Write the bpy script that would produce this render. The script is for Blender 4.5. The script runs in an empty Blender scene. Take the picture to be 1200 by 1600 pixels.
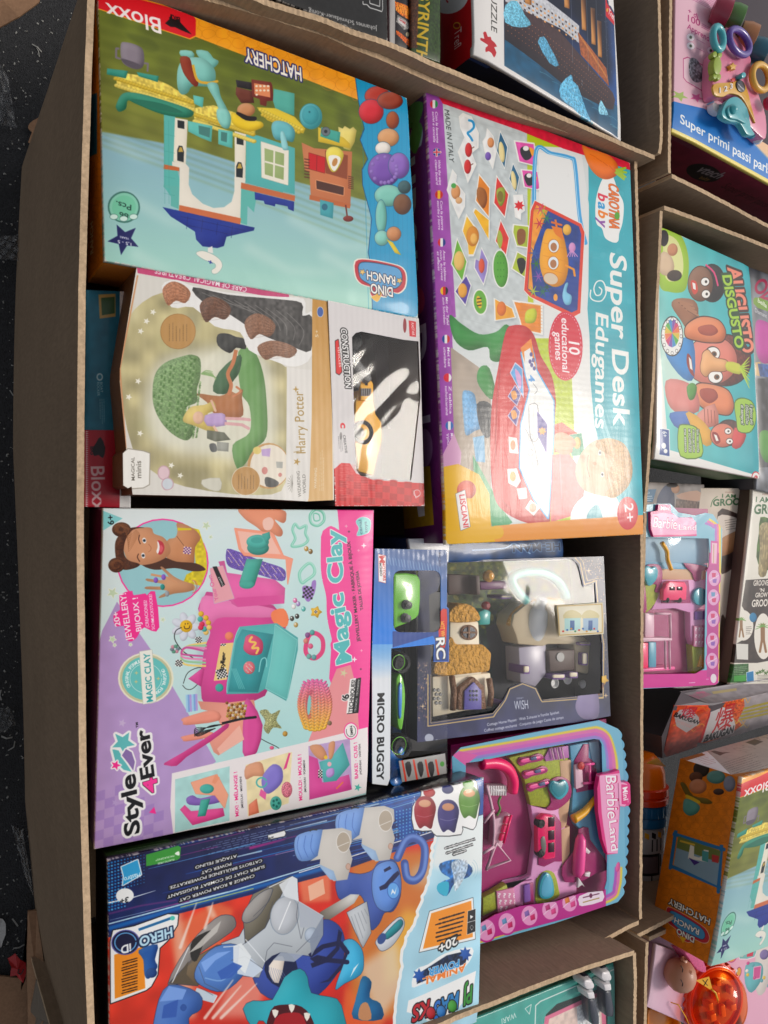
import bpy, bmesh, math, random, numpy as np
from mathutils import Vector, Matrix
random.seed(7); rng = np.random.default_rng(11)
S = bpy.context.scene; COL = S.collection
# ---------------------------------------------------------------- camera
FPX, PCX, PCY = 1155.0, 600.0, 800.0          # focal length / centre in pixels of the 1200x1600 photograph
PITCH, YAW, CAMZ = math.radians(57.3), math.radians(-1.3), 1.27
c_, s_ = math.cos(PITCH), math.sin(PITCH)
_Rz = Matrix.Rotation(YAW, 3, 'Z')
cf = np.array(_Rz @ Vector((0, c_, -s_))); cr = np.array(_Rz @ Vector((0, s_, c_))); cu = np.array(_Rz @ Vector((-1, 0, 0)))
CP = np.array([0, 0, CAMZ])
cam = bpy.data.cameras.new('camera'); cam.sensor_fit = 'VERTICAL'; cam.sensor_height = 36; cam.lens = 36*FPX/1600
cam.clip_start = .02; cam.clip_end = 500
camo = bpy.data.objects.new('camera', cam); COL.objects.link(camo)
camo.matrix_world = Matrix((( cr[0], cu[0], -cf[0], 0), (cr[1], cu[1], -cf[1], 0), (cr[2], cu[2], -cf[2], CAMZ), (0, 0, 0, 1)))
S.camera = camo
# ---------------------------------------------------------------- light
w = bpy.data.worlds.new('World'); S.world = w; w.use_nodes = True
nt = w.node_tree; bg = nt.nodes['Background']
sky = nt.nodes.new('ShaderNodeTexSky'); sky.sky_type = 'NISHITA'; sky.sun_disc = False
SUN_EL, SUN_AZ = math.radians(51), math.radians(-4)     # azimuth from +Y towards +X
sky.sun_elevation = SUN_EL; sky.sun_rotation = SUN_AZ; sky.dust_density = 2.5; sky.air_density = 1; sky.ozone_density = .3
hs = nt.nodes.new('ShaderNodeHueSaturation'); hs.inputs['Saturation'].default_value = .3      # an overcast, nearly grey sky
nt.links.new(sky.outputs[0], hs.inputs['Color']); nt.links.new(hs.outputs[0], bg.inputs[0]); bg.inputs[1].default_value = .115
sun = bpy.data.lights.new('sun', 'SUN'); sun.energy = 1.5; sun.angle = math.radians(14); sun.color = (1, .93, .84)
suno = bpy.data.objects.new('sun', sun); COL.objects.link(suno)
_d = Vector((math.sin(SUN_AZ)*math.cos(SUN_EL), math.cos(SUN_AZ)*math.cos(SUN_EL), math.sin(SUN_EL)))
suno.rotation_euler = _d.to_track_quat('Z', 'Y').to_euler()
S.view_settings.view_transform = 'Standard'; S.view_settings.look = 'None'; S.view_settings.gamma = 1; S.view_settings.exposure = -.08
S.cycles.max_bounces = 10; S.cycles.transparent_max_bounces = 16; S.cycles.caustics_reflective = False; S.cycles.caustics_refractive = False

# ---------------------------------------------------------------- measuring helpers (photo pixel -> ray -> plane)
def ray(x, y): return cf + cr*(x-PCX)/FPX - cu*(y-PCY)/FPX
def onpl(x, y, P, n):
    d = ray(x, y); return CP + d*(np.dot(np.asarray(P)-CP, n)/np.dot(d, n))
def proj(P):
    d = np.asarray(P)-CP; z = d@cf
    return (PCX+FPX*(d@cr)/z, PCY-FPX*(d@cu)/z)
def nrm(v): v = np.asarray(v, float); return v/np.linalg.norm(v)
class Plane:
    """a plane of the place; p(x,y,h) gives the point seen at photo pixel (x,y) on it, raised by h along its normal"""
    def __init__(s, P, n): s.P = np.asarray(P, float); s.n = nrm(n)
    def p(s, x, y, h=0.): return onpl(x, y, s.P + s.n*h, s.n)
    def c(s, ox, oy, sc):
        q = Plane(s.P, s.n); q.p = lambda x, y, h=0.: onpl(ox+x/sc, oy+y/sc, s.P+s.n*h, s.n); return q
def ZP(z, n=(0, 0, 1), at=None):
    P = (0, 0, z) if at is None else onpl(at[0], at[1], (0, 0, z), np.array([0, 0, 1.]))
    return Plane(P, n)

# ---------------------------------------------------------------- materials
MATS = {}
def mat(name, col, rough=.5, metal=0, coat=0, spec=.5, bump=None, var=None, trans=0, alpha=None, sheen=0):
    if name in MATS: return MATS[name]
    m = bpy.data.materials.new(name); m.use_nodes = True; t = m.node_tree; b = t.nodes['Principled BSDF']
    lin = tuple(((c/255+.055)/1.055)**2.4 if c/255 > .04045 else c/255/12.92 for c in col)
    b.inputs['Base Color'].default_value = (*lin, 1); b.inputs['Roughness'].default_value = rough; b.inputs['Metallic'].default_value = metal
    b.inputs['Coat Weight'].default_value = coat; b.inputs['Specular IOR Level'].default_value = spec
    b.inputs['Transmission Weight'].default_value = trans
    tc = t.nodes.new('ShaderNodeTexCoord')
    if var:      # (scale, amount): mottled colour
        n = t.nodes.new('ShaderNodeTexNoise'); n.inputs['Scale'].default_value = var[0]; n.inputs['Detail'].default_value = 6
        t.links.new(tc.outputs['Object'], n.inputs['Vector'])
        mx = t.nodes.new('ShaderNodeMix'); mx.data_type = 'RGBA'
        k = var[1]; mx.inputs[6].default_value = (*[c*(1-k) for c in lin], 1); mx.inputs[7].default_value = (*[min(1, c*(1+k)) for c in lin], 1)
        t.links.new(n.outputs[0], mx.inputs[0]); t.links.new(mx.outputs[2], b.inputs['Base Color'])
    if bump:     # (scale, strength)
        n = t.nodes.new('ShaderNodeTexNoise'); n.inputs['Scale'].default_value = bump[0]; n.inputs['Detail'].default_value = 3
        t.links.new(tc.outputs['Object'], n.inputs['Vector'])
        bp = t.nodes.new('ShaderNodeBump'); bp.inputs['Strength'].default_value = bump[1]; bp.inputs['Distance'].default_value = .01
        t.links.new(n.outputs[0], bp.inputs['Height']); t.links.new(bp.outputs[0], b.inputs['Normal'])
    MATS[name] = m; return m
def film(name, tint=(1, 1, 1), amt=.1, kk=.5, rough=.04, bscale=9, bstr=.25, milk=0.0):
    """clear plastic: mostly see-through, glossy, crinkled"""
    if name in MATS: return MATS[name]
    m = bpy.data.materials.new(name); m.use_nodes = True; t = m.node_tree; t.nodes.clear()
    o = t.nodes.new('ShaderNodeOutputMaterial'); tr = t.nodes.new('ShaderNodeBsdfTransparent'); tr.inputs[0].default_value = (*tint, 1)
    gl = t.nodes.new('ShaderNodeBsdfGlossy'); gl.inputs['Roughness'].default_value = rough
    fr = t.nodes.new('ShaderNodeFresnel'); fr.inputs[0].default_value = 1.5
    tc = t.nodes.new('ShaderNodeTexCoord'); n = t.nodes.new('ShaderNodeTexNoise'); n.inputs['Scale'].default_value = bscale; n.inputs['Detail'].default_value = 2; n.inputs['Distortion'].default_value = 1.2
    t.links.new(tc.outputs['Object'], n.inputs['Vector'])
    bp = t.nodes.new('ShaderNodeBump'); bp.inputs['Strength'].default_value = bstr; bp.inputs['Distance'].default_value = .02
    t.links.new(n.outputs[0], bp.inputs['Height']); t.links.new(bp.outputs[0], gl.inputs['Normal']); t.links.new(bp.outputs[0], fr.inputs['Normal'])
    ad = t.nodes.new('ShaderNodeMath'); ad.operation = 'MULTIPLY_ADD'; ad.inputs[1].default_value = 1.6; ad.inputs[2].default_value = amt*.2; ad.use_clamp = True
    ge = t.nodes.new('ShaderNodeNewGeometry'); sb = t.nodes.new('ShaderNodeMath'); sb.operation = 'SUBTRACT'; sb.inputs[0].default_value = 1; t.links.new(ge.outputs['Backfacing'], sb.inputs[1])
    ad.inputs[1].default_value = kk; f2 = t.nodes.new('ShaderNodeMath'); f2.operation = 'MULTIPLY'; t.links.new(fr.outputs[0], f2.inputs[0]); t.links.new(sb.outputs[0], f2.inputs[1])   # reflect at the front face only
    t.links.new(f2.outputs[0], ad.inputs[0])
    mx = t.nodes.new('ShaderNodeMixShader'); t.links.new(ad.outputs[0], mx.inputs[0]); t.links.new(tr.outputs[0], mx.inputs[1]); t.links.new(gl.outputs[0], mx.inputs[2])
    last = mx
    if milk:
        df = t.nodes.new('ShaderNodeBsdfTranslucent'); df.inputs[0].default_value = (.9, .9, .9, 1)
        m2 = t.nodes.new('ShaderNodeMixShader'); m2.inputs[0].default_value = milk; t.links.new(mx.outputs[0], m2.inputs[1]); t.links.new(df.outputs[0], m2.inputs[2]); last = m2
    t.links.new(last.outputs[0], o.inputs[0]); MATS[name] = m; return m
def cardboard(name, col, k=.12, flute=0):
    if name in MATS: return MATS[name]
    m = mat(name, col, .85, spec=.2); t = m.node_tree; b = t.nodes['Principled BSDF']; base = tuple(b.inputs['Base Color'].default_value)[:3]
    tc = t.nodes.new('ShaderNodeTexCoord')
    n = t.nodes.new('ShaderNodeTexNoise'); n.inputs['Scale'].default_value = 5; n.inputs['Detail'].default_value = 8; n.inputs['Roughness'].default_value = .65
    n2 = t.nodes.new('ShaderNodeTexNoise'); n2.inputs['Scale'].default_value = 260; n2.inputs['Detail'].default_value = 2
    mp = t.nodes.new('ShaderNodeMapping'); mp.inputs['Scale'].default_value = (1, 1, .25)
    t.links.new(tc.outputs['Object'], n.inputs['Vector']); t.links.new(tc.outputs['Object'], mp.inputs[0]); t.links.new(mp.outputs[0], n2.inputs['Vector'])
    ad = t.nodes.new('ShaderNodeMath'); ad.operation = 'ADD'; t.links.new(n.outputs[0], ad.inputs[0]); t.links.new(n2.outputs[0], ad.inputs[1])
    mr = t.nodes.new('ShaderNodeMapRange'); mr.inputs[1].default_value = .6; mr.inputs[2].default_value = 1.4; t.links.new(ad.outputs[0], mr.inputs[0])
    mx = t.nodes.new('ShaderNodeMix'); mx.data_type = 'RGBA'
    mx.inputs[6].default_value = (*[c*(1-k*1.6) for c in base], 1); mx.inputs[7].default_value = (*[c*(1+k*1.6) for c in base], 1)
    t.links.new(mr.outputs[0], mx.inputs[0])
    n3 = t.nodes.new('ShaderNodeTexNoise'); n3.inputs['Scale'].default_value = 17; n3.inputs['Detail'].default_value = 9; n3.inputs['Distortion'].default_value = 2.5; m3 = t.nodes.new('ShaderNodeMapping'); m3.inputs['Scale'].default_value = (1, 1, 3); t.links.new(tc.outputs['Object'], m3.inputs[0]); t.links.new(m3.outputs[0], n3.inputs['Vector'])
    r3 = t.nodes.new('ShaderNodeMapRange'); r3.inputs[1].default_value = .60; r3.inputs[2].default_value = .70; r3.inputs[4].default_value = .3; t.links.new(n3.outputs[0], r3.inputs[0])
    mx3 = t.nodes.new('ShaderNodeMix'); mx3.data_type = 'RGBA'; mx3.inputs[7].default_value = (*[min(1, c*1.5) for c in base], 1); t.links.new(r3.outputs[0], mx3.inputs[0]); t.links.new(mx.outputs[2], mx3.inputs[6]); t.links.new(mx3.outputs[2], b.inputs['Base Color'])
    wv = t.nodes.new('ShaderNodeTexWave'); wv.inputs['Scale'].default_value = 45; wv.inputs['Distortion'].default_value = .6; wv.bands_direction = 'DIAGONAL'
    uv = t.nodes.new('ShaderNodeUVMap'); wv.bands_direction = 'X'; t.links.new(uv.outputs[0], wv.inputs['Vector'])
    bp = t.nodes.new('ShaderNodeBump'); bp.inputs['Strength'].default_value = .06; bp.inputs['Distance'].default_value = .0012
    ad2 = t.nodes.new('ShaderNodeMath'); ad2.operation = 'ADD'; t.links.new(wv.outputs[1], ad2.inputs[0]); t.links.new(n2.outputs[0], ad2.inputs[1])
    t.links.new(ad2.outputs[0], bp.inputs['Height']); t.links.new(bp.outputs[0], b.inputs['Normal'])
    return m

# ---------------------------------------------------------------- object helpers
def tag(o, label=None, cat=None, group=None, kind=None):
    if label: o['label'] = label
    if cat: o['category'] = cat
    if group: o['group'] = group
    if kind: o['kind'] = kind
    return o
def empty(name, loc, label, cat, group=None):
    o = bpy.data.objects.new(name, None); COL.objects.link(o); o.location = loc; o.empty_display_size = .05
    ORG[o.name] = Vector(loc); return tag(o, label, cat, group)
ORG = {}
def mesh(name, vs, fs, m, parent=None, uvs=None, smooth=False, bevel=0, seg=2, mats=None, midx=None):
    """vs are world points; the object's origin is put at its parent's (or at its own lowest middle point)"""
    vs = [Vector(v) for v in vs]
    if parent: org = ORG.get(parent.name, Vector((0, 0, 0)))
    else:
        a = np.array(vs); org = Vector(((a[:, 0].min()+a[:, 0].max())/2, (a[:, 1].min()+a[:, 1].max())/2, a[:, 2].min()))
    me = bpy.data.meshes.new(name); me.from_pydata([v-org for v in vs], [], fs)
    if uvs:
        ul = me.uv_layers.new(name='UVMap'); k = 0
        for f in fs:
            for vi in f: ul.data[k].uv = uvs[vi]; k += 1
    for mm in (mats or [m]): me.materials.append(mm)
    if midx: me.polygons.foreach_set('material_index', midx)
    if smooth: me.shade_smooth()
    me.update()
    o = bpy.data.objects.new(name, me); COL.objects.link(o); ORG[o.name] = org
    if parent: o.parent = parent
    else: o.location = org
    bm = bmesh.new(); bm.from_mesh(me); bmesh.ops.recalc_face_normals(bm, faces=bm.faces)
    if bevel: bmesh.ops.bevel(bm, geom=[e for e in bm.edges if len(e.link_faces) == 2 and e.calc_face_angle(0) > .5], offset=bevel, segments=seg, affect='EDGES', profile=.5, clamp_overlap=True)
    bm.to_mesh(me); bm.free()
    if bevel:
        try: me.shade_smooth(); me.set_sharp_from_angle(angle=math.radians(40))
        except Exception: pass
    return o
def prism(name, top, bot, m, parent=None, bevel=0, mats=None, seg=2):
    n = len(top); vs = list(top)+list(bot)
    fs = [tuple(range(n)), tuple(range(2*n-1, n-1, -1))]+[(i, (i+1) % n, n+(i+1) % n, n+i) for i in range(n)]
    return mesh(name, vs, fs, m, parent, bevel=bevel, seg=seg)
def spline(pts, k=6, closed=True):
    P = np.array(pts, float); n = len(P); out = []
    for i in range(n if closed else n-1):
        if closed: p0, p1, p2, p3 = P[i-1], P[i], P[(i+1) % n], P[(i+2) % n]
        else: p0, p1, p2, p3 = P[max(i-1, 0)], P[i], P[i+1], P[min(i+2, n-1)]
        for j in range(k):
            t = j/k; out.append(.5*((2*p1)+(-p0+p2)*t+(2*p0-5*p1+4*p2-p3)*t*t+(-p0+3*p1-3*p2+p3)*t**3))
    if not closed: out.append(P[-1])
    return [tuple(q) for q in out]
def ell(cx, cy, rx, ry=None, rot=0, n=28, a0=0, a1=360):
    ry = ry or rx; r = math.radians(rot); o = []
    for i in range(n if a1-a0 >= 360 else n+1):
        t = math.radians(a0+(a1-a0)*i/n); x, y = rx*math.cos(t), ry*math.sin(t)
        o.append((cx+x*math.cos(r)-y*math.sin(r), cy+x*math.sin(r)+y*math.cos(r)))
    return o
def star(cx, cy, r, r2=None, n=5, rot=-90):
    r2 = r2 or r*.45
    return [(cx+(r if i % 2 == 0 else r2)*math.cos(math.radians(rot+180*i/n)), cy+(r if i % 2 == 0 else r2)*math.sin(math.radians(rot+180*i/n))) for i in range(2*n)]
def slab(name, pl, pts, h0, h1, m, parent=None, bevel=0, k=0, seg=2, inset=0):
    """a raised solid on plane pl: outline given where the photo shows its top (height h1), sides straight down to h0"""
    if k: pts = spline(pts, k)
    top = [pl.p(x, y, h1) for x, y in pts]; bot = [t-pl.n*(h1-h0) for t in top]
    return prism(name, top, bot, m, parent, bevel=bevel, seg=seg)
def tube(name, P, r, m, parent=None, n=10, closed=False, caps=True):
    P = [Vector(p) for p in P]; R = r if isinstance(r, (list, tuple)) else [r]*len(P); vs = []; fs = []
    up = Vector((0, 0, 1)); L = len(P)
    for i, p in enumerate(P):
        a = P[(i-1) % L] if closed or i > 0 else p; b = P[(i+1) % L] if closed or i < L-1 else p
        d = (b-a).normalized(); u = d.cross(up)
        if u.length < .05: u = d.cross(Vector((1, 0, 0)))
        u.normalize(); v = u.cross(d)
        for k in range(n):
            t = 2*math.pi*k/n; vs.append(p+(u*math.cos(t)+v*math.sin(t))*R[i])
    for i in range(L if closed else L-1):
        j = (i+1) % L
        for k in range(n): fs.append((i*n+k, i*n+(k+1) % n, j*n+(k+1) % n, j*n+k))
    if caps and not closed: fs += [tuple(range(n)), tuple(range((L-1)*n, L*n))]
    return mesh(name, vs, fs, m, parent, smooth=True)
def lathe(name, c, ax, prof, m, parent=None, n=24, up=None):
    """prof: (radius, distance along ax)"""
    ax = Vector(nrm(ax)); c = Vector(c); u = ax.orthogonal().normalized(); v = ax.cross(u); vs = []; fs = []
    for (r, h) in prof:
        for k in range(n):
            t = 2*math.pi*k/n; vs.append(c+ax*h+(u*math.cos(t)+v*math.sin(t))*max(r, 1e-4))
    for i in range(len(prof)-1):
        for k in range(n): fs.append((i*n+k, i*n+(k+1) % n, (i+1)*n+(k+1) % n, (i+1)*n+k))
    fs += [tuple(range(n)), tuple(range((len(prof)-1)*n, len(prof)*n))]
    o = mesh(name, vs, fs, m, parent, smooth=True)
    try: o.data.set_sharp_from_angle(angle=math.radians(40))
    except Exception: pass
    return o

# ---------------------------------------------------------------- a small painter for the flat print on the cartons
FC = {}
def glyphs(s, bold=0., shear=0.):
    key = (s, bold, shear)
    if key in FC: return FC[key]
    cu_ = bpy.data.curves.new('f', 'FONT'); cu_.body = s; cu_.size = 1; cu_.offset = bold*.42; cu_.shear = shear; cu_.resolution_u = 4; cu_.fill_mode = 'FRONT'
    o = bpy.data.objects.new('f', cu_); COL.objects.link(o)
    dg = bpy.context.evaluated_depsgraph_get(); me = o.evaluated_get(dg).to_mesh()
    v = np.zeros(len(me.vertices)*3); me.vertices.foreach_get('co', v); v = v.reshape(-1, 3)[:, :2]
    me.calc_loop_triangles(); t = np.zeros(len(me.loop_triangles)*3, dtype=np.int32); me.loop_triangles.foreach_get('vertices', t); t = t.reshape(-1, 3)
    o.evaluated_get(dg).to_mesh_clear(); bpy.data.objects.remove(o); bpy.data.curves.remove(cu_)
    FC[key] = (v, t); return FC[key]
def homog(src, dst):
    A = []
    for (x, y), (X, Y) in zip(src, dst): A += [[x, y, 1, 0, 0, 0, -X*x, -X*y, -X], [0, 0, 0, x, y, 1, -Y*x, -Y*y, -Y]]
    return np.linalg.svd(np.array(A))[2][-1].reshape(3, 3)
def box_blur(m, r):
    r = int(r)
    if r < 1: return m
    for ax in (0, 1):
        for _ in range(2):
            p = np.pad(m, [(r+1, r) if a == ax else (0, 0) for a in (0, 1)], mode='edge'); c = np.cumsum(p, axis=ax)
            m = (c[2*r+1:] - c[:-2*r-1])/(2*r+1) if ax == 0 else (c[:, 2*r+1:] - c[:, :-2*r-1])/(2*r+1)
    return m
def dilate(m, r):
    out = m.copy(); R = int(math.ceil(r))
    for dy in range(-R, R+1):
        for dx in range(-R, R+1):
            if dx*dx+dy*dy > r*r+.3: continue
            ys, ye = max(0, dy), m.shape[0]+min(0, dy); xs, xe = max(0, dx), m.shape[1]+min(0, dx)
            np.maximum(out[ys:ye, xs:xe], m[ys-dy:ye-dy, xs-dx:xe-dx], out=out[ys:ye, xs:xe])
    return out
def vnoise(h, w, cell, seed=0):
    r = np.random.default_rng(seed); gh, gw = int(h/cell)+3, int(w/cell)+3; g = r.random((gh, gw))
    y = np.arange(h)/cell; x = np.arange(w)/cell; yi = y.astype(int); xi = x.astype(int); fy = (y-yi)[:, None]; fx = (x-xi)[None]
    fy = fy*fy*(3-2*fy); fx = fx*fx*(3-2*fx)
    return (g[yi][:, xi]*(1-fy)*(1-fx)+g[yi+1][:, xi]*fy*(1-fx)+g[yi][:, xi+1]*(1-fy)*fx+g[yi+1][:, xi+1]*fy*fx)
def C(c):
    if isinstance(c, str): c = tuple(int(c[i:i+2], 16) for i in (0, 2, 4))
    return np.array(c[:3], float)/255
class Art:
    """print for one flat face. q: its four corners in the world (as seen: TL, TR, BR, BL). Everything is drawn by photo pixel
    and carried onto the face by the homography, so the print lies on the face itself."""
    def __init__(s, q, base, ppm=1900):
        s.q = [np.asarray(p, float) for p in q]
        W = (np.linalg.norm(s.q[1]-s.q[0])+np.linalg.norm(s.q[2]-s.q[3]))/2; H = (np.linalg.norm(s.q[3]-s.q[0])+np.linalg.norm(s.q[2]-s.q[1]))/2
        s.w, s.h = max(8, int(W*ppm)), max(8, int(H*ppm)); s.ppm = ppm
        s.o = (0., 0., 1.)
        s.H = homog([proj(p) for p in s.q], [(0, 0), (s.w, 0), (s.w, s.h), (0, s.h)])
        s.img = np.empty((s.h, s.w, 3), np.float32); s.img[:] = C(base)
        a, b = s.m([proj(sum(s.q)/4), (proj(sum(s.q)/4)[0]+10, proj(sum(s.q)/4)[1])]); s.k0 = float(np.hypot(*(b-a)))/10   # canvas px per photo px
    @property
    def k(s): return s.k0/s.o[2]
    def c(s, ox=0., oy=0., sc=1.): s.o = (ox, oy, sc); return s       # coordinates (and widths) that follow are photo px = origin + value/sc
    def m(s, pts):
        P = np.asarray(pts, float)/s.o[2]+np.array(s.o[:2]); q = np.c_[P, np.ones(len(P))]@s.H.T; return q[:, :2]/q[:, 2:]
    def cov(s, E, pad=0):
        """E: (n,4) edges -> (mask, y0, x0)"""
        x0, y0 = np.floor(min(E[:, 0].min(), E[:, 2].min()))-1-pad, np.floor(min(E[:, 1].min(), E[:, 3].min()))-1-pad
        x1, y1 = np.ceil(max(E[:, 0].max(), E[:, 2].max()))+2+pad, np.ceil(max(E[:, 1].max(), E[:, 3].max()))+2+pad
        x0 = int(max(x0, -pad)); y0 = int(max(y0, -pad)); x1 = int(min(x1, s.w+pad)); y1 = int(min(y1, s.h+pad))
        if x1 <= x0 or y1 <= y0: return None
        w_, h_ = x1-x0, y1-y0; E = E-np.array([x0, y0, x0, y0]); SS = 4
        sg = np.where(E[:, 3] > E[:, 1], 1., -1.); lo = np.minimum(E[:, 1], E[:, 3])*SS-.5; hi = np.maximum(E[:, 1], E[:, 3])*SS-.5
        k0 = np.maximum(np.ceil(lo), 0).astype(int); k1 = np.minimum(np.ceil(hi), h_*SS).astype(int); n = np.maximum(k1-k0, 0)
        if n.sum() == 0: return None
        idx = np.repeat(np.arange(len(E)), n); k = np.arange(n.sum())-np.repeat(np.cumsum(n)-n, n)+k0[idx]
        y = (k+.5)/SS; e = E[idx]; x = e[:, 0]+(e[:, 2]-e[:, 0])*(y-e[:, 1])/(e[:, 3]-e[:, 1]); x = np.clip(x, 0, w_-1e-3)
        xi = x.astype(int); fr = x-xi; row = k//SS; wt = sg[idx]/SS
        acc = np.bincount(row*(w_+1)+xi, wt*(1-fr), h_*(w_+1))+np.bincount(row*(w_+1)+xi+1, wt*fr, h_*(w_+1)+1)[:h_*(w_+1)]
        return np.clip(np.abs(np.cumsum(acc.reshape(h_, w_+1), axis=1)[:, :w_]), 0, 1), y0, x0
    def blend(s, M, y0, x0, col, a=1., shade=0, g=None, tex=None):
        Y0, X0 = max(0, y0), max(0, x0); Y1, X1 = min(s.h, y0+M.shape[0]), min(s.w, x0+M.shape[1])
        if Y1 <= Y0 or X1 <= X0: return
        M = M[Y0-y0:Y1-y0, X0-x0:X1-x0]
        if g is not None:
            (p0, p1, c0, c1) = g; (ax, ay), (bx, by) = s.m([p0, p1]); dx, dy = bx-ax, by-ay
            yy, xx = np.mgrid[Y0:Y1, X0:X1]; t = np.clip(((xx-ax)*dx+(yy-ay)*dy)/(dx*dx+dy*dy), 0, 1)[..., None]
            src = C(c0)*(1-t)+C(c1)*t
        else: src = np.broadcast_to(C(col), (Y1-Y0, X1-X0, 3))
        if shade:
            shade = shade*.75
            r = max(2, min(M.shape)/7); b = box_blur(M, r)[..., None]
            gy, gx = np.gradient(b[..., 0]); lit = np.clip((gy*-.6+gx*-.8)*r*1.3, -1, 1)[..., None]   # drawn modelling of the picture itself
            src = np.clip(src*(1-shade*(1-b)*.9)+lit*shade*-.55, 0, 1)
        if tex is not None: src = np.clip(src*(1+tex[1]*(vnoise(Y1-Y0, X1-X0, tex[0]*s.k, int(X0+Y0))[..., None]-.5)), 0, 1)
        A = (M*a)[..., None]; v = s.img[Y0:Y1, X0:X1]; v[:] = v*(1-A)+src*A
    def edges(s, pts):
        P = s.m(pts); return np.c_[P, np.roll(P, -1, 0)]
    def poly(s, pts, col, a=1., k=0, ol=None, ow=1.5, shade=0, blur=0, g=None, tex=None):
        if k: pts = spline(pts, k)
        pd = int(max(blur*s.k*2, (ow*s.k+2) if ol is not None else 0))+1
        r = s.cov(s.edges(pts), pd)
        if r is None: return s
        M, y, x = r
        if ol is not None: s.blend(dilate(M, ow*s.k), y, x, ol, a)
        if blur: M = box_blur(M, blur*s.k)
        s.blend(M, y, x, col, a, shade, g, tex); return s
    def disc(s, cx, cy, rx, ry=None, col='ffffff', rot=0, **kw): return s.poly(ell(cx, cy, rx, ry, rot), col, **kw)
    def line(s, pts, wd, col, a=1., k=0, closed=False, ol=None, ow=1, blur=0, dash=0):
        if k: pts = spline(pts, k, closed)
        if closed: pts = list(pts)+[pts[0]]
        P = np.asarray(pts, float); E = []
        wds = np.linspace(wd[0], wd[1], len(P)) if isinstance(wd, tuple) else np.full(len(P), float(wd))
        for i in range(len(P)-1):
            if dash and i % 2: continue
            d = P[i+1]-P[i]; L = np.hypot(*d)
            if L < 1e-6: continue
            nx = np.array([-d[1], d[0]])/L; w0, w1 = wds[i]/2, wds[i+1]/2
            E.append(s.edges([P[i]+nx*w0, P[i+1]+nx*w1, P[i+1]-nx*w1, P[i]-nx*w0]))
            if not dash and wds[i]*s.k > 2.2: E.append(s.edges(ell(P[i+1][0], P[i+1][1], w1, n=10)[::-1]))
        if not E: return s
        # union: accumulate each piece by max
        EE = np.concatenate(E); pd = int(ow*s.k+2+blur*s.k*2)
        r = s.cov(EE, pd)
        if r is None: return s
        M0, y, x = r; M = np.zeros_like(M0)
        for e in E:
            q = s.cov(e, 0)
            if q is None: continue
            m_, yy, xx = q; ys, xs = yy-y, xx-x; v = M[ys:ys+m_.shape[0], xs:xs+m_.shape[1]]; np.maximum(v, m_[:v.shape[0], :v.shape[1]], out=v)
        if ol is not None: s.blend(dilate(M, ow*s.k), y, x, ol, a)
        if blur: M = box_blur(M, blur*s.k)
        s.blend(M, y, x, col, a); return s
    def text(s, t, p0, p1, col, cap=None, bold=0., a=1., ol=None, ow=1., ol2=None, ow2=2., shear=0., g=None, arc=0):
        """baseline from p0 to p1 (photo px); cap = height of capitals in photo px at the middle (else natural)"""
        v, tri = glyphs(t, bold, shear)
        if len(v) == 0: return s
        A, B = s.m([p0, p1]); L = np.hypot(*(B-A)); ux = (B-A)/L; uy = np.array([ux[1], -ux[0]])
        x0, x1 = v[:, 0].min(), v[:, 0].max(); sx = L/(x1-x0)
        if cap:
            mid = (np.array(p0, float)+np.array(p1, float))/2; d = np.array(p1, float)-np.array(p0, float); d /= np.hypot(*d); nn = np.array([d[1], -d[0]])
            a0, a1 = s.m([mid, mid+nn*cap]); sy = np.hypot(*(a1-a0))/.70
        else: sy = sx
        X = (v[:, 0]-x0)*sx; Y = v[:, 1]*sy
        if arc: Y = Y+arc*s.k*(1-((X/L)*2-1)**2)
        P = A+X[:, None]*ux+Y[:, None]*uy
        T = P[tri]; ar = (T[:, 1, 0]-T[:, 0, 0])*(T[:, 2, 1]-T[:, 0, 1])-(T[:, 2, 0]-T[:, 0, 0])*(T[:, 1, 1]-T[:, 0, 1])
        T[ar < 0] = T[ar < 0][:, ::-1]
        E = np.concatenate([np.c_[T[:, i], T[:, (i+1) % 3]] for i in range(3)])
        pd = int((max(ow if ol is not None else 0, ow2 if ol2 is not None else 0))*s.k+3)
        r = s.cov(E, pd)
        if r is None: return s
        M, y, x = r
        if ol2 is not None: s.blend(dilate(M, ow2*s.k), y, x, ol2, a)
        if ol is not None: s.blend(dilate(M, ow*s.k), y, x, ol, a)
        s.blend(M, y, x, col, a, g=g); return s
    def noise(s, cell, amt, seed=0, aniso=1):
        n = vnoise(s.h, max(2, int(s.w/aniso)), cell*s.k, seed)
        if aniso != 1: n = n[:, np.minimum((np.arange(s.w)/aniso).astype(int), n.shape[1]-1)]
        s.img *= (1+amt*(n-.5))[..., None]; np.clip(s.img, 0, 1, out=s.img); return s
    def wear(s, amt=1., seed=1, col='e8e2da'):
        """whitened nicks and rubs of the print along the edges"""
        r = np.random.default_rng(seed)
        n = vnoise(s.h, s.w, 3, seed)*.6+vnoise(s.h, s.w, 11, seed+1)*.4
        d = np.minimum(np.minimum(np.arange(s.h)[:, None], s.h-1-np.arange(s.h)[:, None]), np.minimum(np.arange(s.w)[None], s.w-1-np.arange(s.w)[None])).astype(float)
        e = np.exp(-d/2.2)*amt
        cy = np.minimum(np.arange(s.h)[:, None], s.h-1-np.arange(s.h)[:, None]); cx = np.minimum(np.arange(s.w)[None], s.w-1-np.arange(s.w)[None]); e = e+1.1*amt*np.exp(-np.hypot(cx, cy)/7.)
        M = np.clip((n*e-.27)*5, 0, .85)[..., None]; s.img = s.img*(1-M)+C(col)*M
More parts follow.
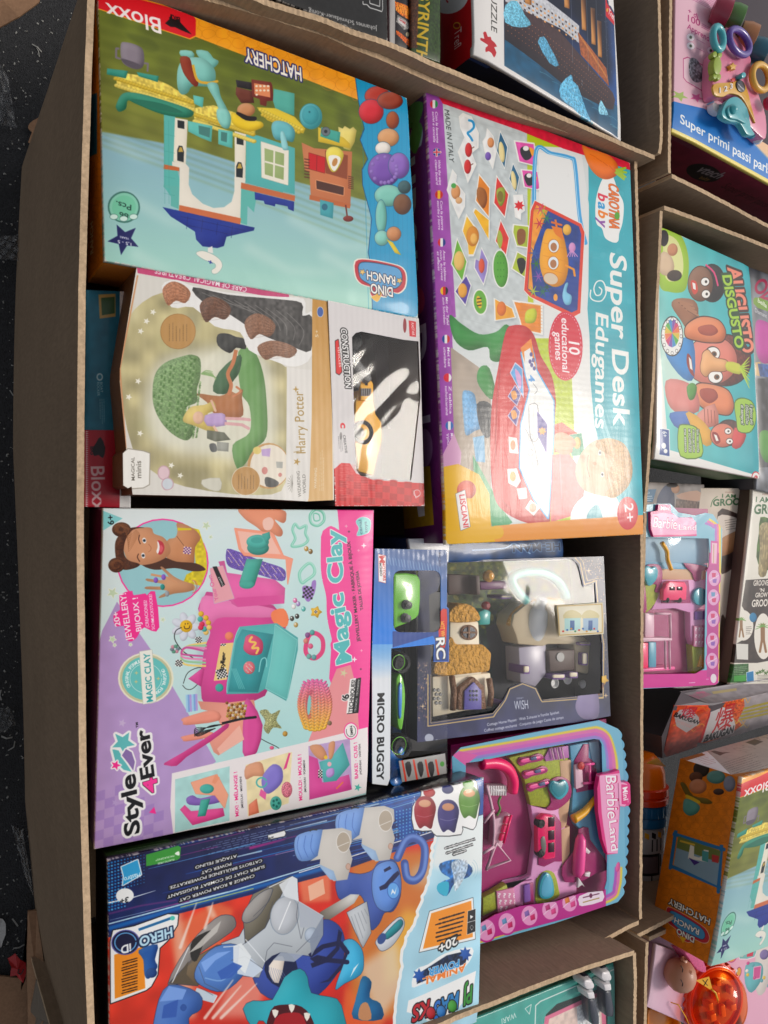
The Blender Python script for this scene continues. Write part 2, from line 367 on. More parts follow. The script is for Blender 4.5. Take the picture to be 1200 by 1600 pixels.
        for _ in range(int(5*amt)):
            x, y = r.integers(0, s.w), r.integers(0, s.h); L = r.integers(6, 30); an = r.random()*6.28
            for j in range(L):
                xx, yy = int(x+j*math.cos(an)), int(y+j*math.sin(an))
                if 0 <= xx < s.w and 0 <= yy < s.h: s.img[yy, xx] = s.img[yy, xx]*.75+.22
        return s
    def lines(s, p0, p1, step, n, wd, col, a=.8, seed=3, var=.35):
        """a block of unreadably small print: n lines, each from p0 to p1, stepped by step"""
        r = random.Random(seed); P0 = np.array(p0, float); d = np.array(p1, float)-P0; st = np.array(step, float)
        for i in range(n):
            t = 0; e = 1-r.random()*var
            while t < e:
                l = .03+r.random()*.07; b = min(t+l, e); q = P0+st*i
                s.line([q+d*t, q+d*b], wd*(.8+.4*r.random()), col, a); t = b+.018
        return s
    def material(s, name, rough=.4, coat=0., coat_r=.1, flute=0, fstr=.06, wob=.05, spec=.3, wrap=0):
        im = bpy.data.images.new(name, s.w, s.h); buf = np.ones((s.h, s.w, 4), np.float32); im3 = np.clip(s.img, 0, 1); lum = im3.mean(axis=2, keepdims=True); im3 = np.clip(lum+(im3-lum)*1.12, 0, 1); buf[..., :3] = (im3*.94+.06*im3*im3*(3-2*im3))[::-1]
        im.pixels.foreach_set(buf.ravel()); im.update(); im.pack()
        m = bpy.data.materials.new(name); m.use_nodes = True; t = m.node_tree; b = t.nodes['Principled BSDF']
        it = t.nodes.new('ShaderNodeTexImage'); it.image = im; it.extension = 'EXTEND'; it.interpolation = 'Cubic'
        uv = t.nodes.new('ShaderNodeUVMap'); t.links.new(uv.outputs[0], it.inputs[0]); t.links.new(it.outputs[0], b.inputs['Base Color'])
        b.inputs['Roughness'].default_value = rough; b.inputs['Specular IOR Level'].default_value = spec
        b.inputs['Coat Weight'].default_value = coat*.6; b.inputs['Coat Roughness'].default_value = coat_r
        tc = t.nodes.new('ShaderNodeTexCoord'); n = t.nodes.new('ShaderNodeTexNoise'); n.inputs['Scale'].default_value = 7; n.inputs['Detail'].default_value = 3; n.inputs['Distortion'].default_value = .8
        t.links.new(tc.outputs['Object'], n.inputs['Vector'])
        bp = t.nodes.new('ShaderNodeBump'); bp.inputs['Strength'].default_value = wob; bp.inputs['Distance'].default_value = .03; t.links.new(n.outputs[0], bp.inputs['Height'])
        out = bp
        if flute:
            wv = t.nodes.new('ShaderNodeTexWave'); wv.bands_direction = 'X' if flute > 0 else 'Y'; wv.inputs['Scale'].default_value = abs(flute); wv.inputs['Distortion'].default_value = .5
            t.links.new(tc.outputs['Object'], wv.inputs['Vector'])
            b2 = t.nodes.new('ShaderNodeBump'); b2.inputs['Strength'].default_value = fstr; b2.inputs['Distance'].default_value = .0006
            t.links.new(wv.outputs[1], b2.inputs['Height']); t.links.new(bp.outputs[0], b2.inputs['Normal']); out = b2
        t.links.new(out.outputs[0], b.inputs['Normal']); t.links.new(out.outputs[0], b.inputs['Coat Normal'])
        if wrap:      # crinkles of the shrink film, in the coat only
            for sc_, st_ in (((3, 17, 9), wrap), ((11, 4, 9), wrap*.8)):
                mp = t.nodes.new('ShaderNodeMapping'); mp.inputs['Scale'].default_value = sc_; nw = t.nodes.new('ShaderNodeTexNoise'); nw.inputs['Scale'].default_value = 1.6; nw.inputs['Detail'].default_value = 4; nw.inputs['Distortion'].default_value = 1.4
                t.links.new(tc.outputs['Object'], mp.inputs[0]); t.links.new(mp.outputs[0], nw.inputs['Vector']); bw = t.nodes.new('ShaderNodeBump'); bw.inputs['Strength'].default_value = st_; bw.inputs['Distance'].default_value = .01
                t.links.new(nw.outputs[0], bw.inputs['Height']); t.links.new(out.outputs[0], bw.inputs['Normal']); out = bw
            t.links.new(out.outputs[0], b.inputs['Coat Normal'])
        rn = t.nodes.new('ShaderNodeTexNoise'); rn.inputs['Scale'].default_value = 14; rn.inputs['Detail'].default_value = 5; t.links.new(tc.outputs['Object'], rn.inputs['Vector'])
        mr = t.nodes.new('ShaderNodeMapRange'); mr.inputs[3].default_value = rough*.75; mr.inputs[4].default_value = rough*1.25; t.links.new(rn.outputs[0], mr.inputs[0]); t.links.new(mr.outputs[0], b.inputs['Roughness'])
        return m

def sheet(name, q, m, parent=None, N=14, bulge=.002, rnd=.0016, thick=.0015, seed=0, outline=None):
    """a printed board: four world corners (TL,TR,BR,BL as seen), slightly bulged, edges rounded, with real thickness"""
    q = [np.asarray(p, float) for p in q]; n = nrm(np.cross(q[3]-q[0], q[1]-q[0]))
    if np.dot(n, CP-sum(q)/4) < 0: n = -n
    W = np.linalg.norm(q[1]-q[0]); H = np.linalg.norm(q[3]-q[0]); r = np.random.default_rng(seed)
    def ax(L): 
        e = [0, .12*rnd, .4*rnd, rnd]; mid = list(np.linspace(rnd, L-rnd, N)[1:-1]); return np.array(e+mid+[L-x for x in e[::-1]])/L
    us, vs_ = ax(W), ax(H); V = []; UV = []; ph = r.random(6)*6.28; cs = r.random(4)*min(.0035, W*.012); nk = [(r.random(), r.random()*.0022) for _ in range(4)]
    def drop(t, L):
        d = min(t, 1-t)*L
        return rnd-math.sqrt(max(0, rnd*rnd-(rnd-d)**2)) if d < rnd else 0
    for v in vs_:
        for u in us:
            p = (q[0]*(1-u)+q[1]*u)*(1-v)+(q[3]*(1-u)+q[2]*u)*v
            h = bulge*(math.sin(math.pi*u)*math.sin(math.pi*v)+.25*math.sin(3.1*u*math.pi+ph[0])*math.sin(2.3*v*math.pi+ph[1])*min(1, 8*min(u, 1-u, v, 1-v)))
            dn = sum(cs[i]*math.exp(-(((u-a_)*W)**2+((v-b_)*H)**2)/.00012) for i, (a_, b_) in enumerate(((0, 0), (1, 0), (1, 1), (0, 1))))
            if thick > .001: dn += sum(nk[i][1]*math.exp(-((((u if i % 2 else v)-nk[i][0])*(W if i % 2 else H))**2/.00009+((((v if i % 2 else u)-(i//2))*(H if i % 2 else W))**2)/.00004)) for i in range(4))
            V.append(p+n*(h-dn-max(drop(u, W), drop(v, H)))); UV.append((u, 1-v))
    nu, nv = len(us), len(vs_); F = [(j*nu+i, j*nu+i+1, (j+1)*nu+i+1, (j+1)*nu+i) for j in range(nv-1) for i in range(nu-1)]
    ring = [i for i in range(nu)]+[j*nu+nu-1 for j in range(1, nv)]+[(nv-1)*nu+i for i in range(nu-2, -1, -1)]+[j*nu for j in range(nv-2, 0, -1)]
    b = len(V)
    for i in ring: V.append(V[i]-n*thick); UV.append(UV[i])
    for k in range(len(ring)): k2 = (k+1) % len(ring); F.append((ring[k], ring[k2], b+k2, b+k))
    F.append(tuple(range(b, b+len(ring))))
    return mesh(name, V, F, m, parent, uvs=UV, smooth=True)
# ================================================================ prints: the building-block hatchery carton
def cobbles(a,x0,y0,x1,y1,st,col,seed,wd=.7,clip=None):
    r=random.Random(seed)
    y=y0
    while y<y1:
        x=x0+r.random()*st
        while x<x1:
            if clip is None or clip(x,y):
                a.line(spline([(x+st*.55*math.cos(t)*(.8+.4*r.random()),y+st*.42*math.sin(t)*(.8+.4*r.random())) for t in [i*6.283/6 for i in range(6)]],2),wd,col,.55,closed=True)
            x+=st*1.05
        y+=st*.8
def studs(a,p0,p1,n,up,col,dark,sz):
    for i in range(n):
        t=(i+.5)/n;x=p0[0]+(p1[0]-p0[0])*t;y=p0[1]+(p1[1]-p0[1])*t
        a.poly([(x-sz*.3,y),(x-sz*.3,y+up),(x+sz*.3,y+up),(x+sz*.3,y)],col);a.line([(x-sz*.3,y+up),(x+sz*.3,y+up)],1.2,dark,.5)
def hatchery(a,main_=True):
    a.c(0,0,1);a.poly([(100,-60),(700,-60),(700,520),(100,520)],'a9cfc4',g=((300,230),(330,480),'8fb3c0','aedcc8'))
    a.c(0,0,3);a.poly([(400,640),(480,608),(900,690),(1400,850),(1990,1010),(2100,-200),(400,-200)],'6f7330',blur=3,g=((900,150),(820,720),'5f6a22','7b7c3a'),tex=(60,.25))
    for i in range(22):  # mown streaks in the printed grass, soft clouds in the printed sky
        y=80+i*28;a.line([(470,y),(1100,y+170+i*3),(1800,y+420+i*4)],(14,8),'808a3c' if i%2 else '56601f',.22,blur=5)
    for i,(x,y,l) in enumerate([(520,650,260),(560,900,500),(1150,1150,420),(1350,1010,500),(620,1180,600),(900,1300,500),(1500,1180,300)]):
        a.line([(x,y),(x+l*.5,y+l*.28),(x+l,y+l*.3)],(50,20),'d8ece2',.35,blur=18)
    # orange cobbled border with the red corner
    a.c(0,0,3);a.poly([(440,-160),(2000,480),(2000,590),(920,172),(460,20),(440,-10)],'f2a02c',tex=(40,.12))
    cobbles(a,900,60,1900,600,60,'c87a1c',4,2.6,lambda x,y:(y>40+(x-900)*.385) and (y<150+(x-900)*.385))
    a.poly([(440,-60),(900,62),(920,90),(918,165),(890,178),(464,36),(440,20)],'d2202c',ol='f2a02c',ow=5)
    a.text('Bloxx',(752,88),(492,8),'fbf2ee',cap=62,bold=.035)
    a.poly([(775,108),(800,84),(822,92),(836,88),(850,108),(900,160),(850,140),(822,126),(800,124)],'1a1214');a.poly([(792,84),(806,70),(812,96)],'1a1214');a.text('BIG',(845,82),(800,66),'1a1214',cap=20,bold=.05)
    a.c(350,0,3);a.text('HATCHERY',(362,318),(96,222),'fff6e6',cap=56,bold=.05,ol='2c2a60',ow=6)
    # right-hand blue strip with the animals' patch colours
    a.poly([(618,362),(700,380),(960,460),(920,1700),(700,1500),(690,1250),(676,1180),(692,1020),(650,860),(648,790),(676,740),(640,650),(660,600),(632,470)],'2295bd',ol='134d78',ow=5)
    for i in range(12):a.line([(640+i*24,380),(680+i*20,1480)],3,'1b84ac',.5,blur=1)
    for (x,y,rx,ry,c) in [(720,450,60,46,'b5443a'),(690,520,58,56,'d0303c'),(780,470,60,40,'9c4a38'),(770,640,50,42,'d8a070'),(745,690,36,30,'f2eae0'),(790,560,30,40,'a05028'),(750,790,76,78,'7b55a8'),(820,770,50,60,'8a66b4'),(770,910,66,50,'84c4b4'),(835,950,42,48,'70482c'),(735,1010,26,80,'7fc0b2'),(738,1110,34,36,'8ccabc'),(795,1090,34,34,'c88a5c'),(845,870,30,30,'33565a')]:
        a.disc(x,y,rx,ry,c,shade=.5,ol='1c5878',ow=2)
    for i in range(14):a.disc(705+60*math.cos(i*.6)+45,790+60*math.sin(i*.6),9,9,'9678c0',shade=.3)
    a.poly([(760,1115),(790,1130),(830,1190),(800,1180)],'e8cc30',shade=.4)
    # the built castle, upside down as printed
    a.c(0,0,3)
    wall_='62b2a8'
    a.poly([(768,520),(822,540),(822,760),(900,1060),(768,870)],wall_);a.poly([(766,860),(840,870),(838,975),(800,960),(800,880),(766,872)],'67b0a6')
    a.poly([(820,545),(880,556),(870,765),(812,750)],'efe6d2',shade=.12);a.poly([(1098,610),(1152,625),(1148,850),(1100,840)],'efe6d2',shade=.12)
    for x,y in ((832,556),(1108,634)):a.poly([(x,y),(x+32,y+6),(x+32,y+42),(x,y+36)],'252a2e');a.poly([(x-2,y+190),(x-2,y+140),(x+6,y+120),(x+22,y+122),(x+30,y+150),(x+28,y+198)],'252a2e');a.poly([(x+2,y+150),(x+10,y+126),(x+20,y+128),(x+26,y+150)],'c0a050')
    a.poly([(768,764),(840,778),(840,796),(766,786)],'c0683c')
    a.poly([(806,750),(870,762),(886,780),(884,860),(900,905),(950,950),(1000,970),(1050,966),(1085,940),(1098,890),(1098,822),(1150,830),(1128,1046),(838,985),(842,780),(806,770)],'f0e8d8',shade=.1)
    a.poly([(1152,620),(1330,690),(1325,900),(1150,850)],wall_,shade=.1);a.poly([(1130,850),(1210,868),(1190,990),(1160,960),(1158,1050),(1126,1040)],'66b2a8')
    a.poly([(840,956),(1130,1018),(1126,1050),(838,984)],'c87048');studs(a,(842,984),(1126,1044),9,8,'c87048','803820',22)
    a.poly([(762,966),(1194,1062),(1190,1076),(1062,1106),(1050,1150),(1020,1160),(950,1152),(920,1120),(914,1082),(800,1010)],'22388c',shade=.25)
    for p in [((846,1010),(1148,1076)),((870,1050),(1066,1092))]:a.line(p,2.5,'101c5a',.7)
    for x in (880,950,1020,1090):a.line([(x,1010+(x-880)*.2),(x-6,1070+(x-880)*.2)],2.5,'101c5a',.7)
    a.poly([(975,1160),(996,1150),(1000,1185),(975,1180)],'e8e4dc');
    for x in (790,770):a.line([(x,560),(x+2,950)],2,'4a968c',.6)
    for y in (620,700,820,900):a.line([(768,y),(820,y+12)],2,'4a968c',.6)
    a.c(100,380,3);a.poly([(620,46),(650,34),(700,52),(735,80),(742,110),(722,138),(700,142),(694,126),(712,112),(706,92),(660,76)],'efe9dc',ol='8aa8a0',ow=2,k=3);a.text('+',(700,82),(680,72),'2c3a8c',cap=20,bold=.06)
    a.c(350,0,3)
    a.poly([(104,620),(160,632),(330,690),(330,905),(104,850)],'60b4b0',shade=.12);a.poly([(172,660),(300,700),(298,862),(176,826)],'efe8d6',ol='c8c0ac',ow=2);a.poly([(188,690),(280,716),(278,838),(190,812)],'9fb078',shade=.1)
    a.line([(234,700),(232,826)],8,'efe8d6');a.line([(190,752),(278,776)],8,'efe8d6')
    a.poly([(80,850),(332,912),(330,938),(78,878)],'c06c44');a.poly([(143,895),(328,940),(326,985),(300,974),(298,962),(240,950),(238,962),(190,950),(186,936),(145,930)],'22388c',shade=.2)
    # yellow / teal bricks, dishes, barn
    for (q,c) in [([(544,330),(700,352),(790,390),(916,470),(912,508),(850,500),(700,452),(548,402)],'e6cc60'),([(910,500),(1000,488),(1200,560),(1195,620),(1090,600),(910,560)],'e6cc60')]:
        a.c(0,0,3);a.poly(q,c,shade=.3,tex=(8,.4))
        for i in range(26):
            t=i/26;x=q[0][0]+(q[3][0]-q[0][0])*t;y=q[0][1]+30+(q[3][1]-q[0][1]-20)*t;a.disc(x,y,13,9,'d8b83c',shade=.5);a.disc(x+4,y+32,13,9,'ecd468',shade=.5)
    a.c(0,0,3)
    a.poly([(502,312),(600,325),(590,360),(500,340)],'3f9280',shade=.3);a.poly([(640,330),(745,350),(740,378),(650,350)],'3f9280',shade=.3)
    a.poly([(545,480),(575,430),(640,428),(760,460),(900,512),(880,545),(760,528),(640,480),(600,462),(590,500),(560,515),(545,500)],'3a8d72',k=4,shade=.5);a.poly([(620,455),(760,478),(860,522),(760,512),(650,476)],'2c705a',k=4)
    a.poly([(566,200),(590,192),(640,205),(672,230),(674,300),(640,318),(590,300),(568,270)],'8a8088',k=3,shade=.45);a.poly([(568,268),(610,278),(660,300),(640,316),(590,296)],'5c545c',k=3);a.line([(560,222),(545,220),(544,262),(562,268)],10,'7c7278');a.line([(676,290),(694,292),(692,326)],9,'7c7278')
    a.poly([(590,150),(700,175),(750,225),(700,240),(640,200)],'3c4418',.35,k=3,blur=6)
    for q in ([(880,560),(995,585),(990,660),(940,640),(882,610)],[(1022,600),(1090,612),(1088,690),(1022,670)],[(905,440),(955,452),(950,500),(910,480)]):a.poly(q,'6cc0b4',shade=.25)
    a.poly([(930,582),(985,594),(982,640),(932,622)],'4d8078');a.poly([(1035,612),(1064,618),(1062,662),(1034,654)],'4d8078')
    # plain toy animal in mint with a brown saddle
    a.poly([(846,232),(900,236),(912,262),(880,268),(846,256)],'8cc8bc',shade=.4,k=2);a.poly([(920,232),(975,238),(1000,270),(1024,282),(1020,300),(990,320),(960,290),(930,262)],'86c4b8',shade=.4,k=2)
    a.poly([(832,330),(850,285),(900,265),(960,275),(1005,320),(1010,370),(990,400),(940,400),(900,400),(880,430),(850,436),(832,400)],'8ccabe',k=4,shade=.5)
    a.poly([(848,262),(890,268),(905,330),(930,385),(912,400),(868,350),(848,300)],'8f3c24',k=3,shade=.3);a.line([(905,300),(925,370),(975,385),(1018,378)],12,'d8a83c',k=4)
    a.poly([(970,392),(1018,388),(1035,450),(1068,520),(1040,540),(1010,470)],'8ccabe',k=4,shade=.5);a.poly([(1020,505),(1065,510),(1082,550),(1072,595),(1040,590),(1016,545)],'90cec2',k=4,shade=.5)
    # child figure patch, bench, blue dish, barn
    a.c(350,0,3)
    a.poly([(55,372),(128,385),(130,420),(60,405)],'2a2426',shade=.3);a.poly([(56,405),(132,425),(140,480),(80,480),(54,440)],'6b3526',shade=.4);a.disc(102,512,42,32,'c98e62',shade=.4);a.poly([(58,520),(110,540),(150,545),(140,565),(70,560)],'1c1414',k=3)
    a.poly([(40,522),(100,560),(170,566),(180,592),(120,612),(60,592),(34,560)],'ecc832',k=4,shade=.45)
    a.poly([(128,370),(220,384),(226,398),(232,470),(200,472),(196,496),(168,488),(166,462),(130,450)],'7a2e20',shade=.25);a.poly([(140,388),(214,400),(216,455),(142,440)],'e08c60');
    for i in range(9):a.disc(152+(i%4)*18,402+(i//4)*20,6,5,'f6e4c8')
    a.poly([(232,414),(330,436),(328,540),(240,510),(228,470)],'5cac9c',shade=.2)
    a.poly([(152,500),(240,505),(330,545),(380,600),(370,622),(300,600),(200,560)],'e2c43a',shade=.3)
    for i in range(16):a.disc(170+i*13,512+i*6.2,10,8,'ecd050',shade=.5);
    for i in range(14):a.disc(180+i*13,536+i*6.2,10,8,'ddbc3c',shade=.5)
    a.poly([(224,575),(250,562),(300,575),(330,610),(322,660),(290,655),(240,650),(222,612)],'70b8bc',k=4,shade=.5);a.poly([(262,620),(280,618),(300,690),(290,700),(270,690)],'9cd4d4',k=3,shade=.4)
    a.disc(406,542,52,58,'5cb4b8',shade=.45,ol='3c8488',ow=3);a.disc(404,536,40,45,'4aa0a6',shade=.25);a.disc(400,522,5,5,'2c6c74')
    a.poly([(535,590),(556,598),(566,586),(590,600),(606,590),(622,606),(612,660),(590,700),(560,690),(540,640)],'ecd87c',k=0,shade=.5)
    a.poly([(440,592),(560,640),(590,668),(590,690),(440,660)],'d8b83c',shade=.2);a.poly([(455,592),(545,615),(540,665),(450,635)],'4ca494',shade=.2);a.disc(476,612,20,20,'6c7478',ol='3c4044',ow=2);a.disc(476,612,8,8,'2c3034')
    a.poly([(362,664),(420,690),(600,705),(590,960),(405,915),(398,800),(376,790)],'c87c54',shade=.15);a.poly([(396,712),(472,734),(470,806),(396,786)],'c02028',ol='782018',ow=2);a.line([(434,722),(432,796)],2,'70101a')
    a.poly([(472,700),(580,722),(576,835),(474,806)],'8c4a30');a.poly([(430,840),(560,872),(558,910),(432,880)],'503028',ol='e09a70',ow=4)
    a.poly([(476,710),(500,684),(540,690),(560,725),(530,790),(505,800),(486,768)],'ecd860',k=4,shade=.4);a.poly([(488,730),(520,722),(546,740),(520,795),(500,780)],'f4f0e4',k=3);a.disc(518,755,12,20,'c08850',rot=20)
    a.poly([(400,908),(592,952),(588,972),(398,930)],'b8683e');a.poly([(448,930),(512,946),(508,1020),(450,1002)],'4ba0a8',shade=.2);a.disc(470,965,14,16,'306c80');a.line([(568,955),(576,1015)],7,'6c2c24');a.disc(580,1020,24,14,'7c2c24',shade=.4)
    for i in range(7):a.line([(374,740+i*14),(398,744+i*14)],5,'5c2e20');a.line([(580,820+i*9),(606,826+i*9)],4,'5c2e20')
    # badges and logo
    a.c(0,0,3)
    a.disc(581,965,68,68,'8ccab0',ol='49766c',ow=6);a.disc(581,965,56,56,'7dc4a4');a.text('86',(603,998),(560,986),'26443c',cap=24,bold=.03);a.text('Pcs.',(616,955),(545,934),'26443c',cap=26,bold=.02)
    for x in (534,580,626):a.disc(x,1020-abs(x-580)*.2,18,12,'d4ece0',ol='49766c',ow=2)
    a.poly(star(581,1118,78,34,5,100),'27295c');a.text('1,5 - 5',(616,1136),(552,1122),'ffffff',cap=14,bold=.04);a.text('YEARS',(606,1112),(562,1102),'ffffff',cap=9,bold=.04)
    a.c(450,380,3)
    logo(a,430,150,.8)
    a.c(0,0,1);a.wear(.8,5)
def logo(a,cx,cy,r=1.):
    P=[(-120,-72),(-60,-82),(60,-60),(110,-40),(128,0),(122,56),(90,86),(50,78),(30,104),(-10,98),(-30,112),(-46,84),(-34,60),(-90,40),(-118,0)]
    a.poly([(cx+x,cy+y) for x,y in P],'f1e6d6',k=3);a.poly([(cx+x*.95,cy+y*.93) for x,y in P],'b5273a',k=3);a.poly([(cx+x*.8,cy+y*.72-4) for x,y in P[:9]+P[-2:]],'5b9cc8',k=3,ol='26304c',ow=4)
    a.poly([(cx-20,cy+62),(cx+8,cy+70),(cx+4,cy+100),(cx-12,cy+124),(cx-40,cy+100),(cx-18,cy+92)],'e0a830',k=2,ol='f1e6d6',ow=2)
    a.text('DINO',(cx+60,cy+56),(cx-44,cy+36),'fff8ec',cap=42,bold=.06,ol='252b48',ow=4);a.text('RANCH',(cx+72,cy+4),(cx-62,cy-24),'fff8ec',cap=38,bold=.06,ol='252b48',ow=4)
    a.poly(star(cx+92,cy+22,16,7,5,10),'e8c070',ol='252b48',ow=2);a.poly(star(cx-82,cy-18,16,7,5,10),'e8c070',ol='252b48',ow=2)
def hatch_left(a):
    a.c(0,0,1);a.poly([(100,-80),(200,-80),(200,500),(100,500)],'c47a1c',tex=(8,.2));cobbles(a,125,-10,165,430,14,'9c5a14',9,.8)
    a.poly([(140,150),(152,145),(152,240),(141,245)],'2c6a86');a.text('RANCH',(146,395),(146,345),'efe0cc',cap=5,bold=.05)

# ================================================================ prints: the big activity desk carton
def flag(a,x,y,r,kind):
    a.disc(x,y,r,r*1.05,'f4f0ee')
    def band(u0,u1,c):
        pts=[(px,py) for px,py in ell(x,y,r,r*1.05,n=40)];a.poly([(min(max(px,x-r+2*r*u0),x-r+2*r*u1),py) for px,py in pts],c)
    K={'it':['ce3040','f4f0ee','2f8a50'],'es':['c02c30','f0b830','c02c30'],'fr':['d03038','f4f0ee','2c3c80'],'de':['f0c030','d02c30','222024'],'nl':['2c4890','f4f0ee','c83038'],'pl':['d83040','d83040','f4f0ee'],'gr':['3c6cb0','f4f0ee','3c6cb0']}
    if kind=='gb':a.disc(x,y,r,r,'283c84');a.line([(x-r*.9,y),(x+r*.9,y)],r*.6,'f4f0ee');a.line([(x,y-r*.9),(x,y+r*.9)],r*.6,'f4f0ee');a.line([(x-r*.9,y),(x+r*.9,y)],r*.3,'d03040');a.line([(x,y-r*.9),(x,y+r*.9)],r*.3,'d03040');return
    for i,c in enumerate(K[kind]):band(i/3,(i+1)/3,c)
def tile(a,q,c,rim='f2efe8',sh=0):
    a.poly([(x+4,y+7) for x,y in q],'76808a',.35,blur=3);a.poly(q,rim);cx=sum(p[0] for p in q)/len(q);cy=sum(p[1] for p in q)/len(q)
    a.poly([(cx+(x-cx)*.86,cy+(y-cy)*.88) for x,y in q],c,shade=sh,tex=(20,.15))
def kid_eye(a,x,y,r,rot=0):a.disc(x,y,r*1.5,r,'f4ece6',rot);a.disc(x,y,r*.8,r*.8,'4a5a66');a.disc(x,y,r*.4,r*.4,'15171a')
def desk_front(a):
    a.c(0,0,1);a.poly([(600,100),(1050,100),(1050,900),(600,900)],'d9dcda')
    a.poly([(690,160),(900,200),(905,530),(700,530)],'c9cfce',tex=(5,.12))
    for i in range(12):a.line([(700+i*2,180+i*32),(900,235+i*32)],.8,'b5bcbb',.5)
    # green, white, teal bands on the right
    a.c(650,100,3);a.poly([(530,330),(680,380),(680,430),(560,420),(540,700),(560,1250),(530,1200)],'b9c72e')
    a.c(650,480,3);a.poly([(560,-60),(700,-60),(745,380),(745,560),(760,1050),(560,1060)],'b7c62c',tex=(9,.12));a.poly([(700,-400),(900,-400),(960,1060),(730,1060),(745,560)],'eceae4')
    a.c(650,100,3);a.poly([(560,390),(780,400),(830,800),(820,1300),(560,1300)],'e6e6e2')
    a.c(0,0,1);a.poly([(921,240),(1000,250),(1015,850),(940,850),(935,690),(924,600),(921,450),(922,340)],'3fa9b4',k=0,tex=(16,.1));a.c(800,300,3)
    a.poly([(362,40),(380,160),(384,260),(366,420),(358,560),(370,720),(372,900),(390,1100),(420,1200),(620,1200),(600,500),(545,-200),(380,-200)],'3fa9b4',tex=(60,.1))
    for i in range(26):a.disc(400+random.Random(i).random()*180,-100+random.Random(i+50).random()*1250,14,14,'5cb8c2',a=.35)
    # the red and purple borders
    a.c(650,100,3);a.poly([(45,92),(1010,440),(1010,500),(920,470),(700,402),(500,318),(128,188),(100,150)],'cf2440',tex=(14,.14));a.poly([(40,90),(100,140),(128,188),(190,1200),(70,1200)],'a155a8',tex=(20,.1))
    a.c(650,480,3);a.poly([(70,-60),(165,-60),(190,640),(180,740),(120,748),(106,400)],'a155a8',tex=(20,.1))
    a.c(650,100,3)
    for (t0,t1,y0,L,kd,fy) in [('Con la lavagna','scrivi e cancella',225,150,'it',190),('With the wipe','clean board',455,120,'gb',420),('Con la pizarra','escribe y borra',650,140,'es',622),('Avec le tableau','noir, écrivez',885,145,'fr',848),('Mit der Tafel','zum Schreiben',1105,130,'de',1076)]:
        off=(y0-225)*.055
        a.text(t0,(92+off,y0),(98+off,y0+L),'fbf6fa',cap=11,bold=.03);a.text(t1,(77+off,y0),(83+off,y0+L*.98),'fbf6fa',cap=11,bold=.03);flag(a,86+off,fy,19,kd)
    a.text('et effaces',(99,890),(104,980),'fbf6fa',cap=11,bold=.03)
    a.c(650,480,3)
    for (t0,t1,y0,L,kd,fy) in [('Met het','uitwisbare',200,90,'nl',162),('Z tablica','suchościeralną',380,130,'pl',342),('Mε πίνακα','γράψε',600,90,'gr',565)]:
        off=y0*.04
        a.text(t0,(140+off,y0),(144+off,y0+L),'fbf6fa',cap=12,bold=.03);a.text(t1,(122+off,y0),(126+off,y0+L*1.05),'fbf6fa',cap=12,bold=.03);flag(a,134+off,fy,19,kd)
    a.c(650,100,3);a.text('MADE IN ITALY',(136,215),(160,465),'2c3030',cap=22)
    # picture tiles
    tile(a,[(205,250),(225,232),(268,250),(302,330),(300,400),(268,425),(290,480),(248,570),(200,420),(232,350),(212,305)],'f0eeea')
    a.line([(252,268),(272,275),(278,300),(262,320),(248,330),(262,350),(270,365)],11,'2c94c8',k=5)
    for x,y in ((252,410),(247,490)):a.disc(x,y,17,34,'cc2c2c',shade=.5);a.line([(x+14,y-6),(x+26,y-14)],4,'6c3c28')
    tile(a,[(340,305),(352,318),(372,345),(386,420),(368,505),(328,420),(318,370),(334,345)],'f0eeea');a.disc(358,375,16,24,'dc9460',shade=.4);a.disc(345,440,14,20,'7c5cb0',shade=.4)
    tile(a,[(403,315),(440,395),(424,505),(384,415)],'2b6484');a.disc(410,420,14,50,'f0dca0',rot=-6,shade=.4)
    tile(a,[(466,362),(565,375),(575,470),(560,486),(488,468)],'e25aa8');a.poly([(500,400),(530,392),(552,420),(545,450),(520,458),(500,430)],'26262c',k=3);a.disc(524,402,14,12,'f2eee8');a.poly([(540,395),(565,412),(555,440),(545,420)],'f0a030',k=2)
    tile(a,[(498,500),(580,508),(592,595),(580,602),(512,588)],'e25aa8');a.poly([(515,535),(540,520),(562,545),(555,575),(530,578)],'26262c',k=3);a.disc(538,532,12,11,'f2eee8');a.poly([(552,525),(576,540),(566,562),(556,548)],'f0a030',k=2)
    tile(a,[(463,470),(495,540),(478,620),(442,548)],'2b6484');a.disc(466,555,12,46,'f0dca0',rot=-8,shade=.4)
    tile(a,[(174,500),(196,530),(190,560),(236,620),(234,680),(204,740),(146,600)],'f0eeea');a.disc(190,610,22,34,'dc9c68',shade=.4);a.disc(180,580,12,12,'50a050');a.disc(205,650,16,16,'e2b080',shade=.3)
    tile(a,[(300,520),(355,590),(350,740),(282,655)],'e88a28');a.poly([(295,590),(330,600),(340,650),(320,690),(292,640)],'a0622c',k=3,shade=.4)
    tile(a,[(384,528),(445,620),(424,738),(368,665)],'d83c34');a.poly([(385,600),(420,590),(425,640),(405,680),(388,650)],'9ca83c',k=3,shade=.4);a.disc(402,632,14,26,'80702c')
    tile(a,[(462,625),(508,622),(518,700),(500,712),(498,745),(470,730)],'f2efea');a.poly(star(491,675,26,14,7,0),'d2242c',k=2)
    tile(a,[(280,685),(352,745),(350,845),(270,702)],'f0b428')
    tile(a,[(240,712),(295,790),(300,845),(275,915),(250,915),(246,860),(218,790)],'f0b83a');a.disc(270,820,30,48,'d88c2c',shade=.3);a.disc(276,832,17,26,'f0b860',shade=.3)
    tile(a,[(402,738),(445,830),(428,920),(374,845)],'d83c34');a.poly([(395,790),(412,830),(400,880),(385,840)],'a4b048',k=3)
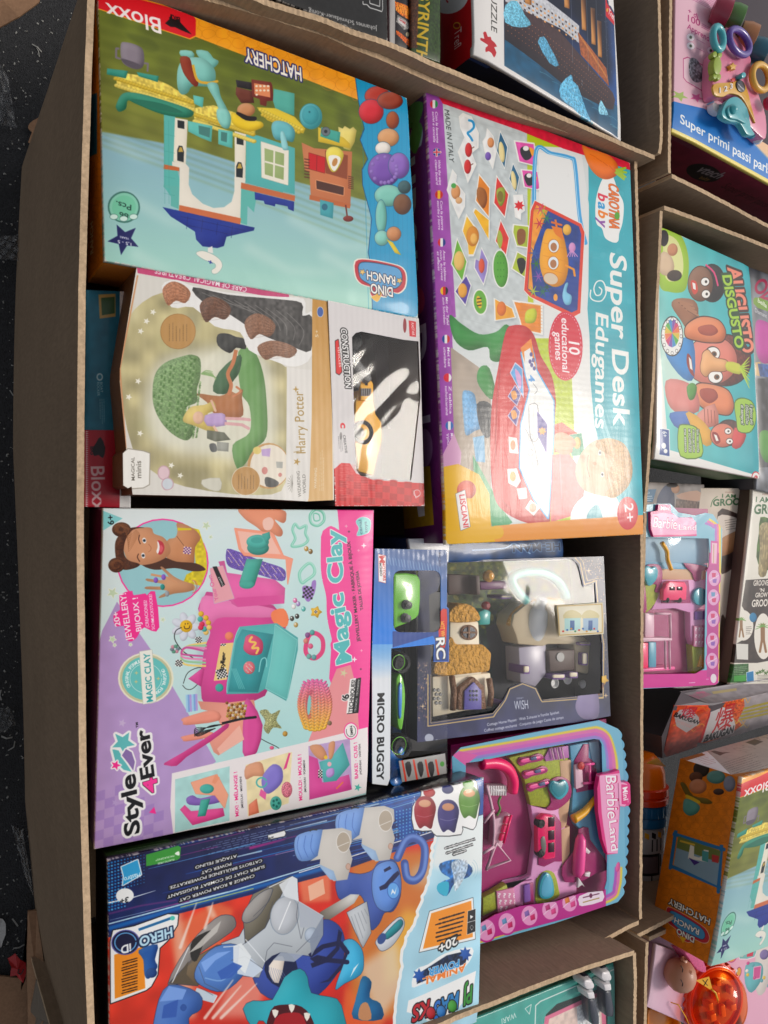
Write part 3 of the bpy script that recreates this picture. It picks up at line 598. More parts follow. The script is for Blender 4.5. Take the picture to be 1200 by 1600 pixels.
    tile(a,[(196,824),(246,940),(222,1040),(166,950)],'6fae3c');a.disc(206,935,26,46,'e8c070',shade=.3)
    tile(a,[(460,762),(536,770),(538,815),(556,840),(535,880),(475,870),(455,800)],'a9b93a');a.poly([(480,800),(500,785),(520,800),(515,850),(485,860)],'8a5830',k=3)
    tile(a,[(478,890),(560,935),(528,1026),(450,975)],'a9b93a');a.poly([(480,930),(510,925),(520,960),(500,1000),(485,970)],'1e1e1e',k=3);a.line([(515,940),(535,945),(528,970)],4,'1e1e1e',k=3)
    a.disc(402,975,40,92,'f2f0ea',rot=-3);a.disc(402,975,34,86,'58a038',rot=-3,shade=.3);
    for i in range(12):a.disc(388+(i%3)*14,915+(i//3)*32,1.8,3,'2c6820')
    tile(a,[(312,870),(345,940),(340,990),(322,1055),(275,970),(280,925),(300,935)],'9c8cc8');a.disc(312,960,14,34,'dc5c40',shade=.3)
    tile(a,[(240,1000),(265,1050),(236,1150),(182,1080)],'5c4a9c');a.disc(222,1075,22,34,'e8a848',shade=.3)
    a.disc(305,1130,36,62,'f2f0ea',rot=-5);a.disc(305,1130,30,55,'68a83c',rot=-5);a.disc(300,1130,12,30,'e8b830',rot=-12)
    for i in range(3):a.line([(290,1115+i*16),(310,1112+i*16)],5,'30281c')
    a.c(650,480,3)
    tile(a,[(368,-30),(460,20),(475,65),(372,80)],'f0a830');a.disc(405,22,22,34,'e07828',shade=.3)
    tile(a,[(455,-20),(600,0),(600,145),(500,125),(490,80)],'e88c2c');
    for i in range(9):a.line([(495,-6+i*15),(598,6+i*15)],2,'d07820',.7)
    a.poly([(525,30),(560,20),(572,45),(560,85),(520,88),(515,60)],'c8cc2c',k=4,shade=.4)
    # whiteboard with blue frame and the sea picture
    a.c(650,100,3)
    a.line([(560,700),(572,412),(640,425),(730,445),(752,480),(772,720),(800,850)],18,'4ca4d8',k=5);a.line([(562,700),(574,414),(640,428),(728,448),(748,480),(768,720),(795,850)],3,'d8f0fa',k=5,a=.9)
    a.poly([(582,418),(730,452),(742,500),(770,800),(600,720),(585,650)],'efeeea')
    a.poly([(565,652),(780,760),(795,800),(775,1180),(740,1200),(540,1105),(512,1075),(545,700)],'d8432e',k=0,ol='f0ece4',ow=3)
    a.poly([(572,672),(770,772),(780,810),(762,1165),(735,1178),(550,1092),(528,1068),(558,700)],'23448c',tex=(30,.3));a.poly([(572,672),(625,700),(560,870),(545,950),(555,1080),(530,1068),(558,700)],'e8963c',tex=(18,.25))
    for (x,y,c) in [(600,700,'a8b838'),(620,735,'2a7858'),(585,760,'c03848'),(600,1080,'1c6c50'),(580,1010,'8c50a0'),(560,900,'345c9c'),(570,950,'2a6c30'),(620,1060,'1c5048'),(555,1080,'a8b838'),(590,690,'d04868')]:
        for k in range(6):a.line([(x,y),(x+26*math.cos(k*1.05),y+30*math.sin(k*1.05))],(7,2),c)
    a.poly([(610,800),(640,785),(690,800),(715,900),(720,970),(700,1040),(650,1058),(605,1020),(585,930)],'f0a428',k=5,shade=.4)
    for y in (850,910,970):a.line([(600,y),(718,y+30)],2,'c87818',.6)
    a.disc(652,866,24,30,'e8f0f4',ol='c87a20',ow=3);a.disc(652,870,15,20,'b07850');a.disc(650,946,24,30,'e8f0f4',ol='c87a20',ow=3);a.disc(650,950,15,20,'b07850');a.disc(638,1020,34,26,'dcc8b0',20,ol='c87a20',ow=3)
    a.poly([(640,770),(690,780),(700,840),(660,810)],'e07c24');a.line([(660,740),(668,790)],9,'e07c24');a.line([(640,752),(688,766)],10,'d86c28');a.line([(705,955),(745,975),(750,1005)],10,'e89428')
    a.disc(714,788,20,26,'f0b850',shade=.4);a.disc(738,872,16,24,'d898c8',shade=.3)
    for k in range(5):a.line([(735,880),(715+k*12,915)],4,'d898c8')
    a.poly([(705,1045),(720,1040),(712,1080),(735,1100),(730,1138),(705,1140),(692,1100)],'88c8e4',k=4,shade=.4);a.disc(660,1108,10,17,'f0a040')
    # title
    a.c(800,300,3)
    a.poly([(398,40),(430,-60),(470,-80),(500,0),(525,60),(520,150),(505,200),(500,238),(478,246),(440,225),(425,180),(398,150)],'f4f2ee',k=4,ol='2f94a0',ow=2)
    a.text('CAROTINA',(457,-40),(460,175),'ee7a20',cap=44,bold=.03,ol='8c3410',ow=1.5);
    for ch,y,c in (('b',10,'d83850'),('a',50,'3c9cd0'),('b',90,'e88020'),('y',130,'8c50a0')):a.text(ch,(408+y*.02,y),(409,y+34),c,cap=42,bold=.06)
    a.disc(495,118,12,18,'58a030')
    a.text('Super Desk',(462,290),(480,1108),'f6f4ee',cap=74,bold=.05);a.text('Edugames',(398,575),(394,1115),'f6f4ee',cap=56,bold=.045)
    a.line([(374,470),(372,505),(392,522),(425,520),(444,480),(430,432),(402,432),(388,465),(398,495),(418,492),(424,470),(412,458)],6,'f6f4ee',k=6)
    a.disc(256,735,80,162,'cf2742');a.line(ell(256,735,72,152,n=90),2.4,'f6e8e8',.9,dash=1)
    a.text('10',(272,712),(274,772),'fff8f4',cap=48,bold=.05);a.text('educational',(238,602),(242,855),'fff8f4',cap=32,bold=.04);a.text('games',(205,668),(210,800),'fff8f4',cap=32,bold=.04)
    # plain carrot in the corner (no face)
    a.c(650,100,3)
    a.poly([(785,385),(820,400),(900,425),(945,470),(945,520),(900,545),(855,530),(815,480)],'ee7c28',k=5,shade=.4)
    for i in range(4):a.line([(820+i*30,425+i*18),(850+i*26,440+i*20)],3,'c85a14',.7)
    for t in (-.7,0,.7,1.3):a.line([(940,505),(972+14*math.cos(t),510+34*math.sin(t))],(22,10),'a0bc38',k=0)
    # lower half: desk toy, child
    a.c(650,480,3)
    a.poly([(165,200),(350,330),(360,520),(355,800),(370,1040),(140,1080),(130,760),(185,740)],'ae9f90',tex=(30,.12))
    a.poly([(160,50),(215,90),(300,140),(380,130),(430,95),(470,160),(410,260),(355,260),(340,200),(250,215),(180,160)],'2f8a3c',k=4,shade=.5)
    a.poly([(290,330),(310,290),(350,300),(380,420),(350,440),(300,380)],'2f8a3c',k=3,shade=.4);a.poly([(270,700),(420,960),(460,1010),(420,1040),(365,1030),(275,780)],'52a070',k=0)
    a.poly([(220,420),(245,402),(278,420),(290,470),(320,520),(320,570),(280,590),(240,610),(228,560)],'76aed8',k=5,shade=.4,tex=(5,.2));a.poly([(290,465),(340,455),(370,500),(360,600),(330,620),(300,560)],'2b3038',k=3,tex=(4,.5));a.poly([(270,620),(325,610),(330,735),(285,730)],'7cb0d0')
    a.poly([(180,600),(215,690),(210,760),(130,800),(125,700)],'d8a4c4');a.poly([(130,755),(200,742),(300,790),(350,880),(360,1060),(140,1112)],'eab83c',shade=.1);a.disc(240,862,46,44,'d86450',shade=.4)
    a.poly([(425,130),(460,100),(520,105),(560,150),(590,240),(640,330),(660,440),(655,560),(640,950),(620,1020),(520,1010),(420,960),(370,880),(355,700),(360,480),(390,300)],'c8242c',k=5,shade=.25)
    for pts in ([(400,300),(385,480),(380,700),(400,880),(450,950)],[(430,330),(500,300),(520,220)]):a.line(pts,5,'98161e',.6,k=5,blur=2)
    a.poly([(500,230),(545,190),(560,250),(570,310),(650,450),(650,600),(628,990),(560,900),(495,760),(500,560),(540,400),(520,330)],'ecebe6',ol='52a8dc',ow=6);a.poly([(495,205),(545,160),(570,300),(540,350)],'e88a30');a.poly([(512,222),(540,205),(580,350),(540,370),(520,330)],'f0efec')
    a.text('4',(532,330),(535,362),'3c90d0',cap=28,bold=.05);
    for x,y in ((545,235),(555,262),(548,285),(560,300),(540,268)):a.disc(x,y,7,10,'564c8c')
    a.line([(535,470),(575,470),(585,600),(560,640),(540,600),(535,470)],2.5,'54545c',k=3);a.line([(520,580),(560,660),(580,750)],2,'54545c',k=4);a.line([(555,370),(575,400),(560,420)],2,'54545c',k=4)
    for (x,y) in ((545,690),(572,700),(566,740),(590,730),(545,620)):a.line(ell(x,y,12,16,n=12),1.6,'54545c',.8)
    a.poly([(575,500),(620,560),(618,690),(578,610)],'4c3c90',ol='b8b4d8',ow=2);a.poly(star(598,590,20,12,7),'f0a030',k=2)
    for q,c in (([(470,270),(505,300),(512,440),(445,320)],'60a8dc'),([(470,375),(500,420),(480,475),(435,430)],'51428f'),([(470,470),(495,500),(478,570),(435,520)],'51428f')):tile(a,q,c,'dcd8e8')
    for x,y in ((465,425),(465,515)):a.poly([(x-14,y-14),(x+6,y-22),(x+16,y+8),(x-4,y+22)],'e8a050',k=2)
    a.poly([(470,300),(500,340),(496,400),(476,350)],'d8a0cc',k=2)
    for q in ([(440,615),(480,622),(488,695),(445,690)],[(435,765),(480,762),(500,820),(480,850),(440,830)],[(480,855),(525,850),(530,900),(490,905)],[(545,905),(592,940),(560,980),(520,945)]):tile(a,q,'f0e8dc')
    a.disc(462,655,12,22,'e87830',shade=.3);a.disc(462,800,14,22,'e8a040',shade=.3);a.disc(556,943,16,20,'e0a080',shade=.3)
    # child
    a.poly([(655,560),(690,550),(760,600),(760,640),(700,680),(655,690)],'c8442c',k=0);
    for i in range(4):a.line([(665+i*22,562+i*8),(675+i*22,660+i*4)],6,'a83024',.5)
    a.poly([(645,700),(720,690),(800,800),(790,900),(740,980),(640,1010)],'d86a6c',tex=(12,.2));a.line([(680,690),(690,900)],5,'8898a0',.6)
    a.poly([(720,610),(780,600),(795,700),(735,705)],'2f9470',k=0,ol='e4e8e0',ow=2);a.disc(760,645,18,28,'c8a848',shade=.3)
    a.poly([(655,610),(690,595),(740,620),(755,650),(740,668),(735,690),(700,700),(660,680)],'d8a07c',k=3,shade=.35)
    for y in (625,642,660,678):a.line([(690,y),(748,y+6)],1.6,'a86c50',.7)
    a.poly([(820,870),(900,850),(960,930),(950,1020),(750,1020),(745,940)],'eef0ee',k=3);a.poly([(815,960),(860,930),(880,1020),(810,1020)],'70b0b8',k=3)
    a.poly([(775,700),(830,640),(900,628),(980,660),(1010,740),(1000,840),(930,890),(840,880),(780,850),(752,780)],'e0b494',k=5,shade=.25)
    a.poly([(850,640),(905,622),(980,650),(1015,740),(1005,830),(940,895),(890,880),(930,830),(910,780),(930,720),(890,690),(850,665)],'c8a070',k=5,shade=.3,tex=(5,.3))
    for i in range(16):a.line([(905+i*2,690+i*11),(950+i*2.6,700+i*8),(985,730+i*6)],1.6,'9c7448',.5,k=3)
    kid_eye(a,866,690,8,90);kid_eye(a,878,790,8,90);a.line([(812,700),(806,750),(818,800)],3,'a85848',k=4);a.disc(842,740,10,8,'cc9270');a.line([(890,676),(894,708)],4,'8c6440',.7);a.line([(904,772),(902,808)],4,'8c6440',.7)
    a.disc(790,715,16,20,'e08c7c',a=.35,blur=4);a.disc(800,810,16,20,'e08c7c',a=.35,blur=4)
    a.poly([(130,1112),(370,1030),(640,1018),(1075,1010),(1075,1070),(135,1120)],'e89c4c');a.poly([(125,900),(350,900),(360,1060),(380,1100),(135,1120)],'e8b42e')
    a.c(0,0,1);a.line([(905,822),(1008,815)],20,'e89a50');a.line([(775,832),(905,822)],20,'e89c4c');a.line([(700,841),(780,832)],20,'e6b43a')
    a.c(650,480,3);a.disc(995,968,48,76,'d04850');a.text('2+',(980,925),(988,1010),'fbeeee',cap=40,bold=.03)
    a.poly([(188,880),(232,862),(258,1030),(212,1048)],'f6f2ee',ol='5c6068',ow=1.5);a.text('LISCIANI',(205,885),(226,1035),'d02c38',cap=26,bold=.03)
    a.c(650,100,3);a.poly([(665+0,0)]*3,'ffffff')
    a.c(0,0,1);a.wear(.7,12)
def desk_side(a):
    a.c(0,0,1);a.poly([(560,100),(720,100),(720,900),(560,900)],'5e2a62',g=((640,150),(640,860),'54306e','5a1f4e'),tex=(30,.2))
    a.text('Super',(624,215),(630,440),'8cb0c4',cap=34,bold=.05);a.text('Desk',(632,520),(640,700),'b9a9bc',cap=34,bold=.05)
    a.poly([(640,165),(660,160),(655,190),(640,200)],'4c8c50',k=3);a.poly([(648,190),(660,200),(650,240),(640,225)],'4c8c50',k=3)
    a.disc(650,470,14,24,'84345c');a.disc(664,700,12,30,'8c6488');a.poly([(622,735),(672,728),(678,820),(625,828)],'a88428');a.poly([(650,780),(662,778),(664,806),(654,808)],'e8e0d8')
    a.noise(4,.08)

# ================================================================ prints: the clay jewellery carton
def check(a,x,y,w,h,nx,ny,c0='17171a',c1='f4f1ec',rot=0):
    r=math.radians(rot);f= lambda u,v:(x+u*math.cos(r)-v*math.sin(r),y+u*math.sin(r)+v*math.cos(r))
    a.poly([f(0,0),f(w,0),f(w,h),f(0,h)],c1)
    for i in range(nx):
        for j in range(ny):
            if (i+j)%2:u,v,p,q=i*w/nx,j*h/ny,w/nx,h/ny;a.poly([f(u,v),f(u+p,v),f(u+p,v+q),f(u,v+q)],c0)
def clay_front(a):
    a.c(0,0,1);a.poly([(130,770),(620,770),(620,1350),(130,1350)],'cfe4e0',g=((250,800),(420,1150),'e2ebea','b8dedb'))
    a.c(100,780,4);a.poly([(330,640),(540,940),(680,1180),(945,1640),(700,1800),(690,2300),(40,2300),(40,1400),(225,880),(240,820)],'b79bc9',tex=(60,.05))
    a.c(100,1050,4)
    for i in range(7):
        for j in range(11):
            if (i+j)%2:
                x,y=196+i*62-(j*2),690+j*62-(i*20);
                if x<690 and y>640+(x-200)*.6:a.poly([(x,y),(x+62,y-18),(x+61,y+44),(x-1,y+62)],'9d80bc',a=.6)
    a.c(300,780,3.75);a.poly([(850,60),(1080,60),(1070,1500),(1030,1700),(980,1500),(800,1050),(850,300),(860,180)],'f2519c');a.poly([(805,1090),(850,980),(920,960),(980,1000),(1060,1300),(1020,1560),(700,1640),(620,1560)],'e99a9c')
    a.poly([(925,960),(1040,940),(1036,1640),(1000,1640),(960,1100)],'f2519c')
    # sticker top left, girl in a circle
    a.c(100,780,4);a.poly([(245,72),(366,120),(246,195)],'8fd0d0');a.text('6+',(312,158),(308,98),'17171a',cap=38,bold=.03)
    for x,y,r in ((885,165,28),(912,236,14),(303,585,36),(303,875,24),(316,912,12),(414,908,12),(614,752,16)):a.poly(star(x,y,r,r*.42,5,10),'c8d8b8',ol='f2f2e4',ow=3)
    a.disc(614,397,285,276,'f2489a',rot=0);a.disc(614,397,276,267,'9cc8cc')
    a.poly([(840,190),(884,330),(888,440),(850,540),(740,520),(760,470),(820,440),(810,300),(800,180)],'d4c02c',k=0,tex=(14,.25));a.poly([(705,145),(800,180),(850,240),(815,300),(800,420),(700,400),(640,380),(640,260),(690,240),(705,200)],'c88c64',k=3,shade=.3)
    a.poly([(705,178),(790,182),(795,192),(708,196)],'d4c02c')
    a.poly([(480,400),(600,360),(700,390),(820,400),(880,440),(800,450),(690,430),(560,440)],'4a2a1c',k=4);a.poly([(545,182),(560,215),(620,240),(660,300),(650,350),(570,395),(470,410),(390,370),(370,260),(430,190),(500,175)],'cf9570',k=5,shade=.25)
    a.poly([(500,178),(430,190),(385,250),(372,330),(400,380),(470,405),(440,430),(370,440),(330,400),(318,280),(350,220),(420,178)],'5a3420',k=5,shade=.3,tex=(7,.4));a.disc(358,190,58,46,'5c3620',shade=.4,tex=(7,.4));a.disc(326,412,50,46,'563220',shade=.4,tex=(7,.4))
    for i in range(8):a.line([(330+i*6,150+i*5),(370+i*7,180+i*2),(400,230+i*14),(450+i*3,190+i*3)],2.5,'8a5a38',.6,k=4);a.line(ell(358,190,20+i*4,16+i*3,n=14,a0=i*30,a1=i*30+220),2.5,'8a5a38',.6);a.line(ell(326,412,18+i*4,16+i*3,n=14,a0=i*40,a1=i*40+200),2.5,'8a5a38',.6)
    kid_eye(a,499,258,12,78);kid_eye(a,492,352,12,80);a.line([(470,222),(464,250),(474,278)],6,'4a2a1c',k=4);a.line([(464,340),(456,362),(470,388)],6,'4a2a1c',k=4)
    a.poly([(582,258),(612,268),(624,305),(610,340),(590,345),(575,325),(590,300)],'b83c48',k=4);a.poly([(580,262),(590,275),(594,305),(584,340),(574,325),(582,298)],'f6f0ec',k=3);a.poly([(600,285),(616,305),(604,332),(592,320)],'d8606c',k=3)
    a.line([(525,280),(540,300),(538,318),(524,330)],4,'a86a4c',k=4)
    a.poly([(500,262),(540,240),(600,270)],'d8a07c',a=.01)
    a.poly([(515,495),(600,505),(650,485),(600,430),(615,424),(680,480),(740,510),(800,530),(815,560),(760,580),(680,590),(600,616),(592,606),(640,570),(512,562),(514,545),(600,545),(620,530),(520,512)],'d09a74',k=3,shade=.35)
    a.line([(540,470),(640,490),(700,520)],14,'cf9872',k=4)
    for x,y,c in ((570,505,'8c60c0'),(618,486,'8c60c0'),(612,548,'2c8c84'),(640,590,'a0a4a8')):a.disc(x,y,14,18,c,shade=.4)
    a.line([(700,230),(745,290)],2.5,'5a3a2c');check(a,745,295,48,44,5,5,'6a3080','f2dcc8',8)
    for i in range(4):a.line(ell(795,545,12+i*7,40,n=14,a0=-90,a1=90),3,('c8a860','e8e0d8','9c7c4c','d85c7c')[i])
    # magenta burst
    a.poly([(345,600),(425,572),(430,600),(505,588),(515,600),(565,575),(592,800),(545,822),(500,800),(470,830),(455,860),(420,888),(385,870),(375,790),(320,796),(308,720),(350,690)],'ee3c90',k=2)
    a.text('20+',(352,790),(336,700),'fdeff4',cap=34,bold=.05);a.text('JEWELLERY!',(424,880),(384,585),'fdeff4',cap=38,bold=.04);a.text('BIJOUX !',(482,822),(458,612),'fdeff4',cap=34,bold=.04);a.text('¡CREACIONES!',(528,800),(514,630),'fdeff4',cap=20,bold=.04);a.text('SCHMUCKSTÜCKE!',(564,812),(545,592),'fdeff4',cap=18,bold=.04)
    # round seal
    a.disc(508,1118,172,160,'eeead2');a.disc(508,1118,160,150,'c8c4a0',ol='e8e4cc',ow=3);a.disc(508,1118,146,136,'6fc0bc');a.line(ell(508,1118,98,92,n=50),3,'e8f2ec');
    for t,s0,s1 in (('ORIGINAL FORMULA',150,262),('ORIGINAL FORMULA',-30,82)):
        for i,ch in enumerate(t):
            th=math.radians(s0+(s1-s0)*(i+.5)/len(t));R=108;x,y=508+R*math.cos(th),1118+R*.94*math.sin(th);d=8 if ch!='I' else 3
            if ch!=' ':a.text(ch,(x+d*math.sin(th),y-d*math.cos(th)),(x-d*math.sin(th),y+d*math.cos(th)),'f2f8f4',cap=20,bold=.05)
    for x,y in ((448,1140),(585,1120),(560,1180),(450,1085)):a.poly(star(x,y,14,4,4,0),'d8c88c')
    a.poly([(470,952),(546,940),(572,1262),(492,1280)],'f2f0e6',ol='b8c0ac',ow=2);a.text('MAGIC CLAY',(552,1262),(532,958),'3fa0a0',cap=38,bold=.05)
    # logo
    a.c(100,1050,4)
    T=[('Style',(470,1005),(440,632),92),('4',(582,745),(572,650),84),('Ever',(560,650),(524,350),84)]
    for t,p,q,cp in T:a.text(t,p,q,'17171a',cap=cp,bold=.06,ol='f4f2f0',ow=15)
    a.poly([(300,480),(320,560),(370,610),(420,622),(380,560),(340,490)],'68b8b8',ol='f4f2f0',ow=12);a.poly(star(368,440,74,34,5,12),'68b8b8',ol='f4f2f0',ow=12);a.poly([(360,520),(385,480),(420,500),(440,560),(430,615),(400,570)],'8c74a8',ol='f4f2f0',ow=8);a.poly(star(322,582,32,14,5,0),'ee3c90',ol='f4f2f0',ow=7)
    for t,p,q,cp in T:a.text(t,p,q,'17171a' if t!='4' else 'f2489a',cap=cp,bold=.06,ol='17171a' if t=='4' else None,ow=4)
    a.text('TM',(462,345),(458,312),'17171a',cap=14,bold=.04);a.poly([(528,878),(560,842),(572,886)],'ee3c90');a.poly(star(362,318,26,11,5,0),'c8b4d4');a.poly(star(318,815,24,10,5,0),'b8a0cc')
    # the pink machine
    a.c(300,780,3.75)
    a.poly([(40,600),(100,550),(480,600),(520,660),(540,800),(300,1180),(180,1190),(40,1170),(20,1100)],'8e98a8',.3,k=3,blur=14)
    a.poly([(30,640),(70,560),(120,545),(470,620),(480,700),(560,700),(540,760),(420,1150),(140,1190),(50,1165),(60,900),(100,780),(60,700)],'d84f96',k=3,shade=.35);a.poly([(40,620),(76,562),(240,600),(470,640),(470,690),(180,690),(120,720),(80,760),(40,700)],'ee86ba',k=3,shade=.2)
    a.poly([(460,660),(530,640),(560,700),(540,750),(470,720)],'ee8458',k=3,blur=2)
    a.poly([(270,745),(490,725),(615,810),(615,880),(555,1160),(545,1180),(420,1110),(380,1135),(195,1140),(195,1080),(240,820)],'5fb4b2',shade=.2);a.poly([(285,760),(470,790),(380,1130),(205,1125),(250,830)],'3f9a9e',shade=.3);a.poly([(480,735),(610,825),(550,1170),(425,1105),(455,960),(475,800)],'74c4be',ol='9ad8d2',ow=3,shade=.15)
    for i in range(4):a.line([(225+i*8,990),(270+i*10,1110)],4,'7cc8c4',.7)
    a.line([(270,750),(240,830),(200,1080),(198,1130)],5,'8ed4d0',k=4)
    a.poly([(310,800),(350,790),(405,830),(400,900),(340,912),(295,880),(300,830)],'d8587c',k=4,shade=.4);a.line([(345,802),(330,830),(365,840),(345,870),(380,870),(370,900)],13,'f0c468',k=5);a.disc(327,985,34,38,'e27c84',shade=.4)
    for i in range(14):a.disc(308+(i*37%40),960+(i*23%52),3,3,('f6e8c0','f8c8d0','9cd8d0')[i%3])
    a.line([(385,1010),(398,940),(425,930),(430,980)],6,'8ed4d0',k=4)
    a.disc(210,800,25,25,'f08a6c',shade=.3);a.disc(153,1102,24,24,'4ca89c',shade=.3)
    a.poly([(160,845),(235,838),(205,1010),(195,1055),(120,1062)],'eed08c');check(a,130,1000,62,55,7,6,rot=-14);check(a,160,845,30,12,4,2);a.text('Style',(172,1012),(190,925),'17171a',cap=22,bold=.06);a.text('Ever',(178,960),(188,893),'17171a',cap=20,bold=.06)
    # press
    a.poly([(150,365),(185,360),(200,430),(480,470),(540,520),(535,610),(260,630),(225,610)],'ea6cac',shade=.3);a.poly([(232,590),(260,575),(530,560),(534,610),(262,630)],'d8569a')
    a.poly([(195,310),(225,292),(400,360),(520,400),(545,440),(520,480),(380,440),(250,410),(200,380)],'6f58a6',k=3,tex=(3,.5))
    for i in range(90):a.disc(205+(i*67%330),320+(i*67%330)*.35+(i*29%70)-20,3.4,2.6,('f2e4d4','d8c0e8','f8d8a0')[i%3])
    a.poly([(245,170),(470,195),(530,330),(585,350),(555,500),(545,350),(300,330),(270,290)],'f4a48c',.85,ol='f0805c',ow=3);a.poly([(262,185),(455,208),(515,322),(305,312),(285,285)],'f6c4b4',.9)
    a.poly([(315,350),(410,350),(360,505),(330,520),(285,515),(270,490)],'4ca898',shade=.4,k=0);a.disc(315,500,44,24,'4ca898',shade=.3)
    a.disc(382,285,64,42,'3c9488',shade=.4);a.disc(380,250,66,42,'52b0a4',shade=.4);a.poly([(405,205),(450,190),(455,225),(430,260)],'48a498',shade=.3);a.disc(376,240,36,18,'48a298')
    a.poly([(280,50),(520,60),(548,110),(530,140),(480,120),(525,180),(520,215),(490,215),(455,190),(410,190),(370,160),(300,110)],'eb9c7c',k=4,shade=.35);a.poly([(415,120),(450,105),(475,130),(460,175),(425,180),(410,150)],'f4c8b8',k=4)
    a.poly([(100,405),(175,390),(240,580),(125,610)],'e9a8b0',ol='c0b8d0',ow=2);a.poly([(115,395),(140,392),(188,500),(165,515)],'1a1a1c');a.text('TWIST',(182,505),(155,450),'f6f2ee',cap=10,bold=.05);a.text('Your Own',(150,590),(108,440),'e070a0',cap=24,bold=.05)
    # cutters, beads, rings, plaits
    def ringp(P,c,wd):a.line(P,wd,c,k=5,closed=True);a.line([(x+2,y-4) for x,y in P],wd*.35,'b8e4d4',.8,k=5,closed=True)
    ringp([(690,90),(725,60),(765,80),(770,125),(735,155),(695,140)],'7cc4ac',16);ringp([(710,85),(740,90),(745,120),(715,125)],'7cc4ac',8)
    ringp([(585,180),(600,145),(625,170),(665,155),(660,200),(675,240),(640,270),(580,275),(600,230)],'88ccb6',16);ringp([(630,420),(680,375),(710,400),(710,440),(665,475),(640,490),(625,460)],'8ed0ba',18)
    a.poly([(640,520),(660,505),(690,515),(700,480),(720,475),(722,510),(710,560),(680,600),(655,580)],'a07cc0',k=4);check(a,652,505,62,72,5,6,'1b1a1e','a888c8',10)
    a.poly(star(722,660,36,24,5,0),'e8b83c',k=4,shade=.4);check(a,712,650,18,18,3,3)
    for x,y,c in ((665,290,'c8a050'),(690,306,'8c6c34'),(598,592,'e888b8'),(590,628,'f4f0ec'),(616,612,'b8a0d0'),(648,642,'6cc0b8'),(580,698,'4c4640'),(610,685,'3c3834'),(603,735,'c8a868')):a.disc(x,y,13,15,c,shade=.6);a.disc(x-4,y-5,4,4,'ffffff')
    ringp_=[(680,800),(720,785),(760,820),(760,890),(720,930),(680,920),(660,880)];a.line(ringp_,26,'dc4c80',k=5,closed=True)
    for x,y,c in ((672,795,'8c5c90'),(700,780,'58a8a0'),(662,830,'e08c80'),(690,860,'e86c90'),(680,920,'78b0a8'),(710,925,'6ca8a8')):a.disc(x,y,15,16,c,shade=.5)
    a.c(350,1050,4)
    for j in range(5):
        for i in range(17):
            t=i/16;x0=562+(j-2)*(26+18*math.sin(math.pi*t));y=48+i*19+(j-2)**2*3*math.cos(math.pi*t);c=tuple(int(v) for v in ((1-t)*np.array([236,120,176])+t*np.array([246,190,70]))) if t>.45 else (236,116+int(t*60),172-int(t*120))
            hx='%02x%02x%02x'%c
            a.disc(x0-10,y+6,17,9,hx,rot=42,shade=.7);a.disc(x0+10,y+6,17,9,hx,rot=-42,shade=.7)
    a.line([(545,110),(520,160),(515,215),(528,280)],24,'a8485c',k=4,a=.5,blur=3);a.disc(526,205,11,62,'8ac8c4',rot=4)
    # butterfly, beads, whisk, pink tool, drawers
    a.poly([(215,245),(260,232),(290,260),(345,235),(320,300),(355,350),(300,345),(270,385),(240,350),(250,300)],'a8a878',k=3,tex=(2,1.2),shade=.3)
    a.line([(200,350),(210,400),(250,430),(330,470),(350,500)],4,'1c1a18',k=4);a.disc(292,472,14,12,'e86c90',shade=.4);a.disc(375,384,16,17,'c89c4c',shade=.6);a.disc(656,318,14,15,'8c7458',shade=.6);a.disc(210,357,11,12,'c8a868',shade=.5)
    a.c(100,1050,4)
    a.poly([(830,180),(1000,190),(1180,170),(1200,300),(1220,420),(1150,520),(1110,500),(1120,420),(960,520),(930,500),(900,430),(990,360),(930,250),(850,230)],'eca08e',shade=.2);a.poly([(1120,190),(1160,180),(1235,330),(1200,500),(1150,525),(1110,500)],'d8569a',k=2,shade=.35);a.poly([(950,480),(1090,330),(1120,420),(970,515)],'f2b8a8')
    a.poly([(740,285),(930,235),(965,300),(760,330),(738,310)],'ec9a86',k=3,shade=.3);a.poly([(735,400),(900,370),(920,400),(760,432),(735,418)],'ec9a86',k=3,shade=.3)
    a.line([(980,320),(1100,290),(1190,280)],16,'1d1c1e');
    for i in range(5):a.line([(985,325),(900,345-i*2),(815,350+i*12),(830,400-i*6),(940,350)],4,'1d1c1e',k=5)
    for i in range(46):a.disc(1010+(i*41%120),190+(i*61%100),9,9,('c89838','8c5c24','d8b070','e8dcc8')[i%4],shade=.6)
    a.poly([(622,568),(740,500),(940,370),(1010,320),(1020,345),(900,440),(760,530),(700,585),(640,582)],'e05098',k=2,shade=.35)
    for i in range(6):a.line([(760+i*12,140-i),(764+i*12,245-i*2)],(12),('a8d0e8','88a8d8','b8a0d8')[i%3])
    a.line([(740,70),(770,0),(850,-30),(850,40),(800,100),(760,105),(735,80)],4,'1c1a18',k=4)
    # jewellery at left of machine
    a.c(100,780,4)
    for k in range(7):a.disc(755+52*math.cos(k*.9),795+52*math.sin(k*.9),40,26,'dcdfe8',rot=k*51,shade=.35)
    a.disc(758,792,38,38,'e8b828',shade=.35);a.line([(745,790),(752,808),(775,805),(780,790)],5,'3c2c14',k=4);a.disc(752,778,3,5,'3c2c14');a.disc(768,776,3,5,'3c2c14')
    a.line([(730,800),(695,820),(685,860),(700,900),(740,950),(800,990)],5,'1c1a18',k=5)
    for i,(x,y) in enumerate([(850,715),(845,748),(855,780),(880,830),(895,770),(870,810),(848,800),(900,800),(880,740)]):a.disc(x,y,17,17,('e8b83c','58b0a8','d83c5c','f0c878')[i%4],shade=.5)
    for i,c in enumerate(('eed080','9cc89c','e890b8','c85c98')):a.line([(880,1040-i*20),(750,1030-i*20),(728,980-i*8),(760,920+i*2),(880,895+i*18)],12,c,k=5)
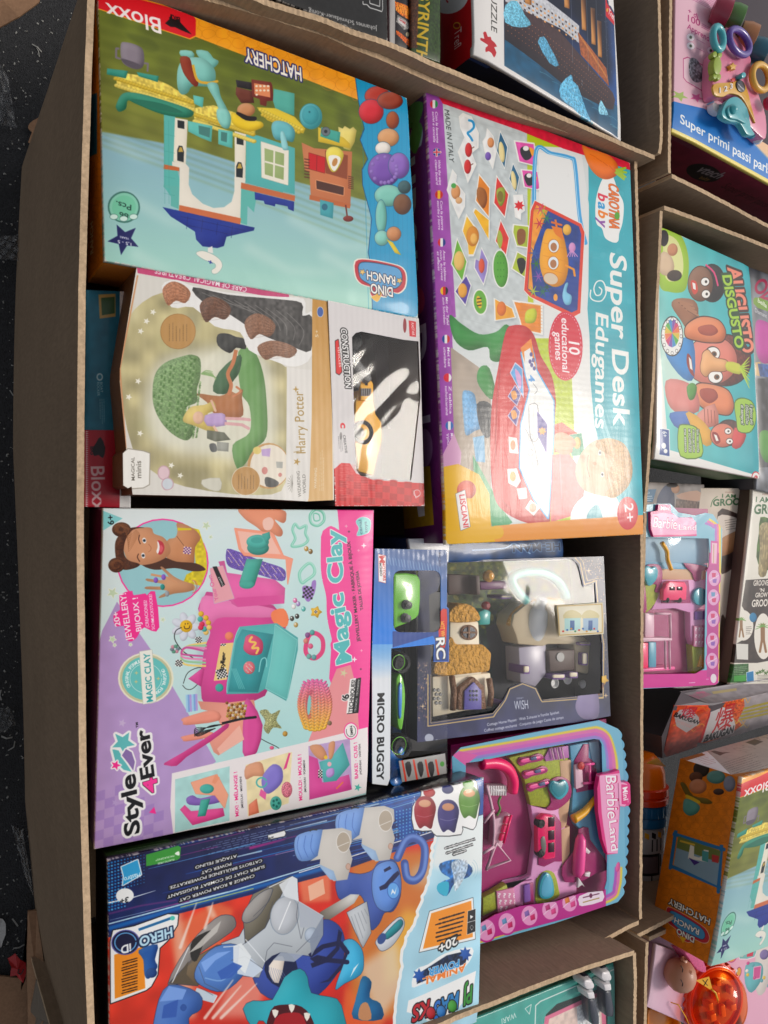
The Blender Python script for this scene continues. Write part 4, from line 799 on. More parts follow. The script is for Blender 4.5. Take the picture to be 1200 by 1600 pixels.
    check(a,695,1000,44,40,5,5,rot=10);check(a,812,862,40,38,5,5,rot=-10)
    for k in range(6):a.disc(688+18*math.cos(k),935+18*math.sin(k),13,11,('7c8c94','d898a8','68a088')[k%3],shade=.4)
    a.poly([(770,1120),(860,1050),(870,1060),(850,1170)],'d8569a',shade=.3)
    # title
    a.c(300,780,3.75)
    a.line([(900,900),(850,700),(842,560),(812,420),(812,220)],120,'f2519c',k=4)
    a.text('Magic',(930,948),(880,545),'62bcbc',cap=88,bold=.075,ol='f4f6f2',ow=6,ol2='f2519c',ow2=22);a.text('Clay',(882,485),(868,172),'62bcbc',cap=88,bold=.075,ol='f4f6f2',ow=6,ol2='f2519c',ow2=22)
    a.text('Magic',(930,948),(880,545),'62bcbc',cap=88,bold=.075,ol='f4f6f2',ow=6)
    a.text('JEWELLERY MAKER · FABRIQUE À BIJOUX',(984,832),(925,245),'1d1620',cap=19,bold=.025);a.text('TALLER DE JOYERÍA',(1002,648),(974,418),'1d1620',cap=17,bold=.025)
    a.poly([(960,130),(1000,105),(1045,125),(1040,185),(1010,205),(965,212),(978,170)],'7cc8c4',k=3,ol='d4ece8',ow=3);a.text('canal',(998,205),(992,120),'2c5c70',cap=17,bold=.03);a.text('toys',(1028,195),(1022,130),'2c5c70',cap=17,bold=.03)
    for x,y,r,c in ((1006,272,18,'fdf0f4'),(950,938,18,'fdf0f4'),(918,190,9,'30202c'),(988,995,8,'30202c'),(886,1018,26,'d8d0a8'),(902,158,12,'f8a8c4'),(975,300,10,'f8a8c4'),(992,886,10,'f8a8c4')):a.poly(star(x,y,r,r*.35,4 if r<20 else 5,0),c)
    a.text('6',(915,1172),(908,1145),'17171a',cap=36,bold=.06,ol='f6f2ee',ow=6)
    a.c(350,1050,4);a.poly([(766,262),(786,48),(856,34),(840,255)],'17171a');a.poly([(762,258),(800,254),(824,36),(786,44)],'f6f2ee');a.text('TECHNIQUES!',(800,252),(820,48),'17171a',cap=24,bold=.05);a.text('TÉCNICAS · TECHNIKEN!',(824,248),(846,46),'f6f2ee',cap=11,bold=.03);a.text('6',(776,168),(780,138),'17171a',cap=42,bold=.06,ol='f6f2ee',ow=5)
    # bottom strip of three little pictures
    a.poly([(-340,845),(-330,632),(900,345),(905,700),(890,760),(-320,1020)],'f1e9e8')
    def pic(q,bgc):a.poly(q,bgc,tex=(30,.1))
    pic([(-310,850-180),(30,588),(30,930),(-310,1005)],'b4dcd8');pic([(130,580),(400,500),(420,500),(400,820),(145,905)],'f0e0b4');pic([(522,462),(785,415),(800,735),(530,800)],'c0a4cc')
    a.poly([(-280,860),(-250,830),(-210,870),(-10,850),(0,900),(-60,920),(-200,960)],'ea5c9c',shade=.3);a.poly([(-240,790),(-200,770),(-150,790),(-20,760),(0,800),(-100,830),(-220,830)],'8c6cb8',k=3,shade=.4);a.poly([(-210,690),(-50,640),(20,770),(0,850),(-60,770),(-180,760)],'f2ac90',.9,ol='e88c6c',ow=3);a.poly([(-150,800),(-90,790),(-120,900),(-170,905)],'4ca898',shade=.4);a.disc(-112,730,44,30,'52b0a4',shade=.4);a.poly([(-80,690),(-60,640),(-30,660),(-60,700)],'eb9c7c')
    a.poly([(110+20,590),(220,560),(245,620),(240,650),(180,650),(130,670)],'e0a484',k=3,shade=.3);a.poly([(240,640),(300,575),(355,600),(360,680),(310,740),(260,760),(230,700)],'8c80cc',k=3,shade=.3);a.poly([(225,730),(260,755),(255,800),(215,770)],'e86ca4');a.line(ell(230,690,32,30,n=14),10,'5cb4ac');a.poly([(365,610),(385,600),(410,505),(398,505)],'e0508c');a.disc(388,735,34,50,'d87c8c',shade=.3,tex=(3,.8));a.disc(320,820,36,44,'58b0a0',shade=.3);
    for k in range(5):a.disc(320+18*math.cos(k*1.26),820+22*math.sin(k*1.26),8,9,'2c6c64')
    a.poly([(150,830),(200,790),(215,880),(150,900)],'eb8c70',shade=.3)
    a.poly([(525,520),(580,540),(610,690),(780,640),(798,735),(530,798)],'e45ca4',shade=.25);a.poly([(590,560),(660,540),(740,440),(785,580),(700,680),(620,690)],'5fb4b2',shade=.25);a.poly([(530,462),(600,455),(640,520),(610,550),(560,520)],'d89c78',k=3,shade=.3);a.poly([(650,450),(690,435),(680,520),(655,545)],'d89c78',k=3,shade=.3);a.poly([(640,610),(680,600),(685,640),(655,660),(635,645)],'c8a0dc',k=3,shade=.4);a.disc(655,575,13,15,'f0b8c0');a.disc(632,532,12,12,'e8c040');check(a,585,610,26,50,3,6);a.line([(700,730),(740,690)],10,'e8805c')
    a.text('MIX! · MÉLANGE !',(88,900),(76,622),'ea3c88',cap=21,bold=.04);a.text('¡MEZCLA! · MISCHEN!',(116,850),(104,652),'2c2a30',cap=12,bold=.02)
    a.text('MOULD! · MOULE !',(486,800),(476,512),'ea3c88',cap=21,bold=.04);a.text('¡MOLDEA! · FORMEN!',(510,750),(500,548),'2c2a30',cap=12,bold=.02)
    a.text('BAKE! · CUIS !',(838,664),(830,438),'ea3c88',cap=21,bold=.04);a.text('¡HORNEA! · HÄRTEN!',(860,640),(852,448),'2c2a30',cap=12,bold=.02)
    a.disc(792,368,46,54,'f2519c');a.disc(792,368,40,47,'f6f2ee');a.text('3MIN',(806,392),(800,334),'17171a',cap=16,bold=.04);a.line(ell(792,368,30,36,n=20,a0=-60,a1=200),3,'17171a');a.poly(star(838,724,26,11,5,0),'58b8a8')
    a.c(0,0,1);a.wear(.6,22)
def clay_left(a):
    a.c(0,0,1);a.poly([(100,780),(170,780),(170,1340),(100,1340)],'5a1438',g=((150,800),(150,1320),'661a40','5a4a6c'));a.lines((150,860),(148,940),(-4,0),4,.8,'c090a8',.4);a.noise(5,.15)

# ================================================================ prints: the shaped white carton with the tree playset
def tree_front(a):
    a.c(100,380,3);a.poly([(200,80),(1200,80),(1300,1300),(200,1300)],'dcd7ce')
    a.poly([(340,100),(1050,230),(1050,265),(900,240),(345,140)],'c24e78');a.text('CARE OF MAGICAL CREATURES',(850,205),(424,116),'f6ecec',cap=24,bold=.03)
    a.poly([(330,310),(460,230),(620,260),(820,330),(1010,560),(1040,620),(1040,1100),(900,1180),(560,1140),(400,1060),(320,960),(262,660),(290,420)],'b5ab82',k=3,tex=(60,.35))
    for i in range(16):x=300+(i*197%700);y=330+(i*131%760);a.disc(x,y,60,40,('d4cfae','8e8e62','c4b894')[i%3],a=.4,blur=22)
    a.poly([(440,560),(640,500),(900,480),(980,700),(960,1000),(700,1000),(430,940),(380,740)],'e4e2d2',.85,k=4,blur=30)
    a.line([(345,150),(262,590),(290,960)],7,'c8946c');a.line([(262,590),(262,640)],7,'c8946c')
    # tree in relief colours
    a.poly([(810,510),(880,500),(925,600),(942,740),(940,900),(880,960),(840,1030),(800,1050),(780,940),(860,880),(860,760),(820,690)],'6f9a5c',k=4,shade=.3);a.poly([(690,690),(720,600),(820,520),(815,600),(780,650),(760,700)],'4f6e50',k=3,shade=.3)
    a.poly([(610,700),(720,712),(770,690),(800,700),(830,680),(825,720),(830,800),(780,812),(700,800),(660,740)],'b0764c',k=3,shade=.3);a.line([(800,500),(785,560),(760,610),(775,660),(765,700)],18,'c4805a',k=4);a.line([(780,715),(820,690),(800,670)],10,'c4805a',k=3)
    a.poly([(560,528),(600,524),(632,545),(632,620),(615,680),(612,740),(560,770),(600,860),(570,920),(500,890),(440,820),(410,730),(420,620),(470,560)],'7f9c6a',k=5,shade=.35,tex=(5,.3))
    for i in range(420):x=412+(i*73.7%220);y=530+(i*127.3%390);(((x-640)/225)**2+((y-722)/190)**2<1 and x<640-abs(y-700)*.12) and a.disc(x,y,4.5,6,('5c7c48','9cb484','6f9058','4c6c3c')[i%4],rot=i*40,a=.75)
    for i in range(6):a.line([(636,610),(660+i*8,595+i*6),(690+i*2,600+i*8)],(6,2),'8aa870',k=3)
    # a plain little doll with yellow hair and lilac dress (generic)
    a.poly([(560,790),(590,760),(650,752),(690,735),(700,775),(660,800),(700,870),(680,880),(600,850),(550,830)],'dcc476',k=4,shade=.35);a.disc(620,812,26,30,'e4bca0',shade=.25);a.poly([(650,800),(730,790),(748,810),(745,848),(660,850)],'bfa4cc',k=2,shade=.3);a.line([(745,815),(830,818),(860,822)],14,'d9a8a8');a.line([(742,838),(825,845),(855,862)],14,'d9a8a8');a.line([(680,730),(700,780)],11,'e0b8a0');a.line([(690,850),(715,890)],11,'e0b8a0')
    a.poly([(660,870),(740,880),(770,915),(700,925),(660,910)],'6a6c5c',k=0,shade=.2);a.poly([(706,925),(762,930),(760,972),(708,968)],'9c9c92',shade=.3);a.poly([(672,938),(700,935),(706,970),(680,972)],'5c5e5c',k=3)
    a.poly([(715,430),(760,425),(800,440),(840,450),(845,495),(800,490),(770,515),(715,480)],'3c3c3a',k=3,shade=.4)
    # badges, inset, ribbon
    a.disc(530,414,80,82,'b98f58',ol='9a7040',ow=3);a.lines((490,460),(490,370),(16,0),6,3,'6c5434',.7)
    a.disc(950,1040,100,110,'c09460');a.disc(955,1040,92,102,'e6dccb');a.disc(844,1112,66,68,'b98f58',ol='e4d8c4',ow=3);a.lines((810,1150),(810,1075),(14,0),6,3,'6c5434',.7)
    a.disc(895,965,20,18,'dcc476');a.poly([(915,960),(960,955),(955,995),(918,990)],'bfa4cc');a.disc(932,1062,14,18,'cc8880');a.disc(1005,1082,9,10,'cc8880');a.poly([(985,1018),(1018,1020),(1016,1050),(988,1048)],'aaaaa2');a.poly([(935,1095),(970,1100),(1000,1120),(985,1140),(940,1138)],'4a4a48',k=3)
    for (x,y) in ((415,322),(385,365),(358,412),(344,645),(302,720),(354,890),(497,1040),(538,1088)):a.poly(star(x,y,16,7,5,5),'f0ecdc')
    a.disc(462,1075,24,30,'e0c4c8',ol='c4a0a8',ow=4);a.disc(480,1128,24,26,'cfd4d8',ol='c4a0a8',ow=4);a.poly([(640,1110),(720,1100),(726,1150),(700,1160),(650,1140)],'d0ccbc',k=2,ol='b8b4a4',ow=3)
    a.poly([(276,985),(300,965),(370,975),(398,985),(395,1130),(370,1145),(300,1150),(278,1135)],'f0ece4',ol='9a9284',ow=4,k=0);a.text('MAGICAL',(330,1112),(328,1002),'5c564c',cap=15,bold=.01);a.text('minis',(360,1100),(358,1020),'5c564c',cap=24,bold=.01)
    # dark robe-coloured drapery and hair-coloured curls in place of the figures
    a.poly([(455,200),(520,170),(600,200),(760,230),(1000,250),(1120,260),(1130,330),(1165,330),(1160,520),(1080,575),(980,550),(860,500),(820,420),(700,390),(600,300),(500,300)],'eeebe6',k=3)
    a.poly([(600,205),(760,240),(1000,262),(1110,280),(1115,340),(1160,345),(1155,500),(1060,480),(900,420),(780,340),(640,270)],'4a4745',k=3,shade=.3,tex=(14,.5))
    for i in range(9):a.line([(640+i*50,230+i*12),(760+i*45,280+i*16),(860+i*30,300+i*22)],3,'8c8884',.7,k=4)
    for (x,y,rx,ry,c) in ((520,235,62,56,'b07a5c'),(700,310,70,60,'6c4c3c'),(910,390,70,60,'8c6650'),(990,500,90,44,'8c6650')):
        a.poly([(x-rx,y-ry*.3),(x-rx*.3,y-ry),(x+rx*.6,y-ry*.7),(x+rx*1.1,y),(x+rx*.7,y+ry*.8),(x,y+ry*.6),(x-rx*.6,y+ry)],c,k=4,shade=.2,tex=(5,.3))
        for i in range(12):a.line([(x-rx*.9,y-ry*.3+i*ry*.1),(x-rx*.2,y-ry*.9+i*ry*.16),(x+rx*.5,y-ry*.5+i*ry*.11),(x+rx,y+i*ry*.05)],(1,3),('c8a48c','5c4030')[i%2],.3,k=4)
    # title strip and gold strip
    a.poly([(1040,580),(1160,590),(1150,1300),(1030,1300)],'e2ded6');a.poly([(1162,250),(1250,275),(1262,1300),(1140,1300),(1158,800)],'b8915a',g=((1200,300),(1200,1200),'c08f45','d8b078'))
    a.text('Harry Potter',(1128,980),(1116,690),'a08040',cap=46,bold=.0);a.line([(1070,975),(1122,965)],3,'a08040');a.poly(star(1082,680,16,5,4,0),'b08c44');a.poly(star(1085,1020,18,7,5,0),'b08c44')
    a.text('WIZARDING',(1108,1188),(1098,1064),'6e6a64',cap=15);a.text('WORLD',(1130,1172),(1126,1080),'6e6a64',cap=15)
    for k in range(9):t=math.radians(-170+k*20+90);a.line([(1066,1124),(1066-26*math.sin(t+1.57),1124+44*math.cos(t+1.57))],2,'8a867e')
    a.disc(1200,322,14,22,'3c5c9c',ol='d8dce8',ow=3);a.text('5+',(1190,440),(1190,405),'f0e6d4',cap=14);a.text('WARNING',(1180,1148),(1182,1050),'f4ead8',cap=12);a.lines((1196,1160),(1200,960),(8,0),3,2,'f0e4cc',.6)
    a.c(0,0,1);a.wear(1.0,31)
def block_side(a):  # the carton standing on its edge deep in the bin
    a.c(100,380,3);a.poly([(0,180),(260,180),(260,900),(0,900)],'2a6f86',tex=(30,.15));a.poly([(0,865),(260,868),(260,1300),(0,1300)],'a82838');a.poly([(160,240),(240,236),(240,340),(165,350)],'b89a60');a.poly([(172,255),(236,250),(236,325),(176,335)],'3c5c38')
    a.text('Bloxx',(125,1040),(134,1260),'d8b8bc',cap=62,bold=.035);a.poly([(132,960),(150,925),(168,900),(190,950),(180,1000),(160,985),(140,990)],'20181c',k=2);a.text('BIG',(122,945),(124,985),'20181c',cap=16,bold=.05)
    a.disc(165,618,15,18,'b8d4dc');a.disc(165,618,9,11,'3c8098');a.text('BOAT',(166,642),(168,690),'c8dce4',cap=12);a.text('ROCKER',(152,642),(154,706),'c8dce4',cap=12);a.lines((184,720),(186,840),(-9,0),3,2,'b0d0dc',.8)
    for i in range(44):a.poly([(102,870+i*9),(116,874+i*9),(102,878+i*9)],'e0d8d8')
# ================================================================ prints: the construction vehicle window box
def constr_front(a):
    a.c(450,380,3);a.poly([(150,240),(660,320),(660,1300),(180,1300)],'d9d4d2');a.poly([(250,1030),(290,1032),(320,1080),(400,1110),(620,1125),(680,1130),(680,1300),(200,1300),(205,1070)],'c8262c')
    for i in range(12):
        for j in range(4):
            if (i+j)%2:a.poly([(240+i*34,1080+j*32+i*4),(274+i*34,1084+j*32+i*4),(274+i*34,1114+j*32+i*4),(240+i*34,1110+j*32+i*4)],'b01c24')
    for i in range(40):a.line([(235+(i*37%60),1035+i*4),(290+(i*53%160),1036+i*4)],(3,1),'e88a88',.5)
    a.text('CONSTRUCTION',(248,398),(270,678),'f2efec',cap=27,bold=.06,ol='1c1a1c',ow=4);a.poly([(222,460),(236,452),(252,602),(240,616),(226,608)],'d02a2a',ol='2a2020',ow=3);a.text('VEHICLES',(232,484),(240,580),'fbeee8',cap=11,bold=.03)
    a.poly([(566,362),(600,368),(600,440),(570,436)],'c62430');a.text('RASTAR',(578,372),(582,432),'fbeee8',cap=12,bold=.03);a.disc(548,386,8,34,'8c3038');a.text('c',(246,842),(248,868),'d02a34',cap=30,bold=.08);a.disc(248,904,6,18,'8a8684');a.text('CREATIVE',(258,900),(268,984),'3c3a3c',cap=11,bold=.02);a.lines((250,905),(256,980),(-7,0),3,2,'4c4a4c',.8)
    a.disc(605,1172,14,14,'c8262c',ol='f0d8d8',ow=3);a.line([(590,1160),(600,1195),(618,1180)],3,'f0d8d8')
    a.c(0,0,1);a.wear(.6,41)
# ================================================================ prints: the robot cat carton
def pj_front(a):
    a.c(140,1250,3.333);a.poly([(60,-200),(2300,-400),(2300,1700),(60,1900)],'d2402a',g=((300,500),(900,1100),'dc4a34','c42c20'),tex=(60,.2))
    for (q,c,b) in [([(380,700),(620,560),(700,600),(640,800),(420,900)],'e07850',10),([(430,880),(560,800),(500,1160),(400,1160)],'d85c40',14),([(700,950),(900,900),(820,1167),(600,1167)],'e8a090',18),([(1030,430),(1200,380),(1200,560),(1050,570)],'e88c68',8),([(400,600),(440,600),(520,1167),(440,1167)],'eab8a0',14),([(560,560),(580,550),(620,640),(590,650)],'f0c8b0',6),([(1300,350),(1500,300),(1900,260),(1900,1100),(1500,1167),(1300,1100)],'c88c3c',20),([(1600,600),(1760,640),(1650,900),(1500,1000),(1480,800)],'e8b850',24),([(1350,900),(1560,760),(1600,1000),(1450,1200)],'e0d0bc',24),([(1280,1000),(1500,1180),(1400,1300),(1250,1250)],'e07038',14)]:a.poly(q,c,.75,blur=b)
    # dark speed band
    a.poly([(60,240),(950,80),(1900,-90),(2050,-110),(2050,120),(1250,400),(430,620),(90,740)],'1b2450',g=((80,300),(140,640),'16183a','1e2a5c'),tex=(40,.2))
    for i in range(34):
        r=random.Random(i);y0=300+r.random()*360;x0=90+r.random()*1300;L=200+r.random()*500;dx,dy=L,-L*.27
        a.line([(x0,y0-(x0-90)*.24),(x0+dx,y0-(x0-90)*.24+dy*.9)],(2,5+5*r.random()),('2f6cc0','6ab4e8','274a98','c8e4f4','7c2c74','3c90d8')[i%6],.75,blur=1.2)
    a.line([(95,690),(430,590),(1250,360)],22,'1f6ab0',.9,blur=4);a.line([(95,665),(700,500),(1250,330)],7,'c8e8f4',.9,blur=1.5);a.line([(440,585),(800,490)],5,'d8d060',.8);a.line([(95,550),(210,525),(320,490)],(8,2),'eef4f8');a.line([(95,610),(250,570),(420,545)],6,'8c3c80',.8,blur=2);a.line([(780,270),(960,225)],(16,4),'b02c84',.8,blur=3)
    for i in range(12):
        for j in range(16):
            x,y=100+i*15,335+j*17-i*4
            if j>9 and i>5:continue
            a.disc(x,y,5.6-i*.3,5.6-i*.3,('2c8cd0','5cb8e8')[(i*j)%2],a=.85)
    # torn white/pale blue panel at right
    a.c(450,1200,3.43)
    a.poly([(420,180),(1040,10),(1080,160),(1070,250),(560,400),(540,300),(480,240)],'1c4c94',tex=(30,.2))
    for i in range(26):
        for j in range(9):a.disc(540+i*19,150+j*19+0-i*4.2+100,4.4,4.4,'7cc0ec',a=.7)
    for i in range(10):a.line([(330,175+i*12),(680,90+i*10),(1040,10+i*8)],(3,9-i*.5),('2a6cb8','9cd0f0','3c8cd0','1c3c80')[i%4],.8,blur=1)
    a.line([(0,590),(560,415),(660,390),(1060,262)],5,'f4f4f2')
    a.poly([(770,380),(900,330),(1100,240),(1100,1500),(520,1500),(530,1330),(560,1150),(585,960),(640,860),(690,720),(730,600),(745,470)],'aed6e6',tex=(90,.15))
    r=random.Random(3);edge=[(770,380),(745,470),(730,600),(690,720),(640,860),(585,960),(560,1150),(530,1330),(520,1500)];E_=spline(edge,7,False)
    a.line([(x+r.uniform(-7,7),y) for x,y in E_],17,'f2f3f1');a.poly([(775,380),(900,332),(1100,250),(1100,560),(930,600),(740,560),(760,450)],'f0f0ec',.85,blur=12)
    for i in range(9):a.disc(700+(i*97%340),600+(i*173%760),90,60,('cfeaf2','94c8dc')[i%2],a=.4,blur=26)
    # mechanical animal toy, generic: silver legs, blue body, curled tail
    sv,sd,bl,bd='c9c6c2','8c7c6c','5a7cc0','33407c'
    a.line([(540,520),(590,420),(650,400),(700,450),(690,570),(650,630),(600,620),(585,540)],46,'3c5496',k=7);a.line([(540,515),(590,410),(650,390),(705,445),(697,570),(650,625),(602,612),(590,545)],20,'7c9cdc',.8,k=7,blur=4)
    a.poly([(200,640),(240,590),(330,600),(400,580),(440,530),(520,520),(560,600),(560,720),(520,800),(470,810),(440,870),(390,900),(360,760),(320,710),(230,740),(205,700)],'4c64ac',k=3,shade=.35,ol='27304c',ow=2);a.poly([(420,560),(520,530),(562,620),(556,720),(500,800),(430,780),(400,680)],'6c96dc',k=5,shade=.4,ol='27304c',ow=2)
    for q in ([(440,670),(470,655),(520,600),(548,580),(556,600),(520,640),(480,680),(445,690)],[(470,590),(510,570),(500,555),(465,575)]):a.poly(q,'20264c')
    a.disc(520,690,32,42,'6ea8e4',ol='3c64ac',ow=4);a.poly([(505,715),(515,680),(528,700),(540,665),(530,712),(518,700)],'eaf4fa')
    for (ox,oy,s) in ((0,0,1),(-230,120,.95)):
        f= lambda P:[(350+(x-350)*s+ox,300+(y-300)*s+oy) for x,y in P]
        a.poly(f([(200,290),(230,250),(330,225),(365,240),(330,380),(240,412),(205,370)]),'7fa4e0',k=3,shade=.4,ol='27304c',ow=2)
        for i in range(3):a.line(f([(225+i*38,265+i*-6),(215+i*38,330),(240+i*36,400-i*10)]),3.5,'4c6cb0',.8,k=4)
        a.poly(f([(360,225),(470,215),(525,235),(528,300),(510,330),(530,400),(500,520),(420,530),(340,440),(345,400),(285,412),(330,380)]),'d2cdc6',k=0,shade=.2,g=None);a.disc(*f([(478,300)])[0],38*s,58*s,'b4a898',ol='e8e4de',ow=4);a.line(f([(440,330),(510,300)]),3,'f2efea');a.poly(f([(340,430),(420,470),(440,528),(400,520),(345,450)]),'a8c4e4',shade=.2);a.disc(*f([(505,445)])[0],12,16,'c8a898',ol='98705c',ow=2)
        a.line(f([(285,232),(300,222),(325,225)]),9,'34343a')
    a.poly([(110,810),(280,710),(330,712),(300,760),(150,860)],'9c9a98',shade=.3,g=((110,810),(300,740),'6c6458','e4e2de'));a.poly([(260,810),(370,750),(385,830),(395,920),(350,1000),(300,900)],'c8ccd0',shade=.3,ol='27304c',ow=2)
    for i in range(5):a.line([(285+i*18,830-i*10),(340+i*10,990-i*40)],4,'848890',.6)
    a.poly([(-260,1000),(-100,860),(60,860),(160,850),(230,900),(250,1000),(220,1120),(120,1240),(0,1290),(-200,1240)],'3f54a2',k=4,shade=.4,ol='27304c',ow=2)
    for q in ([(60,1060),(100,1040),(150,1050),(200,1000),(215,900),(235,920),(220,1010),(160,1080),(100,1090)],[(110,1190),(160,1170),(230,1090),(260,1010),(270,1040),(230,1120),(170,1180)]):a.poly(q,'1c2046')
    a.poly([(240,970),(290,955),(340,1000),(355,1070),(340,1140),(250,1190),(200,1220),(240,1100),(270,1020)],'4cb4dc',k=3,shade=.35,ol='27304c',ow=2);a.poly([(280,1160),(330,1080),(300,1110),(320,1060)],'e8f6fa')
    a.poly([(430,950),(540,840),(580,850),(575,900),(520,980),(460,1015),(430,990)],'d8dce2',k=4,shade=.3,ol='27304c',ow=2);a.poly([(470,930),(550,850),(575,860),(560,895),(490,950)],'2a8c94',k=3,shade=.4,ol='27304c',ow=2);a.disc(455,950,22,32,'3c5488',rot=30)
    a.poly([(320,1240),(350,1150),(400,1180),(390,1260),(450,1290),(460,1371),(300,1371),(310,1280)],'1f6c9c',k=3,shade=.45);a.poly([(340,1300),(380,1290),(400,1371),(330,1371)],'c08a64',k=3)
    a.c(140,1250,3.333)
    a.poly([(380,990),(480,790),(610,650),(680,632),(710,660),(690,720),(500,860),(480,960)],'9a9490',k=3,shade=.35,ol='27304c',ow=2);a.poly([(385,985),(500,860),(620,790),(700,790),(730,750),(650,930),(520,1000)],'75644e',k=0,shade=.3,ol='27304c',ow=2)
    a.poly([(640,780),(730,745),(870,480),(1000,425),(1025,440),(1030,560),(1160,640),(1160,740),(1100,850),(940,830),(860,880),(830,960),(740,950),(690,870)],'c3c9ce',k=0,shade=.25,ol='27304c',ow=2);a.poly([(750,640),(800,520),(880,480),(990,425),(860,700),(760,780)],'7c7668',shade=.3,ol='27304c',ow=2);a.poly([(745,660),(760,600),(830,520),(900,495),(840,620),(780,670)],'a29e9a',k=3,shade=.3,ol='27304c',ow=2)
    a.disc(960,635,70,100,'c8ccd2',ol='8e9aa8',ow=4,shade=.3,rot=10);a.line([(990,560),(930,710)],6,'f2f4f6');a.disc(1100,740,34,38,'b8c4d4',ol='8494a8',ow=3,shade=.4);a.poly([(490,850),(500,760),(590,710),(560,760),(520,870)],'33312f',k=3)
    a.poly([(610,800),(720,790),(770,880),(740,960),(650,1030),(560,1010),(510,960),(530,880)],'5d86c8',k=3,shade=.4,ol='27304c',ow=2);a.line([(560,960),(640,975),(700,930)],6,'86aee0',k=4);a.poly([(730,800),(850,920),(800,960),(720,940)],'cfdbe8')
    a.poly([(520,1010),(620,1050),(600,1090),(500,1060)],'c6d2dc');a.poly([(385,995),(530,1040),(540,1120),(480,1167),(480,1300),(320,1300),(325,1120)],'5479bc',k=3,shade=.4,ol='27304c',ow=2);a.disc(455,1112,13,15,'3a5a9c',ol='2c4a84',ow=2)
    for P in ([(870,480),(1000,425)],[(745,790),(860,700),(900,560)],[(860,880),(870,820),(905,780),(1000,800)],[(1030,560),(1020,640),(1045,760),(1060,700)],[(690,870),(760,850),(850,915)],[(520,1000),(600,1050)],[(385,990),(420,950),(500,870)],[(640,1030),(560,990),(530,900)],[(1160,740),(1090,760),(1020,830)],[(900,495),(880,560),(800,640)]):a.line(P,3,'4c4e58',.7)
    for P in ([(1020,450),(1030,560),(1160,640)],[(760,760),(860,880)],[(400,985),(480,800)],[(650,800),(720,795)],[(880,485),(1000,428)],[(620,1052),(602,1088)]):a.line(P,5,'eef2f6',.85)
    a.poly([(860,880),(940,830),(1000,850),(1030,920),(1000,1000),(930,1010),(870,960)],'1c2446',k=2);a.poly([(880,900),(930,850),(960,870),(930,990),(890,960)],'f0e4d8',k=2,shade=.3,ol='27304c',ow=2)
    for P in ([(1090,850),(1160,800),(1250,780),(1290,830)],[(1100,900),(1180,870),(1290,880)]):a.line(P,24,'1c2046')
    for P in ([(520,560),(440,800)],[(600,560),(560,700)],[(700,970),(560,1167)],[(820,990),(640,1167)],[(740,1000),(600,1167)]):a.line(P,(5,16),'f6e4d8',.8,blur=3)
    for q,c in (([(1000,425),(1025,440),(1030,560),(960,535),(930,470)],'e6eaee'),([(1030,560),(1160,640),(1120,700),(1040,700)],'b4bac4'),([(1160,640),(1160,740),(1100,850),(1090,760)],'8a93a4'),([(700,795),(740,780),(790,850),(760,940),(700,880)],'eef2f4'),([(940,830),(1060,840),(1010,880),(900,870)],'a9b1bd'),([(400,985),(520,1000),(470,940),(480,870)],'5c5244'),([(385,1000),(470,1020),(450,1070),(340,1080)],'86a8e4'),([(540,880),(620,830),(690,820),(610,870),(560,930)],'8eb2ee'),([(620,930),(700,880),(745,900),(690,960),(640,970)],'3f64b0'),([(360,1100),(430,1070),(420,1160),(350,1167)],'3c5ea8'),([(1080,480),(1160,440),(1170,520),(1090,560)],'f0c0a4'),([(480,830),(560,740),(640,660),(620,720),(540,800)],'c8c4be')):a.poly(q,c,.9)
    for i in range(7):a.line([(880+i*11,905+i*3),(900+i*12,985-i*3)],3,'8494b8',.6)
    # open mouth shape of the machine in turquoise
    a.poly([(750,1120),(800,1080),(900,1075),(960,960),(1040,915),(1080,960),(1100,1040),(1200,1060),(1260,1100),(1260,1300),(860,1300),(870,1200),(830,1180),(800,1220)],'36aab8',k=2,shade=.35,ol='27304c',ow=2)
    a.poly([(880,1300),(890,1130),(960,1100),(1050,1110),(1110,1180),(1120,1300)],'4a0f18',k=3);a.poly([(905,1300),(915,1170),(990,1140),(1060,1160),(1080,1300)],'9c1c24',k=3)
    for x,y in ((915,1135),(1000,1108),(1080,1150)):a.poly([(x-18,y-8),(x+16,y-4),(x-2,y+34)],'f0ece0',k=2)
    # texts on the band
    a.poly([(275,290),(430,245),(442,255),(438,315),(425,325),(275,355)],'3f8f3c',k=0);a.text('PLASTIC-FREE',(410,316),(330,338),'eef6ea',cap=10,bold=.04);a.text('PACKAGING*',(410,296),(320,318),'eef6ea',cap=10,bold=.04);a.poly([(412,290),(432,276),(434,300)],'eef6ea',k=3)
    a.poly([(160,356),(235,318),(252,400),(165,455),(170,405)],'3a9ccc',ol='e8f0f4',ow=5,k=0);a.text('Hasbro',(246,388),(170,414),'f4f8fa',cap=24,bold=.03);a.disc(175,512,42,40,'f2f2f0');a.text('3+',(192,520),(152,528),'16181c',cap=28,bold=.05)
    for t,p,q in (('CHARGE & ROAR POWER CAT',(806,412),(434,540)),('SUPER CHAT DE COMBAT RUGISSANT',(858,362),(376,520)),('CATBOYS BRÜLLENDE POWERKATZE',(845,330),(388,470)),('POWER CAT',(690,345),(542,392)),('ATAQUE FELINO',(718,302),(512,362))):a.text(t,p,q,'f6f6f4',cap=15,bold=.06,ol='101018',ow=6)
    a.lines((960,150),(520,260),(2,12),6,3.2,'8c9cc0',.7,5);a.poly([(875,200),(960,175),(966,190),(960,205),(880,222)],'e8e8e6',ol='16181c',ow=3);a.text('x4',(905,205),(880,212),'16181c',cap=10,bold=.05)
